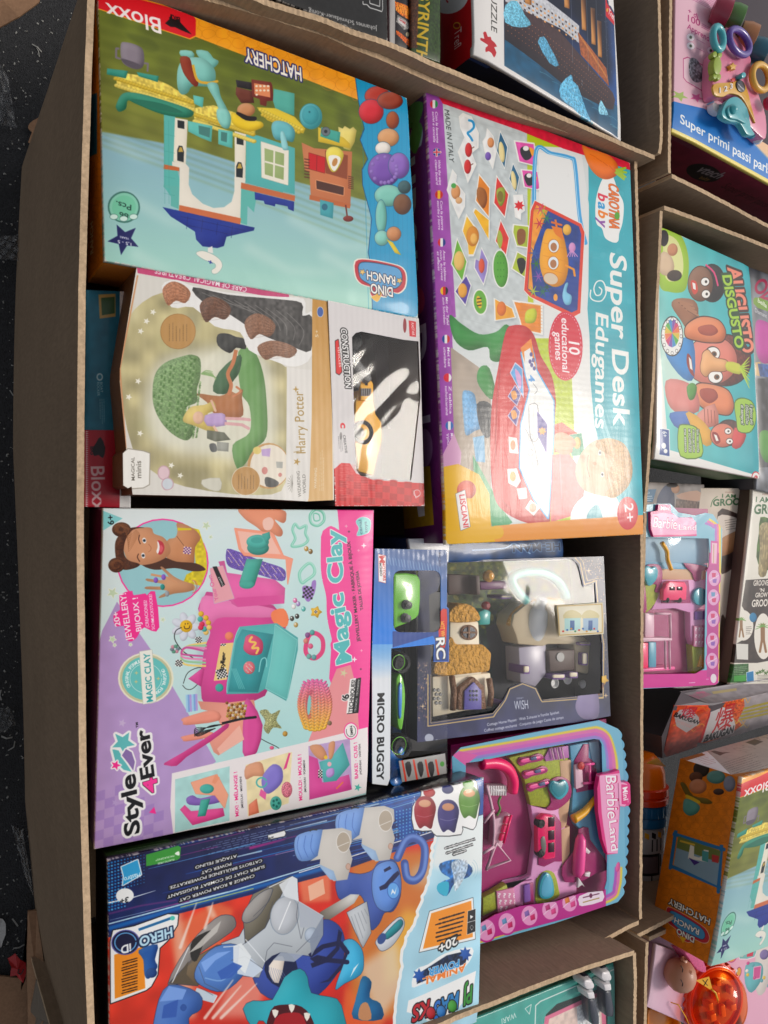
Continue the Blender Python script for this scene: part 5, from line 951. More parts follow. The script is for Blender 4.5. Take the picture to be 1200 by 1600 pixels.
    # corner badge
    a.poly([(108,760),(120,700),(220,680),(380,620),(430,625),(425,680),(380,760),(340,800),(330,940),(300,1000),(275,1020),(110,1085)],'f4f2f0',ol='16181c',ow=5,k=0);a.poly([(125,830),(262,790),(272,1010),(128,1062)],'e8902c');a.disc(178,765,62,62,'1c1c3a',ol='5c5c9c',ow=5);a.line(ell(178,765,50,50,n=30),6,'6ca8d8');a.text('iD',(204,772),(156,786),'f4f4f2',cap=40,bold=.08)
    a.text('HERO',(400,690),(242,742),'bfe0f0',cap=48,bold=.08,ol='1c2c4c',ow=7);a.line([(240,700),(400,640)],14,'2c6c9c');a.disc(402,642,12,12,'58c0b0')
    a.poly([(240,810),(330,780),(318,860),(330,900),(290,960),(268,940),(262,860)],'2a5a9c',k=3,shade=.4);a.disc(302,930,26,26,'2a4c84',shade=.4)
    for i in range(6):a.lines((235,850+i*30-6*0),(160,872+i*30),(0,13),2,6,'2a1a10',.9,i,.1)
    # right panel marks
    a.c(450,1200,3.43)
    a.poly([(632,220),(680,160),(690,120),(780,110),(900,90),(990,60),(1010,110),(1025,200),(1000,330),(970,345),(920,330),(915,375),(770,385),(740,355),(640,350)],'f3f2f0',ol='15161a',ow=4,k=2)
    for (x,y,c,d) in ((702,250,'9c2434','d8a080'),(838,270,'3c3474','c89070'),(962,190,'5c8c30','dca070')):
        a.poly([(x-60,y-30),(x-30,y-84),(x+30,y-84),(x+64,y-30),(x+50,y+50),(x+36,y+96),(x,y+80),(x-30,y+94),(x-56,y+40)],c,k=4,shade=.45);a.disc(x,y-48,36,22,d,shade=.2);a.line([(x-48,y+20),(x,y+30),(x+48,y+16)],3,'ffffff',.35,k=4)
    for (x,y,c) in ((728,140,'b02c34'),(835,120,'28306c'),(958,90,'4c8c2c')):a.disc(x,y,34,26,c,shade=.4)
    for i,(p,q) in enumerate([((998,400),(820,455)),((985,430),(828,482)),((945,465),(870,488))]):a.lines(p,q,(0,9),1,15,'17181c',.95,20+i,0);a.lines(p,q,(0,9),1,7,'e8e8e6',.95,30+i,0)
    a.poly([(790,540),(900,515),(980,560),(960,610),(880,640),(830,715),(775,690),(800,640),(850,620),(800,590)],'2c6cae',k=3,shade=.4,tex=(12,.8));a.poly([(860,530),(950,520),(940,600),(880,690),(870,620)],'d0d8e0',.8,k=3,tex=(8,.6));a.poly([(780,650),(840,640),(830,715),(775,690)],'3cacc8',k=3)
    for i in range(3):a.line(ell(960,570,26+i*14,30+i*16,n=10,a0=-60,a1=50),2.5,'8cb8c8',.7)
    a.poly([(728,800),(985,722),(1000,940),(668,1018)],'f0f0ee',ol='15161a',ow=3);a.poly([(738,810),(975,738),(985,930),(690,1000)],'e8922c');a.poly([(955,795),(1000,782),(1000,900),(950,918)],'15161a',ol='f0f0ee',ow=3);a.line([(952,855),(1000,842)],3,'f0f0ee');a.poly([(968,815),(988,822),(970,836)],'f0f0ee');a.line([(975,870),(978,895)],3,'f0f0ee');a.disc(978,880,8,9,'15161a',ol='f0f0ee',ow=2)
    a.text('20+',(890,925),(780,975),'f4f4f0',cap=40,bold=.08,ol='15161a',ow=8)
    for i in range(6):a.lines((935-i*4,800+i*24-0),(760+i*0,850+i*22),(0,12),1,8,'17130e',.95,i,.15)
    a.poly([(628,1200),(650,1110),(720,1080),(820,1020),(980,985),(965,1060),(880,1120),(700,1180)],'f2f4f4',k=3);a.poly([(655,1185),(680,1120),(830,1030),(965,1000),(940,1070),(840,1110),(740,1150)],'1c2c48',k=0,tex=(8,.8));a.text('ANIMAL',(945,1068),(690,1152),'e8823c',cap=34,bold=.07,ol='f6e8d8',ow=3);a.text('POWER',(905,1050),(722,1104),'3c94d0',cap=34,bold=.07,ol='f2f6f8',ow=3)
    for x,y in ((670,1140),(940,1020)):a.poly(star(x,y,40,22,7,10),'2a5ca8',k=0,shade=.3)
    a.poly([(600,1330),(610,1270),(640,1260),(1005,1105),(990,1200),(900,1300),(830,1350),(720,1371),(700,1350)],'f4f4f2',k=0)
    for t,p,q,c in (('PJ',(985,1178),(925,1205),'3c8c3c'),('MA',(905,1214),(800,1256),'3a80b8'),('S',(795,1262),(752,1282),'3a74c0'),('KS',(735,1262),(628,1302),'b42c34')):a.text(t,p,q,c,cap=72,bold=.08,ol='15161a',ow=6,shear=.2)
    for x,y,c in ((865,1290,'4c9c40'),(800,1320,'3c80c0'),(740,1330,'b83038')):a.disc(x,y,26,30,c,shade=.4,ol='15161a',ow=4)
    a.c(0,0,1);a.wear(.7,51)
def pj_top(a):
    a.c(100,1050,4);a.poly([(0,1000),(2800,500),(2800,1300),(0,1300)],'201f24',tex=(20,.3));a.poly([(240,1110),(640,1030),(690,1080),(690,1200),(300,1290)],'39602c',g=((300,1100),(500,1250),'2c3c24','3c6c2c'))
    a.lines((640,1050),(310,1110),(0,16),6,3,'8ca080',.5)
    a.c(450,1200,3.43)
    for i in range(60):a.line([(200+i*14,190-i*4),(210+i*14,120-i*3)],2,'55535a' if i%2 else '141418',.5)
    a.noise(3,.15)
def pj_left(a):a.img[:]=C('12161c');a.noise(9,.5)
def hero_slit(a):
    a.c(560,780,3);a.poly([(400,180),(1000,180),(1000,280),(400,300)],'2a4a74',tex=(30,.5));a.line([(500,240),(650,230),(700,210),(780,255)],6,'a8c8e8',k=4,blur=1);a.text('HE-MAN',(944,204),(690,214),'182c4c',cap=-1 if False else 36,bold=.06,ol='6c90b8',ow=3)

# ================================================================ the setting: floor and the cardboard bins
CB = cardboard('corrugated_cardboard', (150, 127, 104)); CBE = cardboard('corrugated_cut_edge', (196, 168, 136), .2)
CBD = cardboard('cardboard_floor_scrap', (156, 120, 92))
def floor():
    m = mat('asphalt', (52, 53, 56), .8, bump=(420, .5)); t = m.node_tree; b = t.nodes['Principled BSDF']; tc = t.nodes.new('ShaderNodeTexCoord')
    v = t.nodes.new('ShaderNodeTexVoronoi'); v.inputs['Scale'].default_value = 240; n = t.nodes.new('ShaderNodeTexNoise'); n.inputs['Scale'].default_value = 6; n.inputs['Detail'].default_value = 9
    t.links.new(tc.outputs['Object'], v.inputs['Vector']); t.links.new(tc.outputs['Object'], n.inputs['Vector'])
    r = t.nodes.new('ShaderNodeValToRGB'); r.color_ramp.elements[0].color = (.012, .012, .013, 1); r.color_ramp.elements[1].color = (.03, .03, .032, 1)
    mx = t.nodes.new('ShaderNodeMath'); mx.operation = 'MULTIPLY'; t.links.new(v.outputs['Distance'], mx.inputs[0]); t.links.new(n.outputs[0], mx.inputs[1]); mx.inputs[1].default_value = 1
    m3 = t.nodes.new('ShaderNodeMath'); m3.operation = 'MULTIPLY'; m3.inputs[1].default_value = 2.6; t.links.new(mx.outputs[0], m3.inputs[0]); t.links.new(m3.outputs[0], r.inputs[0]); t.links.new(r.outputs[0], b.inputs['Base Color'])
    G = 60; tag(mesh('ground', [(-G, -G, 0), (G, -G, 0), (G, G, 0), (-G, G, 0)], [(0, 1, 2, 3)], m), kind='structure')
floor()
def wall(parent, rim, z, out, base=None, zb=.0, th=.0068, N=60, wob=.0012, seed=0, lean=0, bw=.008):
    """one side of a bin: rim given by photo pixels at height z; out = outward direction; base = photo pixels on the ground or None (straight down)"""
    r = np.random.default_rng(seed); R = np.array(rim, float); L = np.r_[0, np.cumsum(np.hypot(*np.diff(R, axis=0).T))]; L /= L[-1]; t = np.linspace(0, 1, N)
    if len(R) > 2: R = np.array([(np.interp(a, L, R[:, 0]), np.interp(a, L, R[:, 1])) for a in t])
    else: R = np.array([R[0]*(1-a)+R[1]*a for a in t])
    k = np.ones(5)/5; pad = np.pad(R, ((2, 2), (0, 0)), mode='edge'); R2 = np.array([np.convolve(pad[:, i], k, 'valid') for i in (0, 1)]).T; R2[0], R2[-1] = R[0], R[-1]; R = R2
    top = [ZP(z).p(x, y) for x, y in R]; out = np.array([*out, 0.])
    if base is not None:
        B = np.array(base, float); LB = np.r_[0, np.cumsum(np.hypot(*np.diff(B, axis=0).T))]; LB /= LB[-1]
        bot = [ZP(zb).p(np.interp(a, LB, B[:, 0]), np.interp(a, LB, B[:, 1])) for a in t]
    else: bot = [np.array([p[0], p[1], zb])-out*lean for p in top]
    M = 7; V, UV = [], []; D = np.r_[0, np.cumsum([np.linalg.norm(top[i+1]-top[i]) for i in range(N-1)])]
    ph = r.random(8)*6.28
    def bow(i, j): a, b = t[i], j/(M-1); return wob*3*math.sin(a*9+ph[0])*math.sin(b*5+ph[1])*b+bw*math.sin(math.pi*a)*math.sin(math.pi*b)
    jit = np.convolve(r.normal(0, .0012, N+8), np.ones(9)/9, 'valid')+r.normal(0, .00018, N)
    for side in (0, 1):
        for j in range(M):
            for i in range(N):
                b = j/(M-1); p = top[i]*(1-b)+bot[i]*b+out*(bow(i, j)+(th if side else 0)); p = p.copy()
                if j == 0: p[2] += jit[i]+(.0002 if i % 2 else -.0002)
                V.append(p); UV.append((D[i], z-b*(z-zb)))
    o = M*N; F = []; MI = []
    for s in (0, 1):
        for j in range(M-1):
            for i in range(N-1): F.append((s*o+j*N+i, s*o+j*N+i+1, s*o+(j+1)*N+i+1, s*o+(j+1)*N+i)); MI.append(0)
    for i in range(N-1): F.append((i, i+1, o+i+1, o+i)); MI.append(1); F.append(((M-1)*N+i, (M-1)*N+i+1, o+(M-1)*N+i+1, o+(M-1)*N+i)); MI.append(0)
    for j in range(M-1): F.append((j*N, (j+1)*N, o+(j+1)*N, o+j*N)); MI.append(1); F.append((j*N+N-1, (j+1)*N+N-1, o+(j+1)*N+N-1, o+j*N+N-1)); MI.append(1)
    return mesh('side_panel', V, F, CB, parent, uvs=UV, smooth=False, mats=[CB, CBE], midx=MI, bevel=0)
def bin_floor(parent, pts, z=.012):
    return prism('base_panel', [(x, y, z) for x, y in pts], [(x, y, z-.006) for x, y in pts], CB, parent)

main = empty('cardboard_bin', (.05, .6, 0), 'big open cardboard bin in the middle, packed with toy boxes', 'cardboard bin', 'cardboard bins standing side by side')
wall(main, [(150, -50), (148, 0), (144, 100), (141, 200), (138, 300), (134, 450), (132, 650), (131, 850), (133, 1000), (135, 1180), (138, 1300), (144, 1500), (148, 1600), (156, 1860)], .5, (0, -1),
     base=[(42, 262), (36, 450), (30, 700), (36, 1000), (45, 1250), (66, 1430), (92, 1600), (118, 1800)], N=320, seed=1)
wall(main, [(991, 243), (995, 400), (999, 620), (1001, 850), (1001, 1060), (1000, 1300), (999, 1437)], .5, (0, 1), seed=2, N=260)
wall(main, [(150, -50), (250, -18), (350, 8), (430, 32), (500, 54), (560, 80), (620, 105), (680, 132), (800, 180), (900, 212), (989, 241)], .5, (-1, 0), seed=3, N=220)
wall(main, [(998, 1438), (984, 1444), (930, 1474), (850, 1520), (752, 1562), (600, 1630), (150, 1862)], .5, (1, 0), seed=4, N=220)
bin_floor(main, [(-.56, .17), (-.56, .94), (.66, .94), (.66, .17)])
tb = empty('cardboard_bin', (-1.1, .6, 0), 'cardboard bin above the middle one, holding the puzzle box and the black box', 'cardboard bin', 'cardboard bins standing side by side')
wall(tb, [(200, -95), (350, -28), (417, 0), (500, 24), (550, 45), (612, 66), (690, 102), (800, 147), (900, 190), (1022, 243)], .52, (1, 0), seed=5, N=200, bw=-.01)
wall(tb, [(1028, 239), (1031, 225), (1030, 100), (1026, -60), (1024, -150)], .52, (0, 1), seed=6)
ub = empty('cardboard_bin', (-1.1, 1.4, 0), 'cardboard bin in the far upper corner, holding the pink baby walker carton', 'cardboard bin', 'cardboard bins standing side by side')
wall(ub, [(1053, -60), (1051, 0), (1049, 120), (1048, 271)], .52, (0, -1), seed=7)
wall(ub, [(1049, 272), (1100, 296), (1200, 350), (1300, 402)], .52, (1, 0), seed=8)
rb = empty('cardboard_bin', (.1, 1.4, 0), 'cardboard bin right of the middle one, holding the party game and the tree creature boxes', 'cardboard bin', 'cardboard bins standing side by side')
wall(rb, [(1038, 328), (1100, 350), (1200, 389), (1300, 430)], .515, (-1, 0), seed=9)
wall(rb, [(1036, 330), (1033, 400), (1027, 500), (1022, 620), (1015, 745), (1010, 800)], .515, (0, -1), seed=10)
wall(rb, [(1010, 801), (1004, 1000), (1002, 1300), (1003, 1446)], .44, (0, -1), seed=21)
wall(rb, [(996, 1459), (1024, 1446), (1048, 1432), (1120, 1400)], .48, (1, 0), seed=11)
bb = empty('cardboard_bin', (1.3, .6, 0), 'cardboard bin below the middle one, holding the teal robot box', 'cardboard bin', 'cardboard bins standing side by side')
wall(bb, [(991, 1492), (940, 1508), (887, 1527), (800, 1560), (720, 1592), (560, 1660)], .545, (-1, 0), seed=12, lean=.02)
wall(bb, [(989, 1491), (990, 1550), (989, 1700)], .545, (0, 1), seed=13)
lb = empty('cardboard_bin', (1.2, 1.4, 0), 'cardboard bin in the lower right corner, holding the doll box and the orange capsule', 'cardboard bin', 'cardboard bins standing side by side')
wall(lb, [(1013, 1471), (1011, 1550), (1008, 1700)], .52, (0, -1), seed=14)
wall(lb, [(1014, 1470), (1060, 1450), (1120, 1420)], .47, (-1, 0), seed=15)

# ================================================================ cartons
def quad(pl, px, h=0): return [pl.p(x, y, h) for x, y in px]
def carton(name, label, cat, pl, px, depth, front, side=None, group=None, sides=None, bulge=.002, seed=0, frontm=None, rnd=.0016, grow=0, bev=.0015, rough=.4, **mk):
    """a printed carton: front_panel lies on plane pl where the photo shows its corners px; body goes depth down behind it.
    front(Art) paints the face; sides = {index of edge: painter}, edge 0 = upper, 1 = right, 2 = lower, 3 = left as seen"""
    q = quad(pl, px); n = pl.n; c = sum(q)/4-n*depth
    root = empty(name, c, label, cat, group)
    if front:
        a = Art(q, 'ffffff', mk.pop('ppm', 1900)); front(a); fm = a.material(name+'_print', rough, **mk)
    else: fm = frontm
    sheet('front_panel', q, fm, root, bulge=bulge, seed=seed, rnd=rnd, thick=.005)
    cm = sum(q)/4
    qi = [p+(cm-p)*.004-n*.0046 for p in q]; qb = [p-n*depth for p in qi]
    prism('carton_body', qi, qb, side or mat('plain_carton', (200, 195, 188), .5), root, bevel=bev)
    for e, fn in (sides or {}).items():
        a, b = qi[e], qi[(e+1) % 4]; a2, b2 = qb[e], qb[(e+1) % 4]
        o = np.cross(b-a, n); o = nrm(o); o = o if np.dot(o, a-cm) > 0 else -o
        Q = {0: [a2, b2, b, a], 1: [a, a2, b2, b], 2: [b, a, a2, b2], 3: [b2, b, a, a2]}[e]   # as seen: TL TR BR BL
        if e == 1: Q = [a, a2, b2, b]
        Q = [p+o*.0009 for p in Q]; ar = Art(Q, 'ffffff'); fn(ar)
        sheet('side_panel', Q, ar.material(name+'_side_print', rough, **mk), root, bulge=.0006, N=6, rnd=.001, thick=.0008)
    return root, q
# ---------------------------------------------------------------- printed cards with any outline and with windows cut in them
from mathutils.geometry import tessellate_polygon
def card(name,pl,outer,art,m,parent,holes=(),h=0.,th=.0012):
    loops=[list(outer)]+[list(x) for x in holes]
    P=[[pl.p(x,y,h) for x,y in L] for L in loops]
    ux=nrm(P[0][1]-P[0][0]);uy=nrm(np.cross(pl.n,ux));O=P[0][0]
    T=tessellate_polygon([[Vector((np.dot(p-O,ux),np.dot(p-O,uy),0)) for p in L] for L in P])
    flat=[p for L in P for p in L];n=len(flat);V=flat+[p-pl.n*th for p in flat]
    F=[tuple(t) for t in T]+[tuple(n+i for i in t[::-1]) for t in T];b=0
    for L in P:
        for i in range(len(L)):j=(i+1)%len(L);F.append((b+i,b+j,n+b+j,n+b+i))
        b+=len(L)
    uv= None
    if art is not None:
        o=art.o;art.c(0,0,1);q=art.m([proj(p) for p in flat]);art.o=o
        uv=[(x/art.w,1-y/art.h) for x,y in q];uv=uv+uv
    return mesh(name,V,F,m,parent,uvs=uv)
def rr(x0,y0,x1,y1,r,n=4):
    o=[]
    for cx,cy,a0 in ((x1-r,y0+r,-90),(x1-r,y1-r,0),(x0+r,y1-r,90),(x0+r,y0+r,180)):
        for i in range(n+1):t=math.radians(a0+90*i/n);o.append((cx+r*math.cos(t),cy+r*math.sin(t)))
    return o
def shell(name,q,n,depth,m,parent,th=.0012,skip=(),bottom=True):
    """open tray under quad q: bottom and walls with real thickness"""
    qb=[p-n*depth for p in q];c=sum(q)/len(q)
    if bottom:prism('back_panel',[p+n*th for p in qb],qb,m,parent)
    for i in range(len(q)):
        if i in skip:continue
        j=(i+1)%len(q);a,b,a2,b2=q[i],q[j],qb[i],qb[j];o=nrm(np.cross(b-a,n));o=o if np.dot(o,c-a)>0 else -o
        prism('side_panel',[a,b,b+o*th,a+o*th],[a2+n*th*1.5,b2+n*th*1.5,b2+o*th+n*th*1.5,a2+o*th+n*th*1.5],m,parent)

# ================================================================ the cartons in the middle bin
FILM=film('clear_film',amt=.02,rough=.05,bscale=6,bstr=.16);FILMS=film('clear_window_sheet',amt=.02,rough=.05,bscale=5,bstr=.13)
carton('toy_carton','large hatchery block-set carton with orange border and mint sky, top of the middle bin','toy box',ZP(.475),[(152,-33),(637,152),(655,497),(163,407)],.085,hatchery,
       side=mat('ochre_card',(176,104,26),.5),sides={3:hatch_left},group='toy boxes packed in the bins',rough=.33,coat=.25,coat_r=.08,wob=.06,seed=1)
dk,dq=carton('desk_carton','big activity desk carton with teal title band and a child pictured, shrink wrapped','toy box',ZP(.497,(-.03,-.06,1),(840,520)),[(665,132),(985,254),(1007,835),(698,851)],.105,desk_front,
       side=mat('purple_card',(112,44,104),.4),sides={3:desk_side},group='toy boxes packed in the bins',rough=.3,coat=.34,coat_r=.16,flute=38,fstr=.03,wob=.03,wrap=.12,seed=2,ppm=1800)
carton('craft_carton','square pink and lilac clay jewellery kit carton with a laughing girl in a circle','toy box',ZP(.462,(.01,-.05,1),(370,1020)),[(161,794),(585,797),(574,1243),(147,1328)],.09,clay_front,
       side=mat('plum_card',(84,24,54),.45),sides={3:clay_left},group='toy boxes packed in the bins',rough=.36,coat=.2,coat_r=.1,flute=40,fstr=.03,wob=.06,seed=3,ppm=2300)
pjc,pjq=carton('robot_carton','red and blue carton picturing a blue robot cat, bottom of the middle bin','toy box',ZP(.507,(-.14,-.06,1),(450,1480)),[(168,1345),(757,1215),(748,1600),(172,1790)],.085,pj_front,
       side=mat('black_card',(26,26,32),.35),sides={0:pj_top,3:pj_left},group='toy boxes packed in the bins',rough=.3,coat=.35,coat_r=.06,wob=.04,wrap=.12,seed=4,ppm=2100)
# shaped carton with the tree playset
def tree_box():
    pl=ZP(.4735,(-.01,-.01,1),(360,600));f= lambda L:[(100+x/3,380+y/3) for x,y in L]
    out=f([(342,106),(1200,262),(1256,282),(1266,1204),(1140,1210),(740,1188),(322,1178),(318,1140),(300,1148),(278,1135),(276,985),(292,968),(262,650),(262,590)])
    q=[pl.p(*p) for p in [(190,410),(525,460),(525,790),(180,785)]];a=Art(q,'dcd7ce',2200);tree_front(a);m=a.material('tree_playset_print',.38,.5,.3,flute=-42,fstr=.06,wob=.1)
    root=empty('playset_carton',pl.p(360,600,-.09),'pale shaped carton showing a green tree playset, left of the white vehicle box','toy box','toy boxes packed in the bins')
    card('front_panel',pl,out,a,m,root,th=.002)
    q2=[pl.p(x,y,-.0025) for x,y in out if (x,y) in out];top=q2;bot=[p-pl.n*.085 for p in q2]
    prism('carton_body',top,bot,mat('brown_side_card',(122,88,60),.5,var=(30,.3)),root)
tree_box()
def deep_box():
    pl=ZP(.42);q=[(108,452),(186,452),(186,786),(106,786)]
    carton('edge_carton','narrow teal and red block carton standing deep in the gap beside the near bin wall','toy box',pl,[(134,452),(205,455),(205,794),(131,792)],.2,block_side,side=mat('teal_card',(36,92,112),.5),group='toy boxes packed in the bins',rough=.35,coat=.3,wob=.05)
deep_box()
carton('hero_carton','blue lightning carton, only its upside-down title strip showing below the desk carton','toy box',ZP(.44,(0,0,1)),[(640,842),(880,836),(882,875),(642,880)],.15,hero_slit,side=mat('navy_card',(34,52,88),.5),group='toy boxes packed in the bins',rough=.35,coat=.3,wob=.08)

def vehicle_box():
    pl=ZP(.4735,(.0,.03,1),(590,650));g=pl.c(450,380,3)
    q=[pl.p(*p) for p in [(513,470),(654,500),(663,790),(525,790)]];a=Art(q,'d9d4d2',2400);constr_front(a);m=a.material('vehicle_box_print',.45,.06,.08,flute=-40,fstr=.08,wob=.1)
    root=empty('window_box',pl.p(590,650,-.1),'narrow white and red window box holding a yellow digger, right of the tree playset carton','toy box','toy boxes packed in the bins')
    win=[(300,440),(318,420),(345,414),(540,452),(612,460),(622,720),(580,1095),(576,1110),(400,1105),(340,1090),(318,1060),(312,900)]
    card('window_frame',g,[(188,268),(612,352),(616,400),(640,1232),(222,1232),(205,700)],a,m,root,holes=[win])
    qi=[p-pl.n*.002 for p in q];shell('tray',qi,pl.n,.095,mat('grey_brown_card',(92,76,70),.6),root,bottom=True)
    card('window_film',g,[(290,400),(610,445),(628,1120),(300,1110)],None,FILM,root,h=-.0016,th=.0004)
    # the digger
    yl=mat('yellow_plastic',(250,180,20),.35,coat=.2);bk=mat('black_rubber',(26,26,27),.6,bump=(200,.3));dk_=mat('dark_grey_plastic',(58,56,58),.4)
    d=-.03
    P= lambda L:L
    slab('vehicle_body',g,[(318,740),(330,690),(345,624),(385,630),(402,660),(400,740),(412,800),(440,840),(440,930),(420,1000),(400,1090),(330,1070),(312,900)],-.085,d,yl,root,bevel=.002)
    slab('engine_cover',g,[(340,660),(398,672),(396,740),(342,736)],d,d+.006,yl,root,bevel=.001)
    for i in range(5):slab('vent',g,[(344+i*10,680),(350+i*10,681),(350+i*10,716),(344+i*10,715)],d+.006,d+.0075,dk_,root)
    slab('arm',g,[(300,505),(318,500),(345,560),(385,600),(396,640),(378,655),(340,620),(310,590)],-.07,d+.01,dk_,root,bevel=.0015)
    slab('bucket',g,[(304,430),(345,420),(352,470),(330,505),(300,500)],-.08,d,bk,root,bevel=.002)
    for (x,y,r) in ((318,660,.011),(328,890,.017)):
        lathe('wheel',g.p(x,y,d-.012),pl.n,[(r*.5,.004),(r*.62,.013),(r*.9,.014),(r,.010),(r,-.010),(r*.9,-.014),(r*.3,-.014)],bk,root);lathe('hub',g.p(x,y,d),pl.n,[(r*.45,0),(r*.45,.004),(r*.2,.006),(.0005,.006)],mat('grey_plastic',(110,108,104),.4),root)
    slab('inner_card',g,[(400,440),(600,470),(575,850),(470,870),(420,700)],-.09,-.07,mat('plum_grey_card',(84,66,66),.45),root)
vehicle_box()

def buggy_art(a):
    a.c(570,820,3);a.poly([(30,90),(400,90),(400,1300),(10,1300)],'2a6cc0',g=((200,120),(120,500),'31588c','1f7fd8'));a.poly([(30,560),(130,560),(125,1240),(20,1240)],'2a6cc0',g=((90,470),(90,720),'1f7fd8','e4e8ec'))
    for i in range(40):a.line([(60+(i*41%300),140+(i*7%50)),(66+(i*41%300),175+(i*7%50))],3,'a8c0dc',.35)
    a.text('MICRO BUGGY',(60,788),(56,1200),'15161a',cap=32,bold=.07);a.poly([(64,138),(98,146),(98,272),(66,264)],'f4f2f0',ol='c02c30',ow=2);a.text('M',(68,146),(70,178),'c02c30',cap=24,bold=.08);a.text('MONDO',(68,180),(72,240),'2c2a2c',cap=10,bold=.04);a.text('MOTORS',(82,176),(86,262),'c02c30',cap=12,bold=.05)
    a.poly([(328,395),(392,392),(392,640),(322,640),(330,540),(320,520),(130,575),(130,500),(325,480)],'20468c');a.poly([(350,410),(384,396),(384,500),(376,575),(352,570),(345,480)],'c8261c',k=2);a.text('HOT WHEELS',(352,455),(360,562),'f0c030',cap=20,bold=.06);a.text('RC',(334,530),(338,632),'f4f4f2',cap=40,bold=.08,ol='15161a',ow=3)
    a.text('MICRO',(345,130),(347,195),'1c2c54',cap=10,bold=.03);a.c(0,0,1);a.wear(.5,61)
def buggy_box():
    pl=ZP(.468);g=pl.c(570,820,3);q=[pl.p(*p) for p in [(583,855),(702,860),(702,1212),(580,1228)]];a=Art(q,'2a6cc0',2400);buggy_art(a);m=a.material('buggy_box_print',.35,.4,.06,flute=-40,fstr=.08,wob=.08)
    root=empty('window_box',pl.p(640,1040,-.12),'tall blue window box with a green remote and a small buggy inside','toy box','toy boxes packed in the bins')
    h1=rr(134,214,356,504,34);h1=[(x,y) for x,y in h1]
    card('window_frame',g,[(48,112),(384,118),(386,212),(384,384),(394,392),(394,642),(322,642),(326,560),(124,580),(118,1190),(106,1222),(36,1214),(34,600)],a,m,root,holes=[h1])
    qi=[g.p(*p,-.002) for p in [(50,116),(384,122),(388,1185),(40,1214)]]
    b2=[p-pl.n*.1 for p in qi];black=mat('black_inner_card',(24,25,30),.5)
    prism('back_panel',b2,[p-pl.n*.001 for p in b2],black,root)
    prism('side_panel',[qi[0],qi[3],qi[3]+np.array([0,.001,0]),qi[0]+np.array([0,.001,0])],[p for p in (b2[0],b2[3],b2[3]+np.array([0,.001,0]),b2[0]+np.array([0,.001,0]))],mat('navy_side_card',(30,52,96),.5),root)
    card('window_film',g,[(50,114),(386,120),(386,1188),(40,1216)],None,FILM,root,h=-.0016,th=.0004)
    w2=[qi[1],qi[2],qi[2]+np.array([0,-.0005,0]),qi[1]+np.array([0,-.0005,0])];prism('side_film',w2,[p-pl.n*.09 for p in w2],FILM,root)
    gr=mat('lime_plastic',(112,196,44),.25,coat=.4);slab('remote_control',g,[(136,250),(150,228),(250,235),(262,300),(258,400),(240,440),(150,482),(136,470)],-.04,-.012,gr,root,bevel=.003,k=2)
    for (x,y) in ((190,374),(186,436)):lathe('thumb_stick',g.p(x,y,-.012),pl.n,[(.0065,0),(.0065,.002),(.0035,.003),(.003,.007),(.005,.009),(.0005,.010)],mat('dark_grey_plastic',(58,56,58)),root,16)
    slab('inner_card',g,[(190,300),(390,320),(386,1060),(190,1060),(188,600)],-.07,-.05,black,root);slab('inner_tray',g,[(140,590),(192,580),(196,1080),(130,1090)],-.08,-.06,mat('mid_blue_card',(44,96,150),.5),root)
    bl=mat('bright_blue_plastic',(40,130,220),.3,coat=.4);bk=mat('black_rubber',(26,26,27))
    for (x,y,r) in ((158,645,.014),(160,1035,.016)):
        lathe('wheel',g.p(x,y,-.03),pl.n,[(r*.5,.006),(r*.62,.010),(r*.9,.011),(r,.007),(r,-.007),(r*.9,-.011),(r*.3,-.011)],bk,root);tube('tyre_ring',[g.p(x,y,-.018)+np.array([math.cos(t)*r*.72,math.sin(t)*r*.72,0]) for t in [i*6.283/20 for i in range(20)]],.0006,gr,root,6,True)
    slab('buggy_body',g,[(150,720),(172,700),(188,760),(190,840),(176,960),(156,940),(148,830)],-.05,-.018,gr,root,bevel=.003,k=2);slab('buggy_stripe',g,[(160,760),(176,750),(172,900),(160,890)],-.018,-.015,bl,root,bevel=.001,k=2)
    slab('chassis',g,[(120,1050),(150,1080),(176,1040),(190,1060),(170,1130),(160,1200),(116,1206),(118,1100)],-.05,-.02,bl,root,bevel=.002)
    lathe('wheel',g.p(140,1178,-.02),pl.n,[(.004,.004),(.008,.006),(.0115,.006),(.012,.002),(.012,-.006)],bl,root,20)
    def stk(a):
        a.c(570,820,3);a.poly([(150,1050),(400,1050),(400,1250),(150,1250)],'9c9a98')
        for x in (182,236,292,340):a.line([(x-6,1100),(x+12,1200)],9,'c8402c');
        for x in (205,262,312):a.poly([(x-14,1120),(x+8,1110),(x+16,1150),(x+4,1185),(x-8,1160)],'2c2a2c',k=2)
        a.disc(364,1122,10,12,'4c8c3c')
    Q=[g.p(*p,.003) for p in [(160,1108),(378,1072),(386,1166),(176,1208)]];s=Art(Q,'9c9a98',2400);stk(s);sheet('sticker',Q,s.material('pictogram_print',.4),root,N=4,bulge=0,rnd=.0005,thick=.0003)
buggy_box()

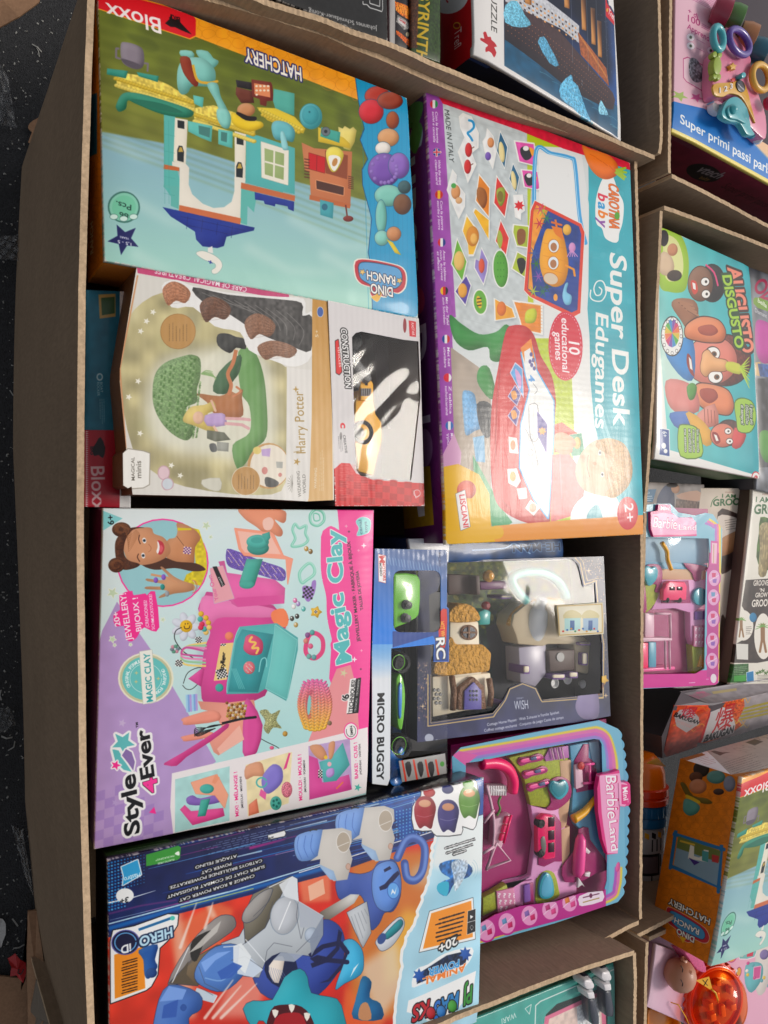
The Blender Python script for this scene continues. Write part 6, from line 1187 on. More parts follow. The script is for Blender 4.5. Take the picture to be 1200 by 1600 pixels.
def wish_art(a):
    a.c(570,820,3);a.poly([(0,0),(1300,0),(1300,1300),(0,1300)],'2b2f52',g=((700,800),(700,1020),'262c4c','44456c'),tex=(40,.3))
    r=random.Random(5)
    for i in range(380):
        t=r.random();x,y=((240+r.random()*60,640+r.random()*280) if i<150 else (1010+r.random()*120,160+r.random()*110) if i<270 else (1080+r.random()*60,300+r.random()*500));a.disc(x,y,1+r.random()*2.4,1+r.random()*2.4,('c89868','e0b890','8c6c78')[i%3],a=.8)
    for x,y,s in ((272,850,16),(1050,215,18),(1130,800,14)):a.poly(star(x,y,s,3,4,0),'e8c89c')
    G='c8ac78'
    a.line([(980,150),(1010,180),(1030,280),(1085,262),(1092,360),(1120,560),(1118,812),(1000,818)],5,G);a.line([(1000,148),(1022,170),(1044,262),(1098,250)],3,G)
    a.line([(296,700),(296,944),(600,900),(640,850),(660,820),(680,770),(740,745),(800,768),(830,830),(1118,808)],5,G);a.line([(310,700),(310,930),(600,885),(630,850),(650,800),(680,755),(740,732),(800,755),(840,822),(1118,796)],2.5,G)
    a.text('DISNEY',(712,818),(744,815),'c8ccd8',cap=8);a.text('WISH',(700,868),(764,862),'d4d8e4',cap=42)
    a.text('Cottage Home Playset · Wish Zuhause in Familie Spielset',(566,944),(908,884),'e4e6ee',cap=13,bold=.02);a.text('Coffret cottage enchanté · Conjunto de juego Casita de campo',(552,972),(926,908),'e4e6ee',cap=13,bold=.02)
    a.disc(300,1000,20,20,'b8bccc');a.text('3+',(330,1026),(356,1020),'e4e6ee',cap=18,bold=.02)
    # lilac drapery shape with a gold flower, generic
    a.poly([(1030,760),(1080,755),(1095,800),(1092,900),(1020,910),(985,860),(1000,800)],'8c80a4',k=4,shade=.3);a.poly([(1030,690),(1040,650),(1070,640),(1096,660),(1100,740),(1070,765),(1040,745)],'4c342c',k=4,shade=.4);a.poly(star(1120,725,26,15,5,10),'e8b848',k=2,shade=.3);a.line([(1095,800),(1112,765),(1120,745)],9,'7a5444',k=3)
    a.c(0,0,1);a.wear(.4,71)
def wish_box():
    pl=ZP(.452,(-.06,-.08,1),(800,1010));g=pl.c(570,820,3);q=[g.p(*p) for p in [(230,170),(1125,140),(1158,906),(240,1030)]];a=Art(q,'2b2f52',2000);wish_art(a);m=a.material('cottage_box_print',.35,.3,.07,wob=.05)
    root=empty('cottage_box',pl.p(800,1010,-.1),'navy window box with gold line border holding a thatched toy cottage','toy box','toy boxes packed in the bins')
    hole=[(390,178),(970,160),(1000,185),(1024,290),(1078,272),(1086,366),(1112,560),(1112,790),(830,820),(805,765),(740,738),(680,762),(650,820),(600,882),(312,925),(312,690),(300,330),(340,310)]
    card('window_frame',g,[(250,172),(1120,148),(1152,896),(1000,925),(246,1020)],a,m,root,holes=[hole])
    qi=[g.p(*p,-.002) for p in [(236,176),(1118,152),(1150,894),(248,1016)]];shell('tray',qi,pl.n,.085,mat('navy_inner_card',(38,42,66),.5),root)
    card('window_film',g,[(380,170),(1000,156),(1110,260),(1125,800),(830,832),(740,750),(640,860),(300,935),(290,310)],None,FILMS,root,h=-.0016,th=.0004)
    def back(a):
        a.c(570,820,3);a.poly([(0,0),(1300,0),(1300,1300),(0,1300)],'4c5c34',g=((600,150),(600,600),'68702c','24383c'),tex=(14,.6))
        r=random.Random(2)
        for i in range(240):x,y=330+r.random()*650,170+r.random()*330;a.disc(x,y,5+r.random()*14,4+r.random()*9,('a8a440','2c4428','64802c','1c3838','c8b84c')[i%5],a=.5,rot=r.random()*180)
        for i in range(60):x,y=700+r.random()*260,220+r.random()*160;a.disc(x,y,7,5,'16282c',a=.8)
        a.poly([(560,480),(720,420),(1110,500),(1110,820),(620,880)],'3a3c44',tex=(20,.3))
    Q=[p-pl.n*.076 for p in qi];b=Art(Q,'5c6850',1200);back(b);sheet('backdrop_card',Q,b.material('forest_print',.5),root,N=5,bulge=0,rnd=.0005,thick=.0005)
    th=mat('thatch_plastic',(222,160,52),.5,bump=(160,.9),var=(60,.3));cr_=mat('cream_plastic',(244,230,200),.45,var=(20,.06));wd=mat('brown_plastic',(132,92,62),.5,bump=(120,.6));pu=mat('violet_plastic',(98,88,168),.4);tl=mat('teal_plastic',(30,160,152),.35,coat=.3);wh=mat('white_clear_plastic',(226,226,224),.25,coat=.4);dkb=mat('dark_brown_plastic',(84,62,54),.5)
    H=-.014
    slab('tower_wall',g,[(400,452),(535,452),(540,560),(552,700),(420,720),(398,600)],-.08,H,cr_,root,bevel=.003)
    slab('tower_roof',g,[(396,455),(400,410),(430,378),(480,370),(520,390),(545,432),(540,450),(490,458)],-.075,H+.01,th,root,bevel=.006,k=2)
    slab('tower_window',g,ell(490,505,40,36),H,H+.003,wd,root,bevel=.001);slab('pane',g,ell(490,505,30,27),H+.003,H+.004,mat('dark_pane',(70,72,80),.2),root)
    slab('mullion',g,[(486,478),(494,478),(494,532),(486,532)],H+.004,H+.006,wd,root);slab('mullion',g,[(460,501),(520,501),(520,509),(460,509)],H+.004,H+.0065,wd,root)
    slab('lower_roof',g,[(318,700),(330,650),(390,600),(388,540),(415,520),(430,560),(560,560),(600,600),(590,690),(440,706),(380,712)],-.075,H+.004,th,root,bevel=.005)
    slab('front_wall',g,[(318,712),(590,694),(600,860),(470,872),(318,902)],-.08,H-.006,cr_,root,bevel=.002)
    slab('door_frame',g,[(438,800),(450,760),(512,712),(560,756),(572,865),(440,870)],H-.006,H+.004,wd,root,bevel=.002)
    d=slab('door',g,[(466,868),(468,780),(512,736),(548,778),(548,866)],H+.004,H+.007,pu,root,bevel=.001)
    for i in range(9):slab('door_pane',g,ell(496+(i%3)*15,780+(i//3)*20,4.5,6,n=8),H+.007,H+.008,mat('dark_pane',(70,72,80),.2),root)
    for x,y0,y1 in ((412,710,868),(586,720,850)):tube('timber_post',[g.p(x-4,y0,H+.002),g.p(x+6,(y0+y1)/2,H+.004),g.p(x,y1,H+.002)],.0045,wd,root)
    for i in range(8):slab('lattice_pane',g,ell(330+(i%2)*18+(i//2%2)*9,775+(i//2)*20,8,9,n=4),H-.006,H-.004,mat('grey_pane',(140,138,134),.3),root)
    slab('chimney',g,[(536,408),(566,392),(592,408),(588,468),(540,470)],-.07,H,tl,root,bevel=.002);lathe('chimney_cap',g.p(562,378,H),pl.n,[(.006,0),(.006,.006),(.003,.009)],mat('dark_red_plastic',(140,40,40)),root,14)
    slab('bed',g,[(538,266),(668,262),(672,300),(545,306)],-.05,H,mat('plum_plastic',(112,60,100),.4),root,bevel=.003);slab('bed_end',g,[(520,240),(540,236),(544,326),(526,330)],-.055,H+.006,dkb,root,bevel=.002);lathe('lantern',g.p(572,240,H),pl.n,[(.008,0),(.009,.006),(.005,.012),(.001,.013)],mat('amber_plastic',(222,160,60),.2,coat=.6),root,16)
    slab('cabinet',g,[(390,230),(520,236),(524,320),(392,330)],-.07,H-.012,dkb,root,bevel=.003)
    tube('arch',[g.p(x,y,H+.004) for x,y in spline([(760,360),(722,320),(690,270),(700,240),(760,222),(840,226),(900,260),(935,310),(945,345)],6,False)],.0068,tl,root,12)
    lathe('jug',g.p(778,500,-.05),nrm(np.array([-.5,0,.25])+pl.n*0),[(.020,-.03),(.023,-.01),(.021,.02),(.015,.04),(.009,.045),(.008,.062),(.003,.063)],wh,root,24)
    slab('house_shell',g,[(690,470),(700,420),(760,370),(840,352),(925,352),(960,380),(940,520),(1030,525),(1058,560),(1050,700),(990,690),(985,560),(860,560),(840,570),(720,560),(710,520)],-.075,-.032,mat('tan_plastic',(206,186,150),.5),root,bevel=.003);tube('roof_edge',[g.p(x,y,-.04) for x,y in spline([(672,470),(700,415),(760,370),(840,356),(920,356)],5,False)],.004,th,root)
    slab('room_floor',g,[(722,575),(850,560),(850,700),(800,760),(730,740)],-.07,-.034,mat('pale_violet_plastic',(176,168,184),.3),root,bevel=.002);lathe('flower_lamp',g.p(800,615,-.05),pl.n,[(.0085,0),(.0095,.006),(.004,.009)],mat('amber_plastic',(222,160,60)),root,6)
    slab('cupboard',g,[(862,590),(985,585),(985,680),(870,690)],-.07,-.028,dkb,root,bevel=.002);slab('cupboard_window',g,ell(918,620,18,22,n=12),-.028,-.026,mat('grey_pane',(140,138,134)),root);slab('door_handle_plate',g,[(986,618),(1008,616),(1008,640),(988,642)],-.045,-.038,dkb,root)
    for x,y,r in ((770,720,.008),(800,690,.006),(940,720,.009),(880,740,.008),(1010,745,.007)):lathe('small_dish',g.p(x,y,-.05),pl.n,[(r*.6,0),(r,.006),(r*.9,.006),(r*.5,.002)],wh,root,14)
    for (x,y,w_,h_,c) in ((880,700,60,26,(120,80,150)),(960,690,40,30,(150,70,60)),(1020,600,26,60,(90,110,150)),(745,660,30,40,(200,120,60)),(640,830,36,24,(70,80,110)),(1010,550,50,16,(220,200,160)),(640,330,50,18,(150,60,110))):
        slab('furniture',g,rr(x,y,x+w_,y+h_,5,2),-.06,-.022,mat('painted_furniture_'+'abcdefghij'[c[0]%10]+'abcdefghij'[c[1]%10],c,.4),root,bevel=.0015);slab('furniture_top',g,rr(x+4,y+3,x+w_-4,y+h_-8,4,2),-.022,-.019,cr_,root,bevel=.0008)
    def tg(a):
        a.c(570,820,3);a.poly([(880,350),(1140,350),(1140,540),(880,540)],'ece4cc');a.line([(904,382),(1112,372),(1114,506),(914,518),(904,382)],4,'c8a868')
        for x0,c in ((930,'b8dcd8'),(1015,'a8c0d4')):a.poly([(x0,440),(x0+10,410),(x0+40,400),(x0+75,415),(x0+80,440)],'d8cca0',k=2);a.poly([(x0+5,440),(x0+78,438),(x0+78,495),(x0+6,498)],c);a.poly([(x0+30,450),(x0+50,450),(x0+50,494),(x0+30,494)],'4c6c9c')
        for i in range(10):a.disc(930+i*18,500-(i%3)*6,5,4,('c83c30','3c6cb0','d8a040','4c8c6c')[i%4])
    Q=[g.p(*p,.002) for p in [(900,378),(1118,364),(1122,512),(912,526)]];s=Art(Q,'ece4cc',2400);tg(s);sheet('picture_tag',Q,s.material('picture_tag_print',.4),root,N=4,bulge=.001,rnd=.0005,thick=.0005)
wish_box()

def land_art(a):
    a.c(680,1120,3.75);a.poly([(0,0),(1300,0),(1300,1500),(0,1500)],'6aa8c4')
    a.poly([(90,110),(130,160),(980,20),(1080,60),(1100,200),(1120,1100),(200,1350),(200,1340),(1000,1120),(1020,980),(1000,150),(940,100),(250,240),(150,260)],'7ab4cc')
    for w_,o,c in ((16,0,'e8c840'),(22,18,'e070a8'),(22,38,'cf62b4'),(14,56,'9c7cc8')):a.line([(140,200+o),(500,140+o*.95),(880,72+o),(960-o*.3,66+o),(1020-o*.6,110+o*.6),(1056-o*.9,220),(1066-o,300)],w_,c,.9,k=5,blur=2)
    for w_,o,c in ((14,0,'e8c840'),(16,-14,'e070a8'),(16,-30,'b050b0')):a.line([(1090+o,880),(1080+o,1000+o*.3),(1020+o*.4,1080+o),(700,1180+o),(200,1340+o)],w_,c,.9,k=5,blur=2)
    a.poly([(100,225),(140,200),(250,225),(190,275),(250,330),(260,350)],'d86aa8')
    a.poly([(200,1150),(270,1120),(420,1100),(560,1080),(1000,1010),(1000,1120),(200,1330)],'b8348c')
    for (x,y,r) in ((300,1250,60),(420,1210,58),(552,1165,56),(674,1130,56),(788,1088,52)):
        a.disc(x,y,r,r*1.22,'b8348c');a.disc(x,y,r-9,(r-9)*1.22,'e8a0cc');a.line([(x-40,y+30),(x+36,y-40)],3,'f6e8f0');a.poly([(x-30,y-20),(x-6,y-34),(x+2,y-4),(x-24,y+8)],('6c98c0','c82c6c','8c6cb0','d88040','b83c7c')[int(x)%5],shade=.3);a.poly([(x+4,y+2),(x+30,y-12),(x+34,y+20),(x+8,y+30)],('c82c6c','7098c0','d84c8c')[int(x)%3],shade=.3)
    a.poly([(845,1050),(960,1010),(985,1030),(980,1080),(860,1110),(842,1090)],'f0e0ec',ol='b8348c',ow=10,k=2);a.line([(865,1060),(960,1036)],6,'6c2c50');a.line([(865,1088),(960,1062)],6,'a88c50');a.disc(912,1048,9,14,'6c2c50');a.poly([(930,985),(980,960),(990,990),(960,1000)],'c02c68')
    a.disc(1070,880,12,30,'d8609c',rot=10,shade=.3);a.line([(1070,905),(1062,950),(1066,990)],3,'d8609c')
    a.c(0,0,1);a.wear(.4,81)
def land_badge(a):
    a.c(680,1120,3.75);a.poly([(900,250),(1200,250),(1200,850),(900,850)],'d83c84');a.poly([(962,345),(1085,330),(1090,380),(1125,395),(1132,500),(1110,525),(1078,520),(1072,800),(1010,800),(985,640),(975,560)],'f0a8cc',k=0)
    a.text('Barbie',(998,345),(1010,600),'c8246c',cap=68,bold=.075,shear=.15);a.text('Barbie',(998,345),(1010,600),'fbf2f6',cap=62,bold=.03,shear=.15);a.text('Land',(1018,612),(1032,790),'c8246c',cap=48,bold=.09);a.text('Land',(1018,612),(1032,790),'fbf2f6',cap=44,bold=.05);a.poly([(1090,395),(1130,400),(1128,515),(1092,512)],'d83c84');a.text('Mini',(1098,415),(1104,492),'fbf2f6',cap=28,bold=.06)
BERRY=mat('berry_tray',(168,8,104),.4,coat=.0,bump=(18,.15));PINK=mat('pink_plastic',(255,84,162),.35,coat=.1);HOT=mat('hot_pink_plastic',(252,12,104),.35,coat=.1);PALE=mat('pale_pink_plastic',(236,190,206),.35);AQUA=mat('aqua_plastic',(30,168,186),.3,coat=.3);GRASS=mat('printed_grass',(166,176,30),.6,var=(300,.5));LILAC=mat('lilac_card',(236,160,212),.5);SAND=mat('sand_card',(222,178,138),.6);SEA=mat('sea_card',(92,168,204),.45,var=(30,.12));DGREY=mat('dark_grey_plastic',(58,56,58));YEL=mat('yellow_plastic',(236,178,36));WHT=mat('white_plastic',(232,226,226),.35)
def land_box():
    pl=ZP(.470,(-.03,-.11,1),(850,1300));g=pl.c(680,1120,3.75);q=[g.p(*p) for p in [(60,90),(1140,-40),(1160,1120),(60,1420)]];a=Art(q,'6aa8c4',1900);land_art(a);m=a.material('mini_land_print',.35,.3,.07,wob=.05)
    root=empty('land_box',pl.p(850,1300,-.06),'pink mini playset tray with rainbow border lying sideways inside the middle bin','toy box','toy boxes packed in the bins')
    sc=[]
    pts=[(1000,22),(1060,50),(1095,110),(1108,180),(1104,250)]
    R=[(1070,70),(1090,130),(1100,190),(1108,250),(1112,310),(1124,380),(1130,520),(1128,580),(1124,640),(1122,700),(1120,760),(1116,820),(1112,880),(1108,940),(1100,1000),(1090,1060)]
    edge=[]
    for i in range(len(R)-1):
        (x0,y0),(x1,y1)=R[i],R[i+1]
        for j in range(5):t=j/5;edge.append((x0+(x1-x0)*t+14*math.sin(math.pi*t),y0+(y1-y0)*t))
    outer=[(98,235),(150,180),(560,95),(960,20)]+edge+[(1070,1085),(700,1210),(200,1350),(150,1362)]
    hole=[(180,270),(250,262),(560,196),(930,130),(962,134),(976,160),(984,500),(1008,800),(1006,960),(990,1020),(850,1035),(700,1085),(500,1110),(350,1160),(200,1250),(150,1260)]
    card('rainbow_frame',g,outer,a,m,root,holes=[hole],h=.004)
    Q=[g.p(*p,-.001) for p in [(140,190),(1060,30),(1088,1080),(140,1370)]]
    prism('tray',[p-pl.n*.022 for p in Q],[p-pl.n*.05 for p in Q],BERRY,root)
    card('tray_film',g,[(150,270),(960,132),(1000,1020),(500,1110),(150,1260)],None,FILM,root,h=.0015,th=.0004)
    S_= lambda nm,P,h0,h1,mm,bv=.0015,k=0:slab(nm,g,P,h0,h1,mm,root,bevel=bv,k=k)
    S_('grass_card',[(430,240),(640,190),(770,170),(800,440),(770,500),(700,540),(560,520),(520,360),(470,290)],-.022,-.012,GRASS);S_('lilac_path',[(560,520),(640,540),(740,500),(760,600),(770,840),(720,900),(640,940),(520,960),(420,980),(380,1040),(560,930),(590,700)],-.022,-.0115,LILAC)
    S_('lilac_ground',[(600,900),(740,880),(830,960),(830,1030),(700,1080),(480,1110),(400,1030),(430,980),(560,960)],-.022,-.013,LILAC);S_('grass_card',[(280,1060),(340,1030),(420,980),(440,1060),(360,1130),(280,1170)],-.022,-.0105,GRASS)
    S_('beach_card',[(730,260),(800,250),(790,500),(770,640),(740,660),(722,560),(740,400)],-.022,-.0110,SAND);S_('beach_card',[(740,660),(790,640),(790,800),(750,900),(735,800)],-.022,-.0108,SAND)
    S_('sea_card',[(790,170),(860,155),(975,140),(985,500),(1005,900),(950,900),(900,700),(830,640),(800,560),(810,400)],-.022,-.0100,SEA)
    S_('sky_card',[(900,150),(972,142),(975,320),(930,300)],-.0100,-.0085,mat('sky_card',(150,190,214),.5,var=(12,.2)))
    # toys
    tube('slide',[g.p(x,y,h) for (x,y),h in zip(spline([(270,275),(350,270),(420,300),(455,370),(450,440)],5,False),np.linspace(.0,-.006,21))],.0085,HOT,root,14)
    for i in range(8):S_('ladder_rung',[(312+i*14,405),(320+i*14,404),(320+i*14,462),(312+i*14,463)],-.02,-.006,WHT,.0005)
    tube('ladder_rail',[g.p(310,432,-.008),g.p(420,428,-.008)],.0022,WHT,root,8)
    S_('balcony_floor',[(350,600),(445,570),(440,620),(390,770),(340,750)],-.02,-.006,PALE);tube('balcony_rail',[g.p(x,y,0) for x,y in ((445,575),(425,650),(400,740))],.002,HOT,root,8)
    for x,y in ((440,590),(428,640),(414,690)):S_('rail_panel',[(x-22,y),(x,y-6),(x-10,y+34),(x-32,y+40)],-.006,.0,HOT,.0005)
    tube('curved_frame',[g.p(x,y,-.002) for x,y in spline([(300,400),(330,520),(345,640),(335,780),(300,900)],5,False)],.0022,PALE,root,8)
    for P in ([(300,890),(440,840),(360,740),(300,890)],[(285,620),(345,545)],[(280,800),(345,760)]):tube('frame_bar',[g.p(x,y,0) for x,y in P],.002,PALE,root,8)
    tube('vine',[g.p(x,y,-.006) for x,y in spline([(385,465),(370,500),(380,540),(360,580)],4,False)],.0018,mat('green_plastic',(90,140,50)),root,6)
    for (x,y,s,r) in ((560,250,1,-12),(585,325,1,-14),(610,400,1,-14)):
        rr_=math.radians(r);f= lambda P:[(x+(u*math.cos(rr_)-v*math.sin(rr_)),y+(u*math.sin(rr_)+v*math.cos(rr_))) for u,v in P]
        S_('figure_recess',f([(-78,0),(-60,-24),(0,-18),(50,-26),(76,-8),(74,14),(40,22),(-20,20),(-62,28)]),-.012,-.0095,BERRY,.0008,2);S_('mini_figure',f([(-60,0),(-44,-12),(20,-10),(56,-8),(58,6),(20,8),(-40,12)]),-.0095,-.0055,PINK,.0012,2);S_('figure_clothes',f([(0,-10),(36,-12),(38,9),(2,9)]),-.0055,-.0035,mat('slate_blue_plastic',(70,84,130)),.0008)
    hp_= lambda cx,cy,s:[(cx,cy+58*s),(cx-40*s,cy+20*s),(cx-52*s,cy-20*s),(cx-34*s,cy-52*s),(cx,cy-44*s),(cx+34*s,cy-58*s),(cx+56*s,cy-20*s),(cx+44*s,cy+24*s)]
    S_('pool_recess',[(650,540),(680,500),(660,400),(720,350),(790,380),(796,470),(740,530),(690,550)],-.0115,-.0095,BERRY,.0008,3);S_('heart_pool',hp_(728,430,1.05),-.0095,-.003,AQUA,.003,3);S_('heart_pool_inside',hp_(724,425,.8),-.003,-.0025,mat('deep_aqua_plastic',(40,138,152),.25),.0005,3)
    S_('bus_recess',[(600,580),(650,565),(705,575),(740,620),(745,850),(700,850),(640,880),(605,870)],-.0115,-.0095,BERRY,.001);b=S_('bus_body',[(610,600),(640,572),(695,580),(708,620),(708,830),(645,842),(600,800),(600,660)],-.0095,.0015,HOT,.003)
    for y in (590,668,740):S_('bus_window',[(664,y),(700,y-4),(700,y+52),(664,y+56)],.0015,.0022,mat('bus_window_glass',(60,16,36),.15),.0004)
    S_('bus_stripe',[(618,720),(640,700),(652,760),(640,800),(628,790)],.0015,.0022,mat('grey_plastic',(110,108,104)),.0004,2)
    for (x,y) in ((610,620),(612,788)):lathe('bus_wheel',g.p(x,y,-.004),pl.n,[(.0075,-.004),(.0078,.004),(.006,.006),(.003,.0062)],mat('black_rubber',(26,26,27)),root,18)
    S_('cart_recess',[(815,260),(870,160),(900,160),(900,240),(945,270),(955,420),(830,445)],-.0100,-.0085,BERRY,.001);S_('cart_base',[(820,285),(860,270),(870,410),(825,425)],-.0085,-.004,PALE,.001)
    for P in ([(870,280),(930,275)],[(870,390),(930,385)],[(905,278),(908,388)]):tube('cart_frame',[g.p(x,y,-.002) for x,y in P],.002,PINK,root,8)
    lathe('cart_umbrella',g.p(850,285,-.003),pl.n,[(.006,0),(.006,.003),(.002,.005)],mat('red_plastic',(200,50,50)),root,14)
    tube('yellow_slide',[g.p(x,y,-.002) for x,y in spline([(940,475),(905,520),(870,560),(810,600)],5,False)],[.004+.003*i/15 for i in range(16)],YEL,root,10)
    S_('jet_recess',[(745,880),(790,820),(840,740),(840,660),(900,650),(910,720),(1000,840),(1005,900),(940,920),(870,960),(760,970)],-.0100,-.0080,BERRY,.001,2);tube('jet_body',[g.p(x,y,-.002) for x,y in ((850,690),(852,720),(845,800),(838,900),(830,935))],[.004,.008,.0095,.0095,.006],PINK,root,16)
    for P in ([(840,940),(880,1000),(862,985),(835,1005),(840,960)],[(880,760),(912,790),(900,806),(876,790)],[(880,915),(912,910),(905,940),(878,935)]):S_('jet_fin',P,-.008,-.003,WHT,.001)
    S_('pool_recess',[(590,1010),(600,940),(650,900),(700,920),(725,1010),(720,1060),(600,1100)],-.013,-.011,GRASS,.001,3);S_('oval_pool',[(612,1000),(630,940),(660,915),(690,950),(700,1040),(660,1070),(618,1060)],-.011,-.005,AQUA,.003,3);S_('pool_water',[(624,1000),(640,950),(662,930),(682,960),(688,1035),(656,1056),(626,1046)],-.005,-.0045,mat('light_water_plastic',(90,180,214),.15),.0004,3)
    S_('towel_recess',[(520,985),(575,970),(580,1100),(520,1110)],-.013,-.0115,BERRY,.001);S_('purple_towel',[(522,990),(556,978),(562,1080),(524,1092)],-.0115,-.008,mat('purple_towel',(130,80,170),.8),.001)
    def qm(a):
        a.c(680,1120,3.75);a.poly([(340,980),(500,980),(500,1150),(340,1150)],'d88aac')
        for i in range(10):x,y=366+(i%4)*30+(i//4)*6,1060+(i//4)*38;a.text('?',(x,y),(x+18,y-2),'f8eef2',cap=26,bold=.05)
    Qm=[g.p(*p,-.008) for p in [(360,1026),(462,1002),(476,1130),(368,1150)]];s=Art(Qm,'d88aac',2400);qm(s);sheet('question_mark_box',Qm,s.material('question_print',.45),root,N=4,bulge=0,rnd=.0006,thick=.006)
    S_('swing_set',[(640,240),(670,186),(780,170),(785,240),(650,262)],-.012,-.0095,mat('violet_card',(190,110,180),.5),.0005)
    for x in (690,720,750):tube('swing_bar',[g.p(x-10,180,-.006),g.p(x+6,252,-.006)],.0012,PALE,root,6)
    Qb=[g.p(*p,.012) for p in [(950,320),(1150,300),(1150,820),(950,835)]];b=Art(Qb,'d83c84',2400);land_badge(b)
    card('title_badge',g,[(965,340),(1030,328),(1078,312),(1088,384),(1130,392),(1138,500),(1112,528),(1082,522),(1076,640),(1070,800),(1010,808),(980,720),(955,560),(950,420)],b,b.material('title_badge_print',.35,.3,.07),root,h=.012,th=.008)
    card('title_badge_tab',g,[(1074,388),(1128,380),(1142,396),(1146,505),(1132,522),(1080,524)],b,bpy.data.materials['title_badge_print'],root,h=.0128,th=.008)
land_box()

# ================================================================ what stands in the neighbouring bins
def august_art(a):
    a.c(800,300,3);a.poly([(640,100),(1200,300),(1200,1400),(640,1300)],'f0ece6');a.poly([(690,180),(800,210),(1115,340),(1160,1330),(735,1200),(690,640)],'4fb8b8',g=((700,500),(1150,700),'7ccac4','2c9ca4'),tex=(40,.12));a.poly([(690,640),(850,600),(900,700),(860,1000),(740,1010)],'dcecdc',.8,k=3,blur=14)
    a.poly([(700,175),(760,190),(800,215),(826,300),(820,400),(800,440),(740,440),(690,400)],'a4c83c',k=5,shade=.2);a.poly([(712,210),(770,220),(800,300),(790,380),(720,380)],'e0e09c',k=4);a.poly([(700,270),(740,280),(760,330),(740,370),(690,350)],'dcc0a0',k=3,shade=.3);a.disc(760,370,34,24,'3c2c20',shade=.3);a.disc(752,260,24,26,'c88c68',shade=.3);a.disc(712,210,22,34,'2a2020')
    # generic party-game faces: dark haired head, big middle head with long nose and ears, one below
    def head(x,y,rx,ry,c,hair,hx,hy):
        a.disc(x+hx,y+hy,rx*1.05,ry*1.05,hair,shade=.4,ol='201814',ow=3,tex=(6,.4));a.disc(x,y,rx,ry,c,shade=.4,ol='3c2418',ow=2)
    head(880,410,58,74,'86604a','241c1c',55,0);a.line([(905,330),(945,365),(962,420)],8,'d8487c',k=3)
    for (x,y) in ((902,402),(905,455)):a.disc(x,y,19,17,'f4efe8',ol='2a1c14',ow=2);a.disc(x+4,y,6,6,'2a2018')
    a.poly([(836,395),(860,400),(868,440),(850,455),(838,430)],'c84838',k=3);a.poly([(842,402),(856,408),(858,435),(846,430)],'f4f0ea')
    a.poly([(770,470),(850,480),(870,540),(830,620),(790,570),(745,500)],'9c6c50',k=3,shade=.4)
    for i in range(4):a.line([(770+i*14,480+i*12),(840+i*10,500+i*16)],(14,8),'a8785a',k=0);a.line([(776+i*14,488+i*12),(842+i*10,508+i*16)],2,'5c3826')
    head(930,755,120,112,'df8474','6c2f24',62,0)
    a.poly([(715,660),(780,650),(845,660),(850,830),(800,840),(725,740)],'3c8cc8',k=3,shade=.4)
    a.poly([(810,640),(815,590),(880,555),(960,570),(995,620),(980,665),(920,670),(860,660)],'e0885c',k=5,shade=.45,ol='3c2018',ow=3);a.poly([(870,600),(930,590),(960,620),(930,640),(880,630)],'a84c34',k=4,shade=.3)
    a.poly([(860,870),(940,870),(1010,900),(1035,970),(1010,1015),(930,1000),(870,960)],'e0885c',k=5,shade=.45,ol='3c2018',ow=3);a.poly([(880,890),(940,890),(960,930),(920,960),(880,930)],'a0402c',k=4,shade=.3)
    for (x,y) in ((935,722),(948,830)):a.disc(x,y,32,30,'f6f2ec',ol='2a1c14',ow=3);a.disc(x+6,y+2,13,13,'6c4424');a.disc(x+8,y+2,6,6,'16100c')
    a.poly([(885,745),(890,718),(915,705),(945,740),(1000,755),(1008,790),(985,805),(930,805),(905,830),(882,810),(878,778)],'ecb078',k=5,shade=.4,ol='6c3c20',ow=2)
    a.poly([(1000,760),(1060,770),(1075,800),(1060,820),(1000,800)],'c8c848',k=2,shade=.3)
    for i in range(9):a.line([(1065,790),(1110,740+i*18)],(10,3),('b8cc3c','98b830')[i%2])
    a.poly([(818,720),(836,740),(842,790),(850,830),(830,810),(815,765)],'8c2c24',k=3);a.poly([(824,735),(836,750),(842,800),(830,790)],'f2ede4')
    a.disc(748,640,48,88,'f2f0ea',ol='201c1c',ow=3)
    for i in range(12):t=i*math.pi/6;a.poly([(748,625),(748+34*math.cos(t),625+66*math.sin(t)),(748+34*math.cos(t+.5),625+66*math.sin(t+.5))],('d8b83c','58a848','3c8cc0','7c4ca0','c83c6c','e0743c')[i%6])
    for i in range(12):t=i*math.pi/6;a.disc(748+41*math.cos(t),640+78*math.sin(t),5,7,'f6f4ee',ol='201c1c',ow=1.5)
    a.poly([(720,850),(800,850),(860,900),(870,1000),(780,1010),(730,960)],'d8847c',k=3,shade=.4);a.poly([(815,880),(840,860),(862,880),(850,935),(825,940)],'4c8c34',k=3,shade=.4);a.poly([(865,1010),(945,960),(965,1060),(920,1080),(870,1120),(860,1060)],'d88c7c',k=2,shade=.4)
    for i in range(4):a.line([(900+i*16,1060),(896+i*16,985+i*4)],3,'8c4c3c')
    a.poly([(740,1010),(800,1000),(850,1010),(840,1060),(780,1090),(745,1050)],'3c6cb0',k=2,shade=.4);a.poly([(810,1010),(860,1020),(930,1100),(930,1170),(880,1160)],'e0a83c',k=2,shade=.3)
    head(985,1120,58,60,'d87c64','4c241c',30,-14);a.poly([(1040,1080),(1080,1090),(1096,1120),(1070,1180),(1030,1180)],'c83c3c',k=2,shade=.4)
    for (x,y) in ((1010,1098),(1018,1150)):a.disc(x,y,15,14,'f4efe8',ol='2a1c14',ow=2);a.disc(x+2,y,5,5,'2a2018')
    a.poly([(935,1105),(960,1110),(975,1150),(955,1165),(940,1140)],'8c2c24',k=3);a.poly([(942,1114),(956,1120),(966,1148),(954,1150)],'f2ede4')
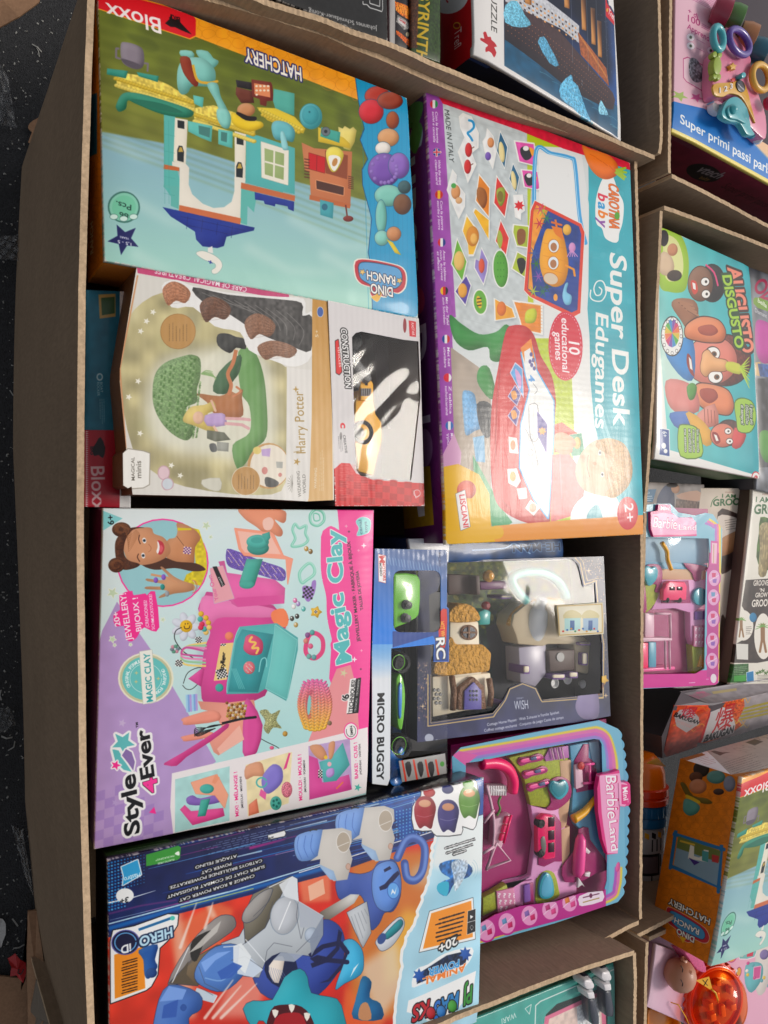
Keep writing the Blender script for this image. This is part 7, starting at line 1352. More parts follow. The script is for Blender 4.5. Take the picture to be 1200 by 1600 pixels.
    a.text('AUGUSTO',(1010,345),(1076,722),'ec8c74',cap=58,bold=.09,ol='3c2418',ow=7);a.text('DISGUSTO',(985,378),(1044,700),'a4c83c',cap=40,bold=.09,ol='24441c',ow=7)
    a.poly([(1040,960),(1070,935),(1120,950),(1140,1000),(1136,1060),(1110,1100),(1060,1095),(1050,1040)],'9cc040',k=3,ol='3c6020',ow=3)
    for i,s in enumerate(('Il gioco più','DISGUSTOso','di sempre!')):a.text(s,(1114-i*22,965),(1116-i*22,1060),'f4f0e4',cap=13,bold=.05,ol='24441c',ow=3)
    a.poly([(780,1090),(810,1070),(860,1085),(882,1140),(885,1230),(790,1230)],'9cc040',k=3,ol='3c6020',ow=3)
    for i,s in enumerate(('Sputa naso, orecchie','e bocca per primo','le SCHIFEZZE','ma attento')):a.text(s,(862-i*19,1090),(866-i*19,1210),'f4f0e4',cap=11,bold=.05,ol='24441c',ow=2)
    a.poly([(692,1090),(735,1098),(738,1235),(694,1226)],'2c4c8c',ol='f4f4f0',ow=3);a.text('6+',(706,1104),(708,1134),'f4f4f0',cap=20,bold=.05);a.disc(712,1180,10,16,'f4f4f0');a.disc(720,1208,9,12,'f4f4f0')
    a.disc(1145,1335,18,24,'f0ece6',ol='c03038',ow=4);a.text('e',(1138,1326),(1140,1346),'c03038',cap=24,bold=.06);a.c(0,0,1);a.wear(.5,91)
carton('game_carton','party game carton with cartoon faces on turquoise and a big orange nose','toy box',ZP(.497),[(1029,352),(1172,416),(1188,748),(1025,717)],.08,august_art,side=mat('dark_green_card',(36,84,38),.45),group='toy boxes packed in the bins',rough=.33,coat=.3,wob=.05)
def jeans_art(a):
    a.c(800,300,3);a.poly([(1100,300),(1600,300),(1600,1500),(1100,1500)],'74767c',tex=(20,.7));a.poly([(1140,640),(1170,620),(1230,660),(1260,740),(1240,800),(1180,830),(1145,780)],'c0449c',k=4,shade=.4);a.text('Okl',(1130,440),(1170,560),'b0345c',cap=60,bold=.06);a.poly([(1130,520),(1160,508),(1260,560),(1260,590),(1150,560)],'7ca03c',k=2);a.text('bella',(1150,530),(1190,560),'eef2e0',cap=14,bold=.05);a.text('Diamant',(1138,580),(1190,610),'e8e8ea',cap=14);a.poly([(1140,825),(1162,822),(1162,890),(1140,885)],'c8a468');a.poly([(1150,830),(1260,840),(1260,900),(1160,890)],'3c5c94',tex=(6,.5));a.poly([(1150,900),(1260,900),(1260,1300),(1160,1300)],'3a3a3e',tex=(14,.9));a.poly([(1160,1150),(1200,1140),(1240,1200),(1200,1280),(1165,1240)],'4c8c30',k=3,shade=.4)
carton('craft_kit_carton','grey denim patterned carton with pink lettering at the far right, behind the party game','toy box',ZP(.44),[(1168,405),(1320,470),(1320,800),(1184,765)],.12,jeans_art,side=mat('grey_side_card',(70,70,74),.5),group='toy boxes packed in the bins',rough=.35,coat=.2)
def photo_art(a):
    a.c(950,680,3.81);a.poly([(100,200),(700,200),(700,600),(100,600)],'8c8480',tex=(20,.3));a.poly([(210,325),(285,322),(262,400),(210,398)],'3c6c8c');a.text('GIO',(216,352),(245,350),'d8e4ea',cap=12,bold=.04);a.lines((216,366),(262,364),(0,12),3,4,'d8e4ea');a.poly([(285,400),(300,350),(340,300),(385,320),(390,420),(380,470),(290,470)],'3c4660',k=3,shade=.3);a.disc(398,318,26,30,'b08468',shade=.3);a.disc(380,298,34,14,'2a2220');a.poly([(400,360),(530,330),(560,380),(480,400)],'b89480',k=3);a.poly([(400,380),(560,400),(540,470),(390,470)],'6c5c54',tex=(8,.5))
carton('photo_carton','carton with a photo of a person in a dark shirt, behind the pink tray','toy box',ZP(.40),[(995,752),(1102,757),(1100,830),(995,830)],.1,photo_art,side=mat('grey_side_card',(70,70,74)),group='toy boxes packed in the bins',rough=.4)
def bark(a,X0,s,hole=None):
    a.poly([(X0-40,-50),(X0+600,-50),(X0+600,1500),(X0-80,1500)],'e0d8cc',tex=(40,.06))
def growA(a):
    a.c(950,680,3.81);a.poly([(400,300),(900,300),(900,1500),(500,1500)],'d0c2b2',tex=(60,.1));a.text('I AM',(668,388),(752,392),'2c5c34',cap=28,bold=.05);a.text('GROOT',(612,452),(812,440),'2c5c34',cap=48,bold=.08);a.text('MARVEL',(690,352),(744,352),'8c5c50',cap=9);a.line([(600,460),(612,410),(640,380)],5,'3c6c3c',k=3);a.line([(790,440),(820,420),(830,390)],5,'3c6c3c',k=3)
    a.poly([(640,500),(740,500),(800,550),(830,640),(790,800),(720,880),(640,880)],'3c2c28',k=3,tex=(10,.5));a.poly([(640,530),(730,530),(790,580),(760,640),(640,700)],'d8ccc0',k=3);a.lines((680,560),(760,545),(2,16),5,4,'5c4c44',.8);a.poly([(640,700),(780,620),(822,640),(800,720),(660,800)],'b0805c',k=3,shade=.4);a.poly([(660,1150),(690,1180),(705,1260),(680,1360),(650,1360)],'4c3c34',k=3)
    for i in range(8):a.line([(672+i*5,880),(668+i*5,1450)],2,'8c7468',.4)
def growB(a):
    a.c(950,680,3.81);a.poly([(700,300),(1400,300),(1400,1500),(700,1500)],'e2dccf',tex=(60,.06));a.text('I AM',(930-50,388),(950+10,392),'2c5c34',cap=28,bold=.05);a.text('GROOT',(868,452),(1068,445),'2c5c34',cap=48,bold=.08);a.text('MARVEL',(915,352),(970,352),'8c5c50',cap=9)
    a.poly([(905,470),(960,480),(1060,500),(1060,760),(920,760),(880,690),(895,560)],'46602c',k=2,tex=(12,.6));a.poly([(900,520),(950,500),(990,560),(980,680),(950,720),(930,800),(890,790),(900,650)],'a4946c',k=3,shade=.4,tex=(8,.4))  # a plain knotty branch, no face
    for i in range(7):a.line([(905+i*9,530),(900+i*10,640),(915+i*6,760)],3,'6c5c3c',.6,k=3)
    a.poly([(822,825),(960,815),(1060,830),(1060,1300),(880,1340),(740,1340),(760,1220),(820,1180),(850,1080),(800,980)],'332622',k=0,tex=(12,.4));a.text('GROOVE',(862,858),(944,855),'efe8dc',cap=30,bold=.05);a.text("'N",(896,895),(922,893),'efe8dc',cap=20,bold=.05);a.text('GROW',(872,928),(940,924),'efe8dc',cap=26,bold=.05);a.text('GROOT',(852,985),(958,978),'efe8dc',cap=40,bold=.06)
    a.disc(805,1100,56,96,'e8e2d6');a.disc(915,1170,50,146,'e8e2d6');a.disc(860,1050,20,30,'2c7ca4',shade=.3)
    for (x,y,s) in ((795,1100,.8),(912,1160,1.2)):
        a.line([(x,y-60*s),(x,y+30*s)],20*s,'8c6844');a.line([(x-4,y+20*s),(x-14*s,y+90*s)],11*s,'8c6844');a.line([(x+4,y+20*s),(x+14*s,y+90*s)],11*s,'8c6844')
        for k in range(8):t=-2.9+k*.36;a.line([(x,y-46*s),(x+34*s*math.cos(t),y-20*s+44*s*math.sin(t))],(6,3),'6c9c4c')
    a.lines((820,1110),(852,1108),(0,11),5,3,'5c5048',.8);a.poly([(766,1215),(832,1218),(830,1320),(768,1316)],'d8d4cc')
    a.poly([(740,1350),(832,1345),(830,1470),(736,1474)],'2c5c28',tex=(5,.5));a.lines((752,1370),(826,1366),(0,12),8,3,'c8d4bc',.7);a.poly([(752,1425),(816,1420),(816,1460),(754,1464)],'4c9c48');a.poly([(820,1405),(858,1394),(860,1466),(822,1470)],'2c7cac',ol='e8f0f4',ow=2);a.lines((880,1425),(980,1420),(0,10),5,3,'6c645c',.8)
    for i in range(12):a.poly(star(880+i*16,1408-(i%3)*8,16,6,5,i*20),'4c6c34')
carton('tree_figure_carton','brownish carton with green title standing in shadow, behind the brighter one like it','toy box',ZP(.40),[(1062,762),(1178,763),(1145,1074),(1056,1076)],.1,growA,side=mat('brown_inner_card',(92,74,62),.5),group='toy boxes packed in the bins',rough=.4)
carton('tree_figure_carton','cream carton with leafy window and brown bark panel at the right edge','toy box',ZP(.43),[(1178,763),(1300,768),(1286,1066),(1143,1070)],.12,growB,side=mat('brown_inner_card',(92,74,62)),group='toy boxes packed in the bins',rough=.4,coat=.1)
# second mini playset, upright
def land2_art(a):
    a.c(950,680,3.81);a.poly([(100,380),(760,380),(760,1560),(100,1560)],'7cb8cc');
    for o,c in ((0,'e8c840'),(-12,'e070a8'),(-24,'b070c0')):a.line([(600+o,500-o),(650+o,540-o*.4),(666+o,620),(662+o,1460)],13,c,k=5)
    a.poly([(100,1420),(660,1395),(655,1490),(100,1510)],'d02c94');a.poly([(590,700),(662,700),(655,1440),(588,1440)],'b8348c')
    for (x,y) in ((632,850),(628,965),(626,1092),(622,1222),(620,1342)):a.disc(x,y,40,56,'b8348c');a.disc(x,y,33,48,'e0a4cc');a.line([(x-26,y+16),(x+26,y-16)],3,'f6e8f0');a.poly([(x-14,y-30),(x+10,y-30),(x+8,y-6),(x-12,y-4)],('c82c6c','5c94b8')[int(y)%2]);a.poly([(x-10,y+8),(x+16,y+4),(x+12,y+30),(x-8,y+28)],('8c5cb0','c82c6c')[int(y)%2])
    a.poly([(612,628),(656,632),(650,772),(610,768)],'c83c94');a.poly([(618,640),(650,643),(645,765),(616,762)],'e8b8cc');a.line([(630,650),(628,760)],4,'a88c50')
    a.disc(628,1448,18,28,'e8dce4');a.lines((480,1475),(520,1472),(0,8),1,4,'f6e8f0');a.text('4+',(584,1458),(600,1458),'f6e8f0',cap=10)
def badge2(a):
    a.c(950,680,3.81);a.poly([(200,380),(600,380),(600,640),(200,640)],'d83c84');a.poly([(266,470),(330,460),(520,500),(530,590),(270,595),(256,520)],'f0a8cc');a.text('Barbie',(268,548),(408,560),'c8246c',cap=66,bold=.07,shear=.15);a.text('Barbie',(268,548),(408,560),'fbf2f6',cap=62,bold=.03,shear=.15);a.text('Land',(420,564),(526,566),'c8246c',cap=36,bold=.08);a.text('Land',(420,564),(526,566),'fbf2f6',cap=34,bold=.045);a.text('Mini',(314,445),(366,447),'fbf2f6',cap=22,bold=.06)
def land2():
    pl=ZP(.435,(.02,-.1,1),(1060,940));g=pl.c(950,680,3.81);q=[g.p(*p) for p in [(100,400),(690,400),(690,1500),(100,1520)]];a=Art(q,'7cb8cc',1700);land2_art(a);m=a.material('mini_land_print_upright',.35,.3,.07,wob=.05)
    root=empty('land_box',pl.p(1060,940,-.06),'pink mini playset tray standing upright, seen between the middle bin and the cream cartons','toy box','toy boxes packed in the bins')
    out=[(120,430),(200,416),(250,412),(300,408),(372,408),(420,460),(520,478),(580,462),(625,470),(645,500),(680,560),(678,700),(668,900),(660,1470),(640,1486),(400,1500),(120,1514)]
    hole=[(130,600),(300,610),(600,615),(606,700),(600,780),(584,820),(580,1000),(576,1240),(574,1390),(520,1420),(130,1425)]
    card('rainbow_frame',g,out,a,m,root,holes=[hole],h=.004)
    Q=[g.p(*p,-.001) for p in [(120,420),(660,440),(650,1480),(120,1500)]];prism('tray',[p-pl.n*.024 for p in Q],[p-pl.n*.05 for p in Q],BERRY,root)
    card('tray_film',g,[(130,600),(606,612),(590,1400),(130,1430)],None,FILM,root,h=.0012,th=.0004)
    S_= lambda nm,P,h0,h1,mm,bv=.0012,k=0:slab(nm,g,P,h0,h1,mm,root,bevel=bv,k=k)
    S_('sky_card',[(130,600),(604,615),(600,760),(480,790),(130,760)],-.024,-.012,mat('sky_card',(150,190,214)));S_('sea_card',[(130,750),(480,760),(590,770),(596,800),(130,800)],-.024,-.0115,SEA);S_('beach_card',[(130,790),(580,800),(596,860),(480,880),(130,830)],-.024,-.011,SAND)
    S_('grass_card',[(130,830),(230,850),(330,880),(300,980),(240,1050),(130,1100)],-.024,-.0105,GRASS);S_('lilac_path',[(310,860),(590,860),(590,1000),(500,1060),(400,1030),(260,1040),(300,960)],-.024,-.0100,LILAC);S_('lilac_ground',[(490,1050),(590,1040),(590,1260),(520,1290),(492,1200)],-.024,-.0098,LILAC);S_('grass_card',[(500,1250),(590,1260),(584,1400),(510,1420)],-.024,-.0096,GRASS)
    S_('pool_recess',[(225,780),(300,770),(326,820),(310,930),(280,930),(290,890),(250,880)],-.0105,-.0085,BERRY,.0008,3);S_('heart_pool',[(248,900),(222,850),(216,800),(240,778),(262,790),(284,780),(300,810),(290,860)],-.0085,-.003,AQUA,.002,3)
    S_('bus_recess',[(340,870),(480,865),(494,1000),(320,1002),(320,930)],-.01,-.0085,BERRY,.0008);S_('bus_body',[(345,885),(372,868),(460,874),(472,900),(468,980),(330,985),(330,920),(345,900)],-.0085,.001,HOT,.002)
    for x in (368,412):S_('bus_window',[(x,902),(x+32,903),(x+32,924),(x,923)],.001,.0018,mat('bus_window_glass',(60,16,36)),.0004)
    for x in (346,420):lathe('bus_wheel',g.p(x,978,-.003),pl.n,[(.0058,-.004),(.006,.003),(.003,.0045)],mat('black_rubber',(26,26,27)),root,16)
    S_('jet_recess',[(450,760),(580,780),(600,800),(560,810),(556,860),(520,870),(500,820)],-.01,-.0082,BERRY,.0008,2);S_('round_pool',ell(556,962,46,54,n=20),-.01,-.004,AQUA,.002);S_('purple_towel',[(520,1050),(586,1048),(588,1096),(520,1100)],-.0098,-.007,mat('purple_towel',(130,80,170)),.0008)
    def qm(a):
        a.c(950,680,3.81);a.poly([(500,1120),(620,1120),(620,1280),(500,1280)],'d88aac')
        for i in range(12):x,y=518+(i%4)*19,1165+(i//4)*40;a.text('?',(x,y),(x+11,y),'f8eef2',cap=20,bold=.05)
    Qm=[g.p(*p,-.006) for p in [(514,1136),(590,1136),(588,1264),(512,1258)]];s=Art(Qm,'d88aac',2400);qm(s);sheet('question_mark_box',Qm,s.material('question_print_small',.45),root,N=4,bulge=0,rnd=.0005,thick=.004)
    S_('recess_slot',[(205,905),(222,900),(232,1040),(205,1050)],-.0105,-.0085,BERRY,.0008,2);S_('tent',[(538,1380),(556,1310),(580,1380)],-.0096,-.006,YEL,.0008)
    for x in (350,388,345):pass
    S_('house_wall',[(192,1236),(240,1236),(240,1390),(192,1392)],-.02,-.006,HOT);S_('house_wall',[(244,1232),(288,1232),(288,1384),(244,1386)],-.02,-.006,mat('sky_blue_plastic',(90,170,196),.35));S_('house_wall',[(222,1060),(276,1060),(276,1204),(222,1206)],-.02,-.006,PALE);S_('house_floor',[(190,1206),(380,1206),(386,1222),(192,1232)],-.02,.0,PALE);S_('house_floor',[(192,1392),(400,1378),(400,1396),(192,1412)],-.02,.0,PINK)
    for x0,x1 in ((340,346),(365,372)):tube('house_post',[g.p(x0,1225,0),g.p(x1-20+16,1392,0)],.002,PALE,root,8)
    tube('house_post',[g.p(368,1062,0),g.p(372,1206,0)],.0025,PALE,root,8);tube('house_rail',[g.p(280,1062,0),g.p(372,1064,0)],.002,PALE,root,8)
    tube('yellow_slide',[g.p(x,y,-.001) for x,y in spline([(320,640),(350,690),(355,740),(376,800)],5,False)],.004,YEL,root,8)
    Qb=[g.p(*p,.01) for p in [(240,400),(540,400),(540,610),(240,615)]];b=Art(Qb,'d83c84',2400);badge2(b)
    card('title_badge',g,[(254,456),(296,450),(300,412),(372,414),(376,460),(420,490),(500,490),(526,520),(528,600),(272,606),(256,560)],b,b.material('title_badge_print_upright',.35,.3,.07),root,h=.01,th=.007)
land2()
# slanted grey box
def capz(L):return [ZP(z).p(x,y) for x,y,z in L]
def baku(a,mirror=False):
    a.c(950,1060,4.8);a.poly([(350,0),(1400,0),(1400,700),(350,700)],'b0a8ac',tex=(30,.15));a.poly([(780,190),(1030,140),(1040,200),(990,300),(1030,330),(940,400),(660,520),(700,380)],'d8602c',tex=(10,.6))
    for i in range(16):r=random.Random(i);x,y=790+r.random()*230,160+r.random()*200;a.line([(x,y),(x+30,y-20),(x+50,y+10),(x+70,y-24)],(9,2),('f0b040','c83020','f4d060')[i%3],.8,k=4)
    a.poly([(785,205),(760,230),(700,400),(690,470),(715,480),(960,400),(975,330),(940,215)],'e2dee0');a.poly([(790,200),(700,400),(668,512),(700,500),(760,300)],'c4242c');a.text('爆',(790,380),(950,330),'c4242c',cap=120,bold=.02);a.text('BAKUGAN',(722,476),(958,392),'16161a',cap=50,bold=.09,shear=.15)
    for i in range(4):a.lines((1000+i*10,290-i*26),(1240,240-i*26),(0,10),1,14,'b8a830',.9,i,.05)
def baku_end(a):
    a.c(950,1060,4.8);a.poly([(380,180),(800,180),(700,640),(380,640)],'77706f',g=((500,300),(520,560),'d8542c','9c4c44'),tex=(20,.3))
    for i in range(14):r=random.Random(i+9);x,y=470+r.random()*220,230+r.random()*200;a.line([(x,y),(x+40,y-16),(x+60,y+14),(x+90,y-10)],(11,2),('d87828','c03024','e8a03c')[i%3],.7,k=4)
    a.poly([(550,240),(640,230),(690,300),(690,350),(600,415),(520,370),(500,300)],'b8b0b2',k=0);a.text('爆',(545,300),(660,300),'b8243c',cap=70,bold=.02);a.text('BAKUGAN',(490,292),(680,352),'16161a',cap=30,bold=.08);a.text('WEDGE',(512,340),(630,380),'c8a0a0',cap=20,bold=.05)
def baku_top(a):
    a.c(950,1060,4.8);a.poly([(400,0),(1500,0),(1500,300),(400,300)],'8d8689',tex=(30,.15));a.text('BAKUGAN',(700,160),(830,120),'c06c88',cap=34,bold=.06,a=.7);a.poly([(840,95),(1040,65),(1040,85),(850,115)],'a89870');a.line([(700,110),(780,100)],16,'c06c88',.6)
def bakugan():
    A,B,Cc,D,E,F=(498,206),(785,202),(665,518),(408,600),(402,435),(548,104);g= lambda p,z:ZP(z).p(950+p[0]/4.8,1060+p[1]/4.8)
    V=[g(A,.42),g(B,.42),g(Cc,.345),g(D,.33),g(E,.37),g(F,.43)];H,I,J=g((1400,60),.42),g((1400,290),.345),g((1400,-30),.43)
    root=empty('angular_carton',g((700,400),.3),'slanted grey carton with orange flames and red symbol below the pink tray','toy box','toy boxes packed in the bins')
    lowz=.2;b=[np.array([p[0],p[1],lowz]) for p in (V[4],V[3],V[2],I,J)]
    mesh('carton_body',[V[0],V[1],V[2]-np.array([0,0,.002]),V[3],V[4],V[5],H-np.array([0,0,.003]),I-np.array([0,0,.003]),J-np.array([0,0,.003])]+b,[(0,1,2,3,4),(0,4,5),(2,7,12,11),(3,2,11,10),(4,3,10,9),(5,4,9,13,8),(9,10,11,12,13),(5,8,6,1,0),(1,6,7,2),(6,8,13,12,7)],mat('grey_violet_card',(96,88,94),.45),root)
    up=np.array([0,0,.0012]);toc= lambda p:p+nrm(CP-p)*.0015
    for nm,Q,fn in (('printed_face',[V[1],H,I,V[2]],baku),('end_face',[V[0],V[1],V[2],V[3]],baku_end),('top_face',[V[5],J,H,V[1]],baku_top)):
        Q=[toc(p) for p in Q];a=Art(Q,'8c8488',1500);fn(a);sheet(nm,Q,a.material('angular_'+nm+'_print',.35,.3,.08),root,N=5,bulge=0,rnd=.0006,thick=.0006)
bakugan()
# second hatchery carton
def hatch2_side(a):
    a.c(950,1060,4.8);a.poly([(400,500),(1100,500),(1100,2300),(300,2300)],'c8741c',tex=(30,.15));cobbles(a,420,560,1020,2200,62,'a85c14',5,3)
    for (x,y,rx,ry,c) in ((700,680,60,60,'2c2624'),(660,740,50,40,'5c3a2a'),(810,740,70,50,'5c8880'),(910,790,44,60,'7c808c'),(830,850,40,24,'40302c'),(675,810,66,56,'b87c5c')):a.disc(x,y,rx,ry,c,shade=.4)
    a.poly([(545,780),(580,790),(640,880),(740,900),(785,935),(720,940),(600,890),(550,810)],'6c5c28',k=3,shade=.3);a.poly([(590,870),(690,920),(680,940),(590,905)],'c8a430',k=2);a.poly([(575,905),(640,920),(690,960),(670,1010),(610,1030),(565,990)],'5c9488',k=4,shade=.4)
    a.c(900,1300,4);a.line([(605,10),(925,110)],22,'2c6c98');a.line([(910,80),(890,375)],22,'2c6c98');a.line([(600,215),(900,345)],22,'2c6c98');a.line([(625,-10),(590,225)],22,'2c6c98')
    a.poly([(640,25),(905,120),(880,335),(610,205)],'8098a4');a.poly([(640,25),(905,120),(895,190),(630,100)],'66703c');a.poly([(715,80),(740,90),(738,150),(770,160),(790,150),(800,110),(830,115),(826,190),(700,165)],'d8d4c8');a.poly([(705,160),(775,190),(740,208)],'3c2c6c');a.poly([(790,115),(830,125),(826,190),(788,178)],'4c8c88');a.poly([(850,140),(895,150),(890,195),(850,185)],'a83c3c');a.line([(650,55),(740,80)],12,'c0a040')
    a.text('HATCHERY',(840,545),(582,412),'f2ece0',cap=34,bold=.06,ol='26282c',ow=5)
    a.poly([(565,490),(600,475),(780,580),(828,640),(825,685),(790,692),(740,670),(700,690),(640,650),(630,610),(570,560)],'b0303c',k=3,ol='e8d8c8',ow=3);a.poly([(585,505),(620,500),(770,590),(805,640),(790,670),(740,650),(640,600),(590,545)],'4c8cb4',k=3,ol='26304c',ow=3);a.text('DINO',(742,660),(632,600),'f6f0e4',cap=30,bold=.07,ol='26304c',ow=3);a.text('RANCH',(772,612),(618,532),'f6f0e4',cap=30,bold=.07,ol='26304c',ow=3);a.poly([(645,645),(690,665),(668,695)],'d8a830')
def hatch2_end(a):
    a.c(950,1060,4.8);a.poly([(500,300),(1400,200),(1400,800),(1000,800)],'b9aea6',tex=(30,.06));a.poly([(770,545),(800,540),(860,555),(920,555),(870,565),(840,580),(810,565)],'54443c',k=0);a.lines((850,640),(1100,560),(16,12),9,3,'6c6058',.8,4);a.lines((660,600),(760,575),(14,10),6,3,'b08880',.7,6);a.text('5 - 1,5',(1010,500),(930,530),'8c8078',cap=34,a=.6);a.poly([(1030,480),(1100,455),(1165,475),(1100,505)],'5c5450');a.text('1,5-6',(1180,420),(1060,440),'7c7068',cap=24,a=.8)
hroot,hq=carton('toy_carton','second hatchery block carton, tilted on edge at the right with its orange end facing','toy box',ZP(.56),[(1161,1216),(1400,1140),(1330,1430),(1114,1512)],.115,None,frontm=bpy.data.materials['toy_carton_print'],
    side=mat('ochre_card',(176,104,26)),sides={3:hatch2_side,0:hatch2_end},group='toy boxes packed in the bins',wob=.04,rough=.4)
# capsule toys
OR=mat('orange_translucent',(252,122,14),.3,coat=.3);RO=mat('red_orange_plastic',(240,66,18),.3,coat=.3);PB=mat('petrol_blue_plastic',(20,104,152),.3,coat=.3)
def capsule1():
    c=np.array([.50,1.178,.34]);ax=nrm(np.array([1,-.05,.0]));R=.046
    root=empty('capsule_toy',c-np.array([0,0,R]),'lying capsule toy, orange dome and blue band, behind the far wall of the middle bin','capsule toy','orange capsule toys')
    lathe('dome',c,ax,[(.004,-.012),(.022,-.008),(.034,.004),(.041,.022),(.044,.05)],OR,root,32)
    for i in range(9):t=i*.7;lathe('dome_fin',c+ax*.02+np.array([0,math.cos(t),math.sin(t)])*.034,ax,[(.003,-.01),(.006,0),(.007,.026)],OR,root,8)
    lathe('red_ring',c,ax,[(.044,.048),(.0485,.050),(.049,.062),(.046,.064),(.046,.066),(.0488,.068),(.0488,.078),(.045,.080)],RO,root,40)
    lathe('blue_band',c,ax,[(.045,.078),(.0478,.080),(.0478,.1),(.0455,.102),(.0478,.106),(.0478,.118),(.043,.122)],PB,root,40)
    for i in range(24):t=i*2*math.pi/24;lathe('band_rib',c+ax*.082+np.array([0,math.cos(t),math.sin(t)])*.0475,ax,[(.0012,0),(.0016,.002),(.0016,.016),(.001,.018)],PB,root,6)
    lathe('white_body',c,ax,[(.043,.12),(.0445,.124),(.0445,.285),(.043,.288)],mat('grey_white_label',(190,186,184),.35,coat=.3),root,40)
    lathe('bottom_band',c,ax,[(.0455,.272),(.0460,.274),(.0460,.296),(.040,.302)],PB,root,40)
    bl=mat('black_print',(28,26,28),.4)
    def patch(nm,t0,t1,u0,u1,m_,r=.0449,sk=0):
        V=[];n=6
        for i in range(n+1):
            t=t0+(t1-t0)*i/n
            for u in (u0,u1):
                for rr2 in (r,r-.0006):V.append(c+ax*(u+sk*i/n)+(np.array([0,-1,0])*math.cos(t)+np.array([0,0,1])*math.sin(t))*rr2)
        F=[]
        for i in range(n):b=i*4;F+=[(b,b+2,b+6,b+4),(b+1,b+5,b+7,b+3),(b,b+4,b+5,b+1),(b+2,b+3,b+7,b+6)]
        F+=[(0,1,3,2),(n*4,n*4+2,n*4+3,n*4+1)]
        mesh(nm,V,F,m_,root)
    for i in range(10):patch('hazard_stripe',i*.3-.4,i*.3-.22,.124,.134,bl if i%2 else YEL,sk=.004)
    patch('printed_hexagon',.5,1.5,.165,.205,bl);patch('printed_hexagon_picture',.6,1.4,.17,.2,mat('plum_grey_print',(120,104,108),.4),r=.0453)
    patch('printed_hexagon',.7,1.6,.235,.262,bl);patch('printed_hexagon_picture',.8,1.5,.239,.258,mat('rust_print',(140,74,50),.4),r=.0453)
    for i in range(7):patch('printed_line',1.1+(i%3)*.22,1.1+(i%3)*.22+.05,.138+(i//3)*.03,.160+(i//3)*.03,bl,r=.0452)
    prism('warning_tag',capz([(1010,1192,.395),(1026,1184,.41),(1040,1197,.395)]),capz([(1010,1193,.393),(1026,1185,.408),(1040,1198,.393)]),YEL,root)
capsule1()
def capsule2():
    pl=ZP(.475,(-.1,-.25,1),(1113,1560));c=pl.p(1116,1562);n=pl.n
    root=empty('capsule_toy',c-n*.06,'orange capsule toy seen from above with toothed red rim and yellow warning tag, bottom right','capsule toy','orange capsule toys')
    u=nrm(np.cross(n,[0,1,0]));v=np.cross(n,u);R=.064
    N=26;top=[];bot=[]
    for i in range(N*4):
        t=2*math.pi*i/(N*4);r=R*(1.03 if (i%4) in (0,1) else .95);p=c+(u*math.cos(t)+v*math.sin(t))*r;top.append(p);bot.append(p-n*.022)
    prism('toothed_rim',top,bot,RO,root,bevel=.0012)
    lathe('rim_ring',c,n,[(R*.93,0),(R*.92,.006),(R*.84,.0075),(R*.8,.004),(R*.8,-.002)],RO,root,48);lathe('lower_body',c,n,[(R*.8,-.1),(R*.9,-.02),(R*.9,0)],OR,root,40)
    lathe('inner_dish',c,n,[(R*.8,.003),(R*.75,.0055),(R*.5,.009),(R*.2,.011),(.001,.011)],mat('deep_orange_plastic',(206,84,22),.25,coat=.6),root,40)
    for (a0,r0,sx,sy,h) in ((.5,.020,.014,.010,.022),(1.3,.030,.012,.009,.026),(2.2,.026,.012,.012,.02),(3.4,.012,.02,.01,.018),(4.4,.022,.011,.012,.024),(5.4,.03,.012,.008,.02),(2.9,.036,.009,.009,.016),(0,.036,.01,.01,.017)):
        o=c+(u*math.cos(a0)+v*math.sin(a0))*r0;Q=[o+u*x*sx/2+v*y*sy/2 for x,y in ((-1,-1),(1,-1),(1,1),(-1,1))];prism('crystal_block',[p+n*h for p in Q],[p+n*.006 for p in Q],OR,root,bevel=.0015)
    lathe('clear_dome',c,n,[(R*.9,.007),(R*.86,.02),(R*.66,.034),(R*.35,.042),(.001,.044)],film('amber_dome',tint=(1,.62,.3),amt=.05,bscale=4,bstr=.05),root,40)
    o=c+n*.046;tp=[(1087,1532),(1108,1526),(1114,1549)];tri=[Plane(o,n).p(x,y) for x,y in tp];prism('warning_tag',tri,[p-n*.0006 for p in tri],YEL,root);tri2=[Plane(o+n*.0004,n).p(1103+(x-1103)*.5,1536+(y-1536)*.5) for x,y in tp]
    for A_,B_ in (((1098,1531),(1106,1540)),((1106,1530),(1100,1540))):tube('tag_mark',[Plane(o+n*.0004,n).p(*A_),Plane(o+n*.0004,n).p(*B_)],.0005,mat('black_print',(28,26,28)),root,6)
    tube('tag_string',[Plane(c+n*h,n).p(x,y) for x,y,h in ((1112,1546,.047),(1118,1551,.045),(1121,1560,.04),(1122,1566,.03))],.0016,YEL,root,8);tube('cord',[Plane(c+n*h,n).p(x,y) for x,y,h in ((1048,1566,.01),(1060,1570,.02),(1072,1590,.012),(1080,1610,.0))],.001,YEL,root,8)
capsule2()
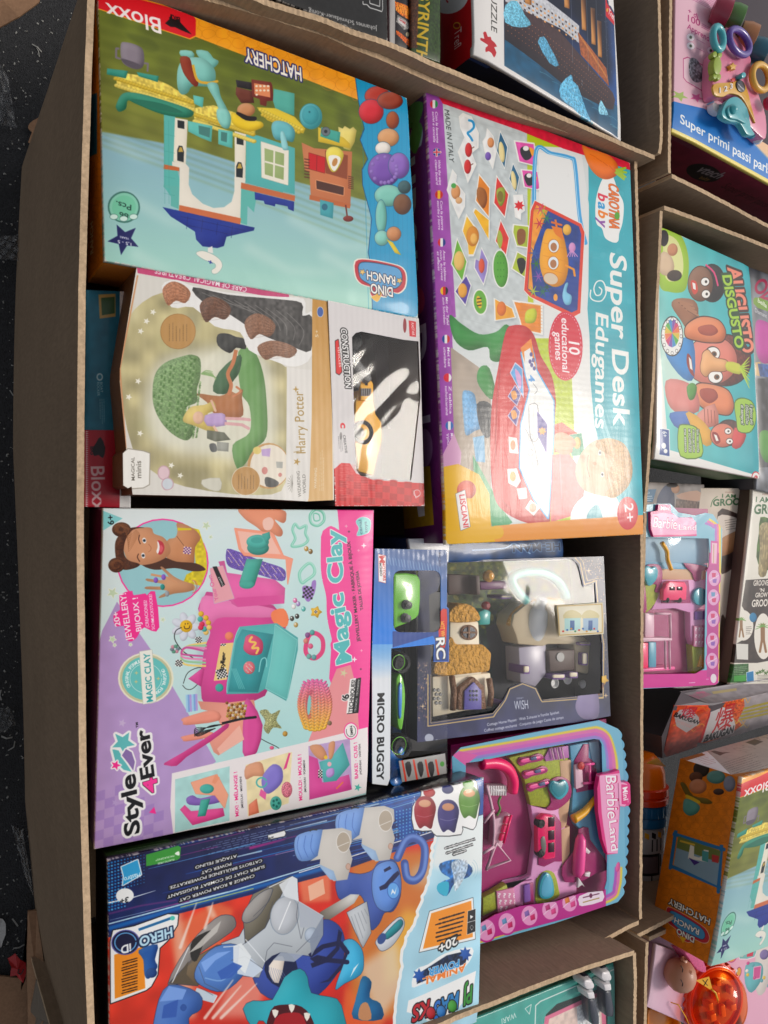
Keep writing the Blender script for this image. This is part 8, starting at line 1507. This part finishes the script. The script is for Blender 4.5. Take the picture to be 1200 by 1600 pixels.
def doll_box():
    pl=ZP(.455);q=[(1026,1476),(1098,1500),(1094,1610),(1012,1574)]
    def fr(a):
        a.c(900,1300,4);a.poly([(400,600),(900,600),(900,1300),(400,1300)],'e2c0d2',g=((500,800),(700,1000),'e6c8d6','d8a8c0'));a.poly([(700,780),(800,800),(830,850),(720,860)],'d070a0',k=3,tex=(4,.8))
    r,Q=carton('doll_box','pale pink doll box with a bald baby doll head showing, lower right','toy box',pl,q,.09,fr,side=mat('mauve_card',(150,110,136),.45),group='toy boxes packed in the bins',rough=.35)
    c=pl.p(1062,1523,.02);sk=mat('doll_skin',(196,138,110),.45,coat=.1)
    h=lathe('doll_head',c,nrm(np.array([.25,.35,1])),[(.0005,-.026),(.014,-.023),(.0235,-.012),(.027,0),(.0255,.010),(.019,.020),(.010,.0255),(.0005,.027)],sk,r,28)
    h.data.shade_smooth()
    e=pl.p(1068,1500,.025);lathe('doll_ear',e,nrm(np.array([-1,.2,.6])),[(.0005,-.002),(.005,-.001),(.0065,.002),(.004,.004),(.0035,.0015)],sk,r,16)
    lathe('doll_nose',pl.p(1078,1520,.04),nrm(np.array([.2,.6,.6])),[(.004,-.003),(.0038,.002),(.0005,.004)],sk,r,12)
    for y0 in (1509,1531):tube('doll_eyelid',[pl.p(x,y,.046) for x,y in ((1064,y0),(1067,y0+5),(1066,y0+10))],.0009,mat('dark_line',(70,44,36)),r,6)
    tube('doll_mouth',[pl.p(x,y,.04) for x,y in ((1084,1522),(1087,1528),(1085,1533))],.0014,mat('lip_pink',(190,90,84)),r,6)
    fb=mat('pink_fabric',(214,96,144),.8,var=(300,.5))
    slab('doll_blanket',pl,[(1070,1488),(1084,1492),(1100,1502),(1104,1520),(1090,1516),(1078,1500)],.0,.03,fb,r,bevel=.004,k=2)
doll_box()
def yellow_tub():
    g=ZP(.42);root=empty('orange_tub',g.p(1035,1590,-.05),'small orange plastic tub in the dark corner below the doll box','tub')
    P=[(1012,1578),(1050,1566),(1062,1600),(1050,1650),(1010,1660)];m_=mat('amber_tub_plastic',(236,140,20),.35,coat=.2)
    slab('tub_base',g,P,-.05,-.012,m_,root,bevel=.002);L=[g.p(*p) for p in P];tube('tub_rim',L,.003,m_,root,8,True)
    for i in range(5):
        a_,b_=L[i],L[(i+1)%5];prism('tub_wall',[a_,b_,b_+np.array([0,0,-.001])*0+nrm(sum(L)/5-b_)*.002,a_+nrm(sum(L)/5-a_)*.002],[a_-g.n*.014,b_-g.n*.014,b_-g.n*.014+nrm(sum(L)/5-b_)*.002,a_-g.n*.014+nrm(sum(L)/5-a_)*.002],m_,root)
yellow_tub()
def board_art(a):
    a.c(900,1300,4);a.poly([(800,600),(1500,600),(1500,1400),(800,1400)],'e8b0c4');a.poly([(1090,720),(1160,700),(1195,740),(1190,880),(1150,1060),(1100,1040)],'ded4cc',k=3,shade=.2);a.disc(970,800,20,42,'e0a040',ol='c8508c',ow=5);a.disc(978,798,9,22,'c83c5c');a.poly([(1010,760),(1080,748),(1080,820),(1008,826)],'7cb8b4',ol='f0e0e4',ow=4,k=2);a.poly([(1040,780),(1074,775),(1072,815),(1042,818)],'c8304c');a.disc(1135,810,26,38,'7c6c9c',shade=.5);a.poly([(1040,880),(1090,860),(1130,890),(1130,980),(1080,1060),(1045,1000)],'6cb4b8',k=3,shade=.3);a.poly([(1085,900),(1120,895),(1118,970),(1086,975)],'c8508c',k=1,ol='e8a8c0',ow=4);a.disc(1010,920,10,30,'d8a03c',ol='a03c68',ow=3)
    for i in range(14):r=random.Random(i);a.disc(940+r.random()*240,760+r.random()*280,8,12,('e8c048','d0508c','68a8b0','f0e8e0')[i%4],shade=.4)
carton('activity_board','pink baby activity board with buttons lying at the lower right edge','toy',ZP(.44),[(1128,1480),(1270,1440),(1270,1640),(1170,1640),(1122,1590)][:4],.03,board_art,side=mat('pink_side_card',(210,120,160),.4),rough=.3,coat=.4,rnd=.004,bulge=.004)
# teal box in the bin below
def teal_art(a):
    a.c(700,1400,3);a.poly([(-200,200),(900,200),(900,1300),(-200,1300)],'58a79c',tex=(30,.08));a.line([(360,640),(366,530),(390,510),(720,370),(770,350),(790,345)],5,'e4f0ea',k=0)
    a.poly([(415,570),(470,520),(720,430),(740,420),(740,640),(400,640)],'2c3430');a.poly([(410,580),(724,440),(735,640),(400,640)],'e07c98');a.poly([(430,590),(700,470),(712,640),(420,640)],'ead0c4',tex=(10,.15));a.poly([(572,530),(690,480),(700,640),(576,640)],'e6e6e4',tex=(6,.4));a.text('WARI',(272,560),(205,592),'e4f0ea',cap=22);a.line([(315,545),(345,525),(335,570),(315,545)],3,'e4f0ea')
def teal_box():
    r,q=carton('robot_window_box','teal window box with black and white robot legs, in the bin below','toy box',ZP(.515),[(640,1632),(961,1505),(962,1700),(640,1830)],.09,teal_art,side=mat('teal_side_card',(56,130,120),.45),group='toy boxes packed in the bins',rough=.3,coat=.4)
    g=ZP(.515).c(700,1400,3);nv=mat('navy_plastic',(26,30,48),.3,coat=.3);wp=mat('white_plastic',(232,226,226));gp=mat('light_grey_plastic',(160,160,164),.35)
    for (x,y,s,dr) in ((740,340,1,8),(655,378,1,16)):
        L= lambda P:[(x+u+v*dr/100,y+v) for u,v in P]
        slab('robot_foot',g,L([(-20,-2),(10,-6),(20,14),(-10,18)]),.002,.018,nv,r,bevel=.002);slab('robot_shin',g,L([(-16,18),(18,12),(28,40),(22,60),(-12,62),(-24,46)]),.002,.026,wp,r,bevel=.003,k=0);slab('robot_shin_joint',g,L([(-8,60),(16,58),(18,76),(-8,78)]),.002,.02,gp,r,bevel=.002);slab('robot_shin',g,L([(-14,76),(20,72),(20,104),(-10,108)]),.002,.024,wp,r,bevel=.002)
        slab('robot_thigh',g,L([(-10,108),(18,104),(22,150),(26,190),(20,230),(-10,230),(-14,180)]),.002,.02,nv,r,bevel=.003)
    card('window_film',g,[(400,640),(420,560),(730,330),(780,330),(782,640)],None,FILMS,r,h=.03,th=.0004)
teal_box()
# ---- bin above
def black_art(a):
    a.c(500,0,4);a.poly([(-900,-400),(500,-400),(500,300),(-900,300)],'1f1f20',tex=(20,.25));a.line([(206,0),(206,18),(240,24),(262,44),(370,78),(378,60),(376,0)],5,'ecebe8');a.line([(262,0),(262,18),(350,46),(352,0)],5,'ecebe8')
    a.text('Johannes Schmidauer-König',(326,162),(-160,20),'e6e4e0',cap=21)
    a.c(0,0,1);a.wear(.8,95)
carton('board_game_carton','matt black board game carton with white lettering, top of the bin above','board game',ZP(.50),[(360,-150),(602,-100),(607,66),(380,-22)],.09,black_art,side=mat('maroon_side_card',(70,22,28),.5),rough=.55,wob=.02)
def fire_art(a):
    a.c(500,0,4);a.poly([(420,-200),(600,-200),(600,400),(420,400)],'2a2628');a.poly([(425,-200),(462,-200),(466,300),(425,300)],'b8b4b0');a.poly([(462,12),(540,40),(566,60),(562,128),(500,100),(468,70)],'d86c1c',tex=(4,1));a.poly([(470,190),(560,250),(562,296),(472,215)],'c85c1c',tex=(4,1))
    for i in range(8):a.line([(470+i*11,70+i*5),(478+i*10,40+i*4),(474+i*12,20+i*4)],(5,2),'f4b040',k=3)
    a.poly([(478,98),(550,140),(562,180),(520,188),(470,140)],'8c8884',tex=(4,.8));a.poly([(484,112),(535,142),(530,170),(482,145)],'d0ccc8');a.text('GAME',(488,130),(530,156),'a82c2c',cap=12,bold=.05);a.disc(545,215,12,14,'a89c80')
carton('card_game_carton','dark carton with fire pictures squeezed between the black box and the green one','board game',ZP(.485),[(607,-80),(640,-80),(642,82),(609,72)],.09,fire_art,side=mat('dark_side_card',(34,30,30),.5),rough=.4,coat=.3,ppm=2400)
def maze_art(a):
    a.c(500,0,4);a.poly([(560,-300),(760,-300),(760,500),(560,500)],'2c4018',tex=(9,.5));a.poly([(560,-300),(612,-300),(606,300),(560,300)],'4c3020',tex=(6,.7));a.text('LABYRINTH',(608,-150),(604,370),'c8a82c',cap=66,bold=.06,ol='3c3010',ow=2) if False else None
    a.text('LABYRINTH',(616,-170),(600,372),'c0a028',cap=64,bold=.05)
carton('maze_game_carton','green carton with yellow maze lettering between the fire cards and the red carton','board game',ZP(.49),[(641,-80),(688,-80),(689,98),(643,84)],.12,maze_art,side=mat('dark_moss_card',(30,44,20),.5),rough=.4,coat=.2,ppm=2400)
def ship_art(a):
    a.c(850,0,3.4286);a.poly([(-600,-400),(500,-400),(500,900),(-600,900)],'e6e2de');S0=[(-275,-400),(300,-400),(330,10),(380,40),(384,690),(385,728),(-262,320)]
    a.poly(S0,'1c3458',g=((100,0),(380,500),'141c34','2c5c9c'),tex=(40,.3));a.poly([(-262,20),(-40,180),(100,330),(384,560),(388,728),(-262,322)],'1f5572',tex=(24,.3))
    for i in range(46):r=random.Random(i);x=-250+r.random()*620;y=120+(x+250)*.72+r.random()*150-30;a.line([(x,y),(x+30,y+12),(x+70,y+40)],(3,1),('5c9cb0','143c50','88bccc')[i%3],.6,k=3)
    a.poly([(60,-100),(250,-60),(300,60),(340,300),(330,440),(250,330),(150,150)],'0f1424',.8,k=3,blur=20)
    for i in range(70):r=random.Random(i+70);x,y=240+r.random()*140,20+r.random()*380;a.disc(x,y,1.2,1.2,'e8eef4',a=.8)
    # generic liner: hull, decks, funnels
    a.poly([(-262,-40),(-150,-20),(0,130),(150,290),(310,440),(350,480),(366,520),(350,568),(320,565),(150,480),(0,390),(-262,180)],'4a3838',k=0,tex=(8,.12),g=((0,200),(-30,420),'4c3a3c','1e1c24'))
    for j in range(5):
        for i in range(40):x=-250+i*15;y=10+j*26+i*10.6+j*2;
            
        for i in range(40):
            x=-250+i*15;y=14+j*30+i*11.4
            if x<330-j*10:a.disc(x,y,1.7,1.7,'e08c58')
    a.poly([(-262,-110),(-100,-60),(110,100),(108,190),(0,110),(-262,-20)],'c8c8cc',tex=(6,.2));a.poly([(100,130),(300,340),(320,440),(120,250)],'a05c38',tex=(5,.3))
    for j in range(4):
        for i in range(18):x=-240+i*19;a.poly([(x,-92+j*22+i*11.5),(x+9,-87+j*22+i*11.5),(x+9,-78+j*22+i*11.5),(x,-83+j*22+i*11.5)],('3c2c2c','e8a868')[(i+j)%2])
    for i in range(24):a.line([(110+i*8,140+i*10),(118+i*8,165+i*10)],2,'e8a050')
    for x,y in ((-180,-120),(20,-100),(125,20),(190,100),(236,170)):a.poly([(x,y-90),(x+34,y-80),(x+32,y+110),(x+2,y+100)],'a06838',shade=.4,g=((x,y),(x+34,y),'c88c50','5c3c28'))
    for x0 in (60,160,230,300):a.line([(x0,-100),(x0+10,260+x0*.5)],2,'8c949c',.7)
    for P,c in (([(-262,0),(-215,-30),(-180,40),(-150,90),(-200,110),(-262,90)],'7cc0d8'),([(0,400),(60,350),(72,385),(100,410),(125,470),(160,560),(190,615),(150,600),(60,520),(0,470)],'6cb8dc'),([(240,540),(255,505),(275,530),(310,590),(270,585),(244,575)],'94d0e8'),([(160,640),(175,620),(200,617),(215,660),(240,675),(200,670)],'a0d4e4'),([(-120,180),(-90,150),(-60,200),(-10,300),(-60,290)],'64a8c8')):a.poly(P,c,k=2,shade=.15,tex=(4,.5))
    for i in range(26):r=random.Random(i+5);x,y=10+r.random()*120,380+r.random()*130;a.line([(x,y),(x+6,y+14)],2,'d8f0f8',.6)
    a.c(500,0,4);a.poly([(952,-300),(1070,-300),(1078,190),(1090,390),(968,330)],'e9e5e0');a.text('PUZZLE',(1030,-90),(1034,165),'2a2624',cap=24);a.text('PUZZLE',(1038,-120),(1040,170),'2a2624',cap=0) if False else None
    P=[(1000,190),(1012,180),(1020,210),(1032,206),(1036,225),(1050,240),(1060,262),(1048,268),(1058,300),(1048,334),(1038,310),(1024,300),(1012,310),(1012,280),(1022,262),(990,240),(992,224),(1006,226)];a.poly(P,'b82c34',k=2)
    a.c(850,0,3.4286);a.poly([(304,-60),(318,0),(370,66),(374,124),(305,66)],'c41f30');a.text('Trefl',(322,52),(372,100),'f4ece8',cap=24,bold=.05);a.disc(318,36,8,10,'d8a040')
    a.poly([(345,-80),(520,-80),(520,800),(390,745),(385,700),(370,100),(340,0)],'e9e5e0') if False else None
    a.poly([(372,130),(376,60),(320,-20),(420,-60),(460,790),(410,742),(392,735),(386,600)],'e6e2de');a.c(0,0,1);a.wear(.6,97)
def trefl_side(a):
    a.c(500,0,4);a.poly([(700,-300),(1000,-300),(1000,500),(700,500)],'a8161f',tex=(30,.1));a.disc(800,-40,130,128,'cfcac8');a.line([(790,0),(800,14)],10,'b82c34');a.text('Trefl',(842,196),(840,312),'e8d8d0',cap=40,bold=.0);a.disc(856,160,18,14,'8c1c18',ol='d8a040',ow=4)
    a.c(500,0,4)
def trefl_low(a):a.c(0,0,1);a.img[:]=C('141a2c');a.noise(30,.4);a.lines((740,130),(900,200),(4,8),4,1.6,'3c4464',.6)
carton('puzzle_carton','white framed jigsaw carton with a night painting of a lit steamship among icebergs','puzzle box',ZP(.503),[(736,-130),(955,-70),(972,220),(742,83)],.075,ship_art,side=mat('navy_side_card',(20,26,44),.45),sides={3:trefl_side,2:trefl_low},rough=.35,coat=.3,wob=.04,ppm=2000)
# ---- pink baby walker carton
def vt_art(a):
    a.c(850,0,3.4286);a.poly([(600,-500),(1900,-500),(1900,1200),(600,1200)],'ecc0cc');a.poly([(690,540),(800,550),(900,600),(1000,690),(1100,770),(1250,860),(1900,1150),(1900,1300),(1180,960),(690,705)],'2c7cc4',k=0);a.poly([(905,600),(1000,650),(1150,760),(1250,800),(1250,880),(1080,790),(1000,700)],'f0c8a0',blur=4);a.poly([(690,680),(1180,948),(1900,1340),(1900,1380),(690,706)],'f0dc7c');a.poly([(688,700),(1190,975),(1900,1360),(1900,1420),(688,712)],'5c1428')
    a.text('Super primi passi parlante',(716,648),(1146,905),'fbfaf8',cap=34,bold=.04);a.poly([(1160,860),(1172,852),(1250,890),(1250,990),(1172,950),(1160,930)],'f0d878',ol='3c5c98',ow=2);a.text('9-36',(1168,898),(1230,925),'3c3c68',cap=26,bold=.03);a.text('mesi',(1174,940),(1226,962),'3c3c68',cap=16)
    for i,(t,p,q,c_) in enumerate([('+ di',(745,52),(780,80),16),('100',(745,98),(788,118),26),('Apprendimento',(742,138),(888,238),20)]):a.text(t,p,q,'b03c78',cap=c_,bold=.02)
    a.lines((795,102),(878,150),(-1,9),3,4,'c06c98',.8);a.lines((760,-20),(890,55),(-2,-10),8,4,'c06c98',.8)
    for x,y in ((755,182),(755,228),(828,238),(828,288)):a.disc(x,y,14,20,'f4e8ec',ol='c890a8',ow=1.5);a.disc(x,y,5,8,'4c5c48');a.lines((x+20,y+6),(x+52,y+24),(0,8),1,3,'c06c98')
    a.poly([(730,305),(745,292),(880,372),(890,392),(886,490),(870,502),(740,420),(730,402)],'f0ccd6',ol='b83c78',ow=3,k=0);a.poly([(750,300),(775,295),(800,350),(798,400),(770,418),(750,380)],'8c8890',k=3,shade=.3,tex=(5,1));a.text('Facile da',(800,356),(880,408),'a83c78',cap=18,bold=.02);a.text('riporre',(808,388),(870,425),'a83c78',cap=18,bold=.02);a.lines((812,412),(868,442),(-1,13),4,4,'c06c98',.8)
    for x,y,r,c in ((716,505,30,'a8bc6c'),(775,498,26,'d86c9c'),(830,518,24,'78a8d4'),(872,542,20,'e09470')):a.poly(star(x,y,r,r*.45,5,8),c)
    a.poly([(905,-300),(1900,-300),(1900,900),(1180,780),(905,605)],'2c1820')
def vt_low(a):
    a.c(850,0,3.4286);a.poly([(600,600),(1400,600),(1400,1600),(600,1600)],'5c1a2e',g=((700,700),(700,900),'4c1224','6c2438'),tex=(40,.15));a.disc(855,925,94,46,'15151a',rot=12);a.text('vtech',(812,915),(930,958),'8c8488',cap=36,bold=.06,shear=.15);a.text('baby',(828,955),(880,968),'8c6c3c',cap=14,bold=.05);a.text('Super primi passi',(945,1000),(1180,1110),'3c0c18',cap=28,bold=.02,a=.9)
def walker():
    pl=ZP(.515);r,q=carton('walker_carton','large pink baby walker carton with blue wave and burgundy lower side','toy box',pl,[(1058,-160),(1380,-60),(1380,385),(1052,204)],.12,vt_art,side=mat('burgundy_card',(84,24,44),.45),sides={2:vt_low},group='toy boxes packed in the bins',rough=.35,coat=.25,wob=.04)
    g=pl.c(850,0,3.4286);P=mat('walker_pink_plastic',(226,130,160),.35,coat=.2);T=mat('walker_teal_plastic',(70,168,176),.3,coat=.3);Y=mat('walker_yellow_plastic',(222,168,60),.35,coat=.2)
    S_= lambda nm,L,h0,h1,mm,bv=.002,k=3:slab(nm,g,L,h0,h1,mm,r,bevel=bv,k=k)
    S_('toy_panel',[(910,300),(940,270),(960,230),(955,160),(1000,150),(1060,230),(1110,310),(1110,360),(1150,500),(1190,620),(1190,740),(1150,720),(1080,640),(1040,520),(980,510),(910,510)],.001,.022,P,.004,3)
    S_('yellow_strip',[(912,450),(1000,440),(1060,430),(1090,480),(1110,560),(1135,660),(1105,600),(1060,520),(1000,500),(960,518),(915,505)],.022,.026,Y,.001,3)
    for t,x,y in (('1',935,498),('2',966,490),('3',996,476)):
        v,tri=glyphs(t,.04);sc=40;top=[g.p(x+(u)*sc*.9,y-w_*sc+u*-6,.0275) for u,w_ in v];mesh('numeral',top+[p-pl.n*.001 for p in top],[tuple(int(i) for i in f) for f in tri]+[tuple(int(i)+len(top) for i in f[::-1]) for f in tri],WHT,r)
    S_('round_logo_plate',ell(1056,460,22,34,rot=-20),.026,.028,mat('navy_plastic',(26,30,48)),.0006,0)
    v,tri=glyphs('vtech',.05);top=[g.p(1040+u*15,445+u*16-w_*14+8,.0285) for u,w_ in v];mesh('logo_letters',top+[p-pl.n*.0006 for p in top],[tuple(int(i) for i in f) for f in tri]+[tuple(int(i)+len(top) for i in f[::-1]) for f in tri],WHT,r)
    for c_,m_,rx,ry,rt,h in (((932,205),T,26,62,-8,.03),((1045,225),mat('violet_plastic2',(92,66,150),.3,coat=.3),44,76,-30,.032),((1160,415),Y,44,70,-10,.03)):tube('ring_handle',[g.p(x,y,h) for x,y in ell(c_[0],c_[1],rx,ry,rt,n=22)],.0058,m_,r,10,True)
    for i,(x,y,c) in enumerate([(950,60,(150,50,70)),(1020,90,(90,130,70)),(1090,190,(180,120,80)),(1150,270,(50,100,120))]):lathe('roller',g.p(x,y,.02),nrm(np.array([.3,.6,.5])),[(.006,-.016),(.019,-.014),(.021,0),(.019,.014),(.006,.016)],mat('roller_%s'%('red','green','tan','petrol')[i],c,.35,coat=.2),r,20)
    S_('phone_dial',ell(932,350,22,50),.02,.032,mat('lime_soft_plastic',(150,170,60),.4),.002,0)
    for x,y in ((920,405),(940,410),(918,290),(945,292)):S_('dial_petal',ell(x,y,12,18),.02,.03,mat('lime_soft_plastic',(150,170,60)),.002,0)
    S_('teal_door',[(960,580),(990,530),(1040,520),(1090,580),(1110,680),(1130,720),(1090,720),(1050,660),(1000,650),(955,620)],.02,.03,T,.002,3);S_('teal_door_ridge',[(985,585),(1005,560),(1040,555),(1070,600),(1085,660),(1040,640),(1000,630)],.03,.034,T,.0015,3);lathe('door_knob',g.p(1010,590,.034),pl.n,[(.007,0),(.0075,.003),(.004,.007),(.0005,.008)],T,r,18)
    S_('small_star',star(1015,355,22,12,5),.022,.029,Y,.001,0);S_('small_bead',ell(1072,400,13,16),.022,.034,T,.002,0);S_('red_flower',star(1015,428,14,8,6),.026,.028,mat('red_plastic',(200,50,50)),.0005,0);lathe('red_knob',g.p(1190,560,.03),pl.n,[(.01,0),(.011,.006),(.007,.012),(.0005,.014)],mat('crimson_plastic',(170,30,60),.3),r,18)
    for x,y in ((940,590),(1112,715),(1145,745)):lathe('wheel_hub',g.p(x,y,.01),nrm(np.array([.2,-.8,.4])),[(.008,-.006),(.009,0),(.008,.006),(.003,.007)],T if x<1130 else WHT,r,18)
    S_('side_wheel',[(908,545),(940,560),(952,610),(925,600),(908,580)],.001,.014,WHT,.003,2)
walker()
# ================================================================ on the ground beside the bins
def scraps():
    r=random.Random(4);V,F=[],[]
    for i in range(1100):
        x,y=r.uniform(-5,165),r.uniform(0,1600);p=ZP(.001).p(x,y);L=r.choice([.001,.0015,.002,.004,.016 if r.random()<.25 else .003]);an=r.random()*6.28;wd=.0005+r.random()*.0007
        d=np.array([math.cos(an),math.sin(an),0]);s=np.array([-d[1],d[0],0]);z=r.random()*.002;b=len(V)
        mid=d*L/2+s*L*r.uniform(-.25,.25)+np.array([0,0,z])
        for q in (p,p+mid,p+d*L):V+=[q-s*wd,q+s*wd,q+s*wd-np.array([0,0,.0004]),q-s*wd-np.array([0,0,.0004])]
        for k in (0,4):F+=[(b+k,b+k+1,b+k+5,b+k+4),(b+k+1,b+k+2,b+k+6,b+k+5),(b+k+3,b+k,b+k+4,b+k+7)]
    tag(mesh('litter_shreds',V,F,mat('pale_shreds',(150,148,142),.5)),'tiny pale paper and plastic shreds scattered on the dark ground','litter',kind='stuff')
scraps()
def flap(name,P,z,label,cat,m=None,crumple=0,seed=0,th=.004):
    """torn piece lying on the ground: outline by photo pixel, z per corner"""
    r=random.Random(seed);out=[]
    n=len(P)
    for i in range(n):
        (x0,y0,z0),(x1,y1,z1)=P[i],P[(i+1)%n];k=max(2,int(math.hypot(x1-x0,y1-y0)/9))
        for j in range(k):t=j/k;out.append((x0+(x1-x0)*t+(r.uniform(-1,1)*crumple if j else 0),y0+(y1-y0)*t+(r.uniform(-1,1)*crumple if j else 0),z0+(z1-z0)*t))
    top=[ZP(z+c_).p(x,y) for x,y,c_ in out];up=np.array([0,0,th]);c=sum(top)/len(top)
    V=top+[p-up for p in top]+[c,c-up];N=len(top);F=[]
    for i in range(N):j=(i+1)%N;F+=[(i,j,2*N),(N+j,N+i,2*N+1),(i,j,N+j,N+i)]
    return tag(mesh(name,V,F,m or CBD),label,cat)
flap('cardboard_flap',[(-40,-40,.12),(70,-40,.12),(62,2,.12),(30,26,.12),(0,42,.11),(-40,66,.10)],0,'brown cardboard sheet in the upper left corner','cardboard',crumple=.4)
flap('cardboard_flap',[(-40,1524,.0),(8,1526,.0),(40,1530,.0),(44,1424,.0),(56,1422,.0),(66,1470,.0),(84,1560,.0),(92,1640,.0),(-40,1640,.0)],.012,'flat brown cardboard scrap on the ground, lower left corner','cardboard',crumple=.8,seed=2)
flap('cardboard_flap',[(44,1424,.02),(57,1423,.02),(68,1500,.05),(80,1560,.05),(66,1600,.05),(44,1610,.03),(42,1500,.02)],.01,'long brown cardboard flap bent up against the near bin wall, lower left','cardboard',crumple=.3,seed=3)
flap('cardboard_flap',[(57,1532,.1),(62,1536,.1),(80,1600,.06),(84,1640,.05),(40,1640,.03),(46,1590,.03)],.0,'grey pointed cardboard flap leaning at the bottom edge, lower left','cardboard',mat('grey_cardboard',(120,108,94),.8,var=(8,.2)),crumple=.2,seed=5)
flap('cardboard_scrap',[(62,180,.0),(56,186,.0),(47,192,.0),(44,200,.0),(50,206,.0),(44,222,.0),(56,226,.0),(64,200,.0)],.01,'small torn brown scrap by the bin base, upper left','scrap',crumple=1.2,seed=6,th=.002)
flap('paper_scrap',[(-10,1434,0),(4,1436,0),(9,1444,.004),(9,1460,.006),(2,1480,.0),(-10,1484,0)],.008,'crumpled white paper scrap at the left edge','scrap',mat('white_paper',(176,172,168),.7,bump=(90,.6)),crumple=.8,seed=7,th=.001)
flap('red_scrap',[(12,1498,0),(24,1490,.006),(32,1500,.004),(40,1504,0),(41,1520,.004),(36,1536,.008),(30,1530,.004),(26,1524,0),(16,1526,0),(18,1512,.004)],.02,'torn red scrap with part of a printed letter, lower left ground','scrap',mat('red_card',(170,26,30),.5),crumple=.5,seed=8,th=.0012)
tube('letter_mark',[ZP(.0275).p(x,y) for x,y in spline([(30,1514),(28,1520),(33,1522),(37,1514)],4,False)],.0008,mat('black_print',(28,26,28)),bpy.data.objects['red_scrap'],6)
def plastic(P,label,seed=0,h=.02):
    r=np.random.default_rng(seed);N=26;V=[];F=[]
    for j in range(N):
        for i in range(N):
            u,v=i/(N-1),j/(N-1);x=P[0][0]*(1-u)*(1-v)+P[1][0]*u*(1-v)+P[2][0]*u*v+P[3][0]*(1-u)*v;y=P[0][1]*(1-u)*(1-v)+P[1][1]*u*(1-v)+P[2][1]*u*v+P[3][1]*(1-u)*v
            z=.006+h*abs(math.sin(u*7+v*5+seed)*math.sin(v*9-u*4+seed*2))+r.random()*.003;V.append(ZP(z).p(x+r.normal()*.4,y+r.normal()*.6))
    for j in range(N-1):
        for i in range(N-1):F.append((j*N+i,j*N+i+1,(j+1)*N+i+1,(j+1)*N+i))
    o=mesh('plastic_film',V,F,film('loose_film',amt=.16,rough=.12,bscale=40,bstr=.2,milk=.14),smooth=True);so=o.modifiers.new('thickness','SOLIDIFY');so.thickness=.0003
    tag(o,label,'plastic film')
plastic([(-20,70),(12,120),(26,200),(-20,190)],'clear crumpled plastic film on the ground, upper left edge',1)
plastic([(0,370),(34,366),(32,408),(-6,404)],'clear plastic film lying on the ground left of the bin, higher up',3)
plastic([(18,1290),(36,1298),(52,1400),(40,1372)],'torn plastic film sticking out below the near bin wall, lower left',5,.03)
plastic([(-10,1108),(16,1106),(24,1132),(-6,1150)],'small piece of clear film on the ground at the left edge, lower half',8,.012)
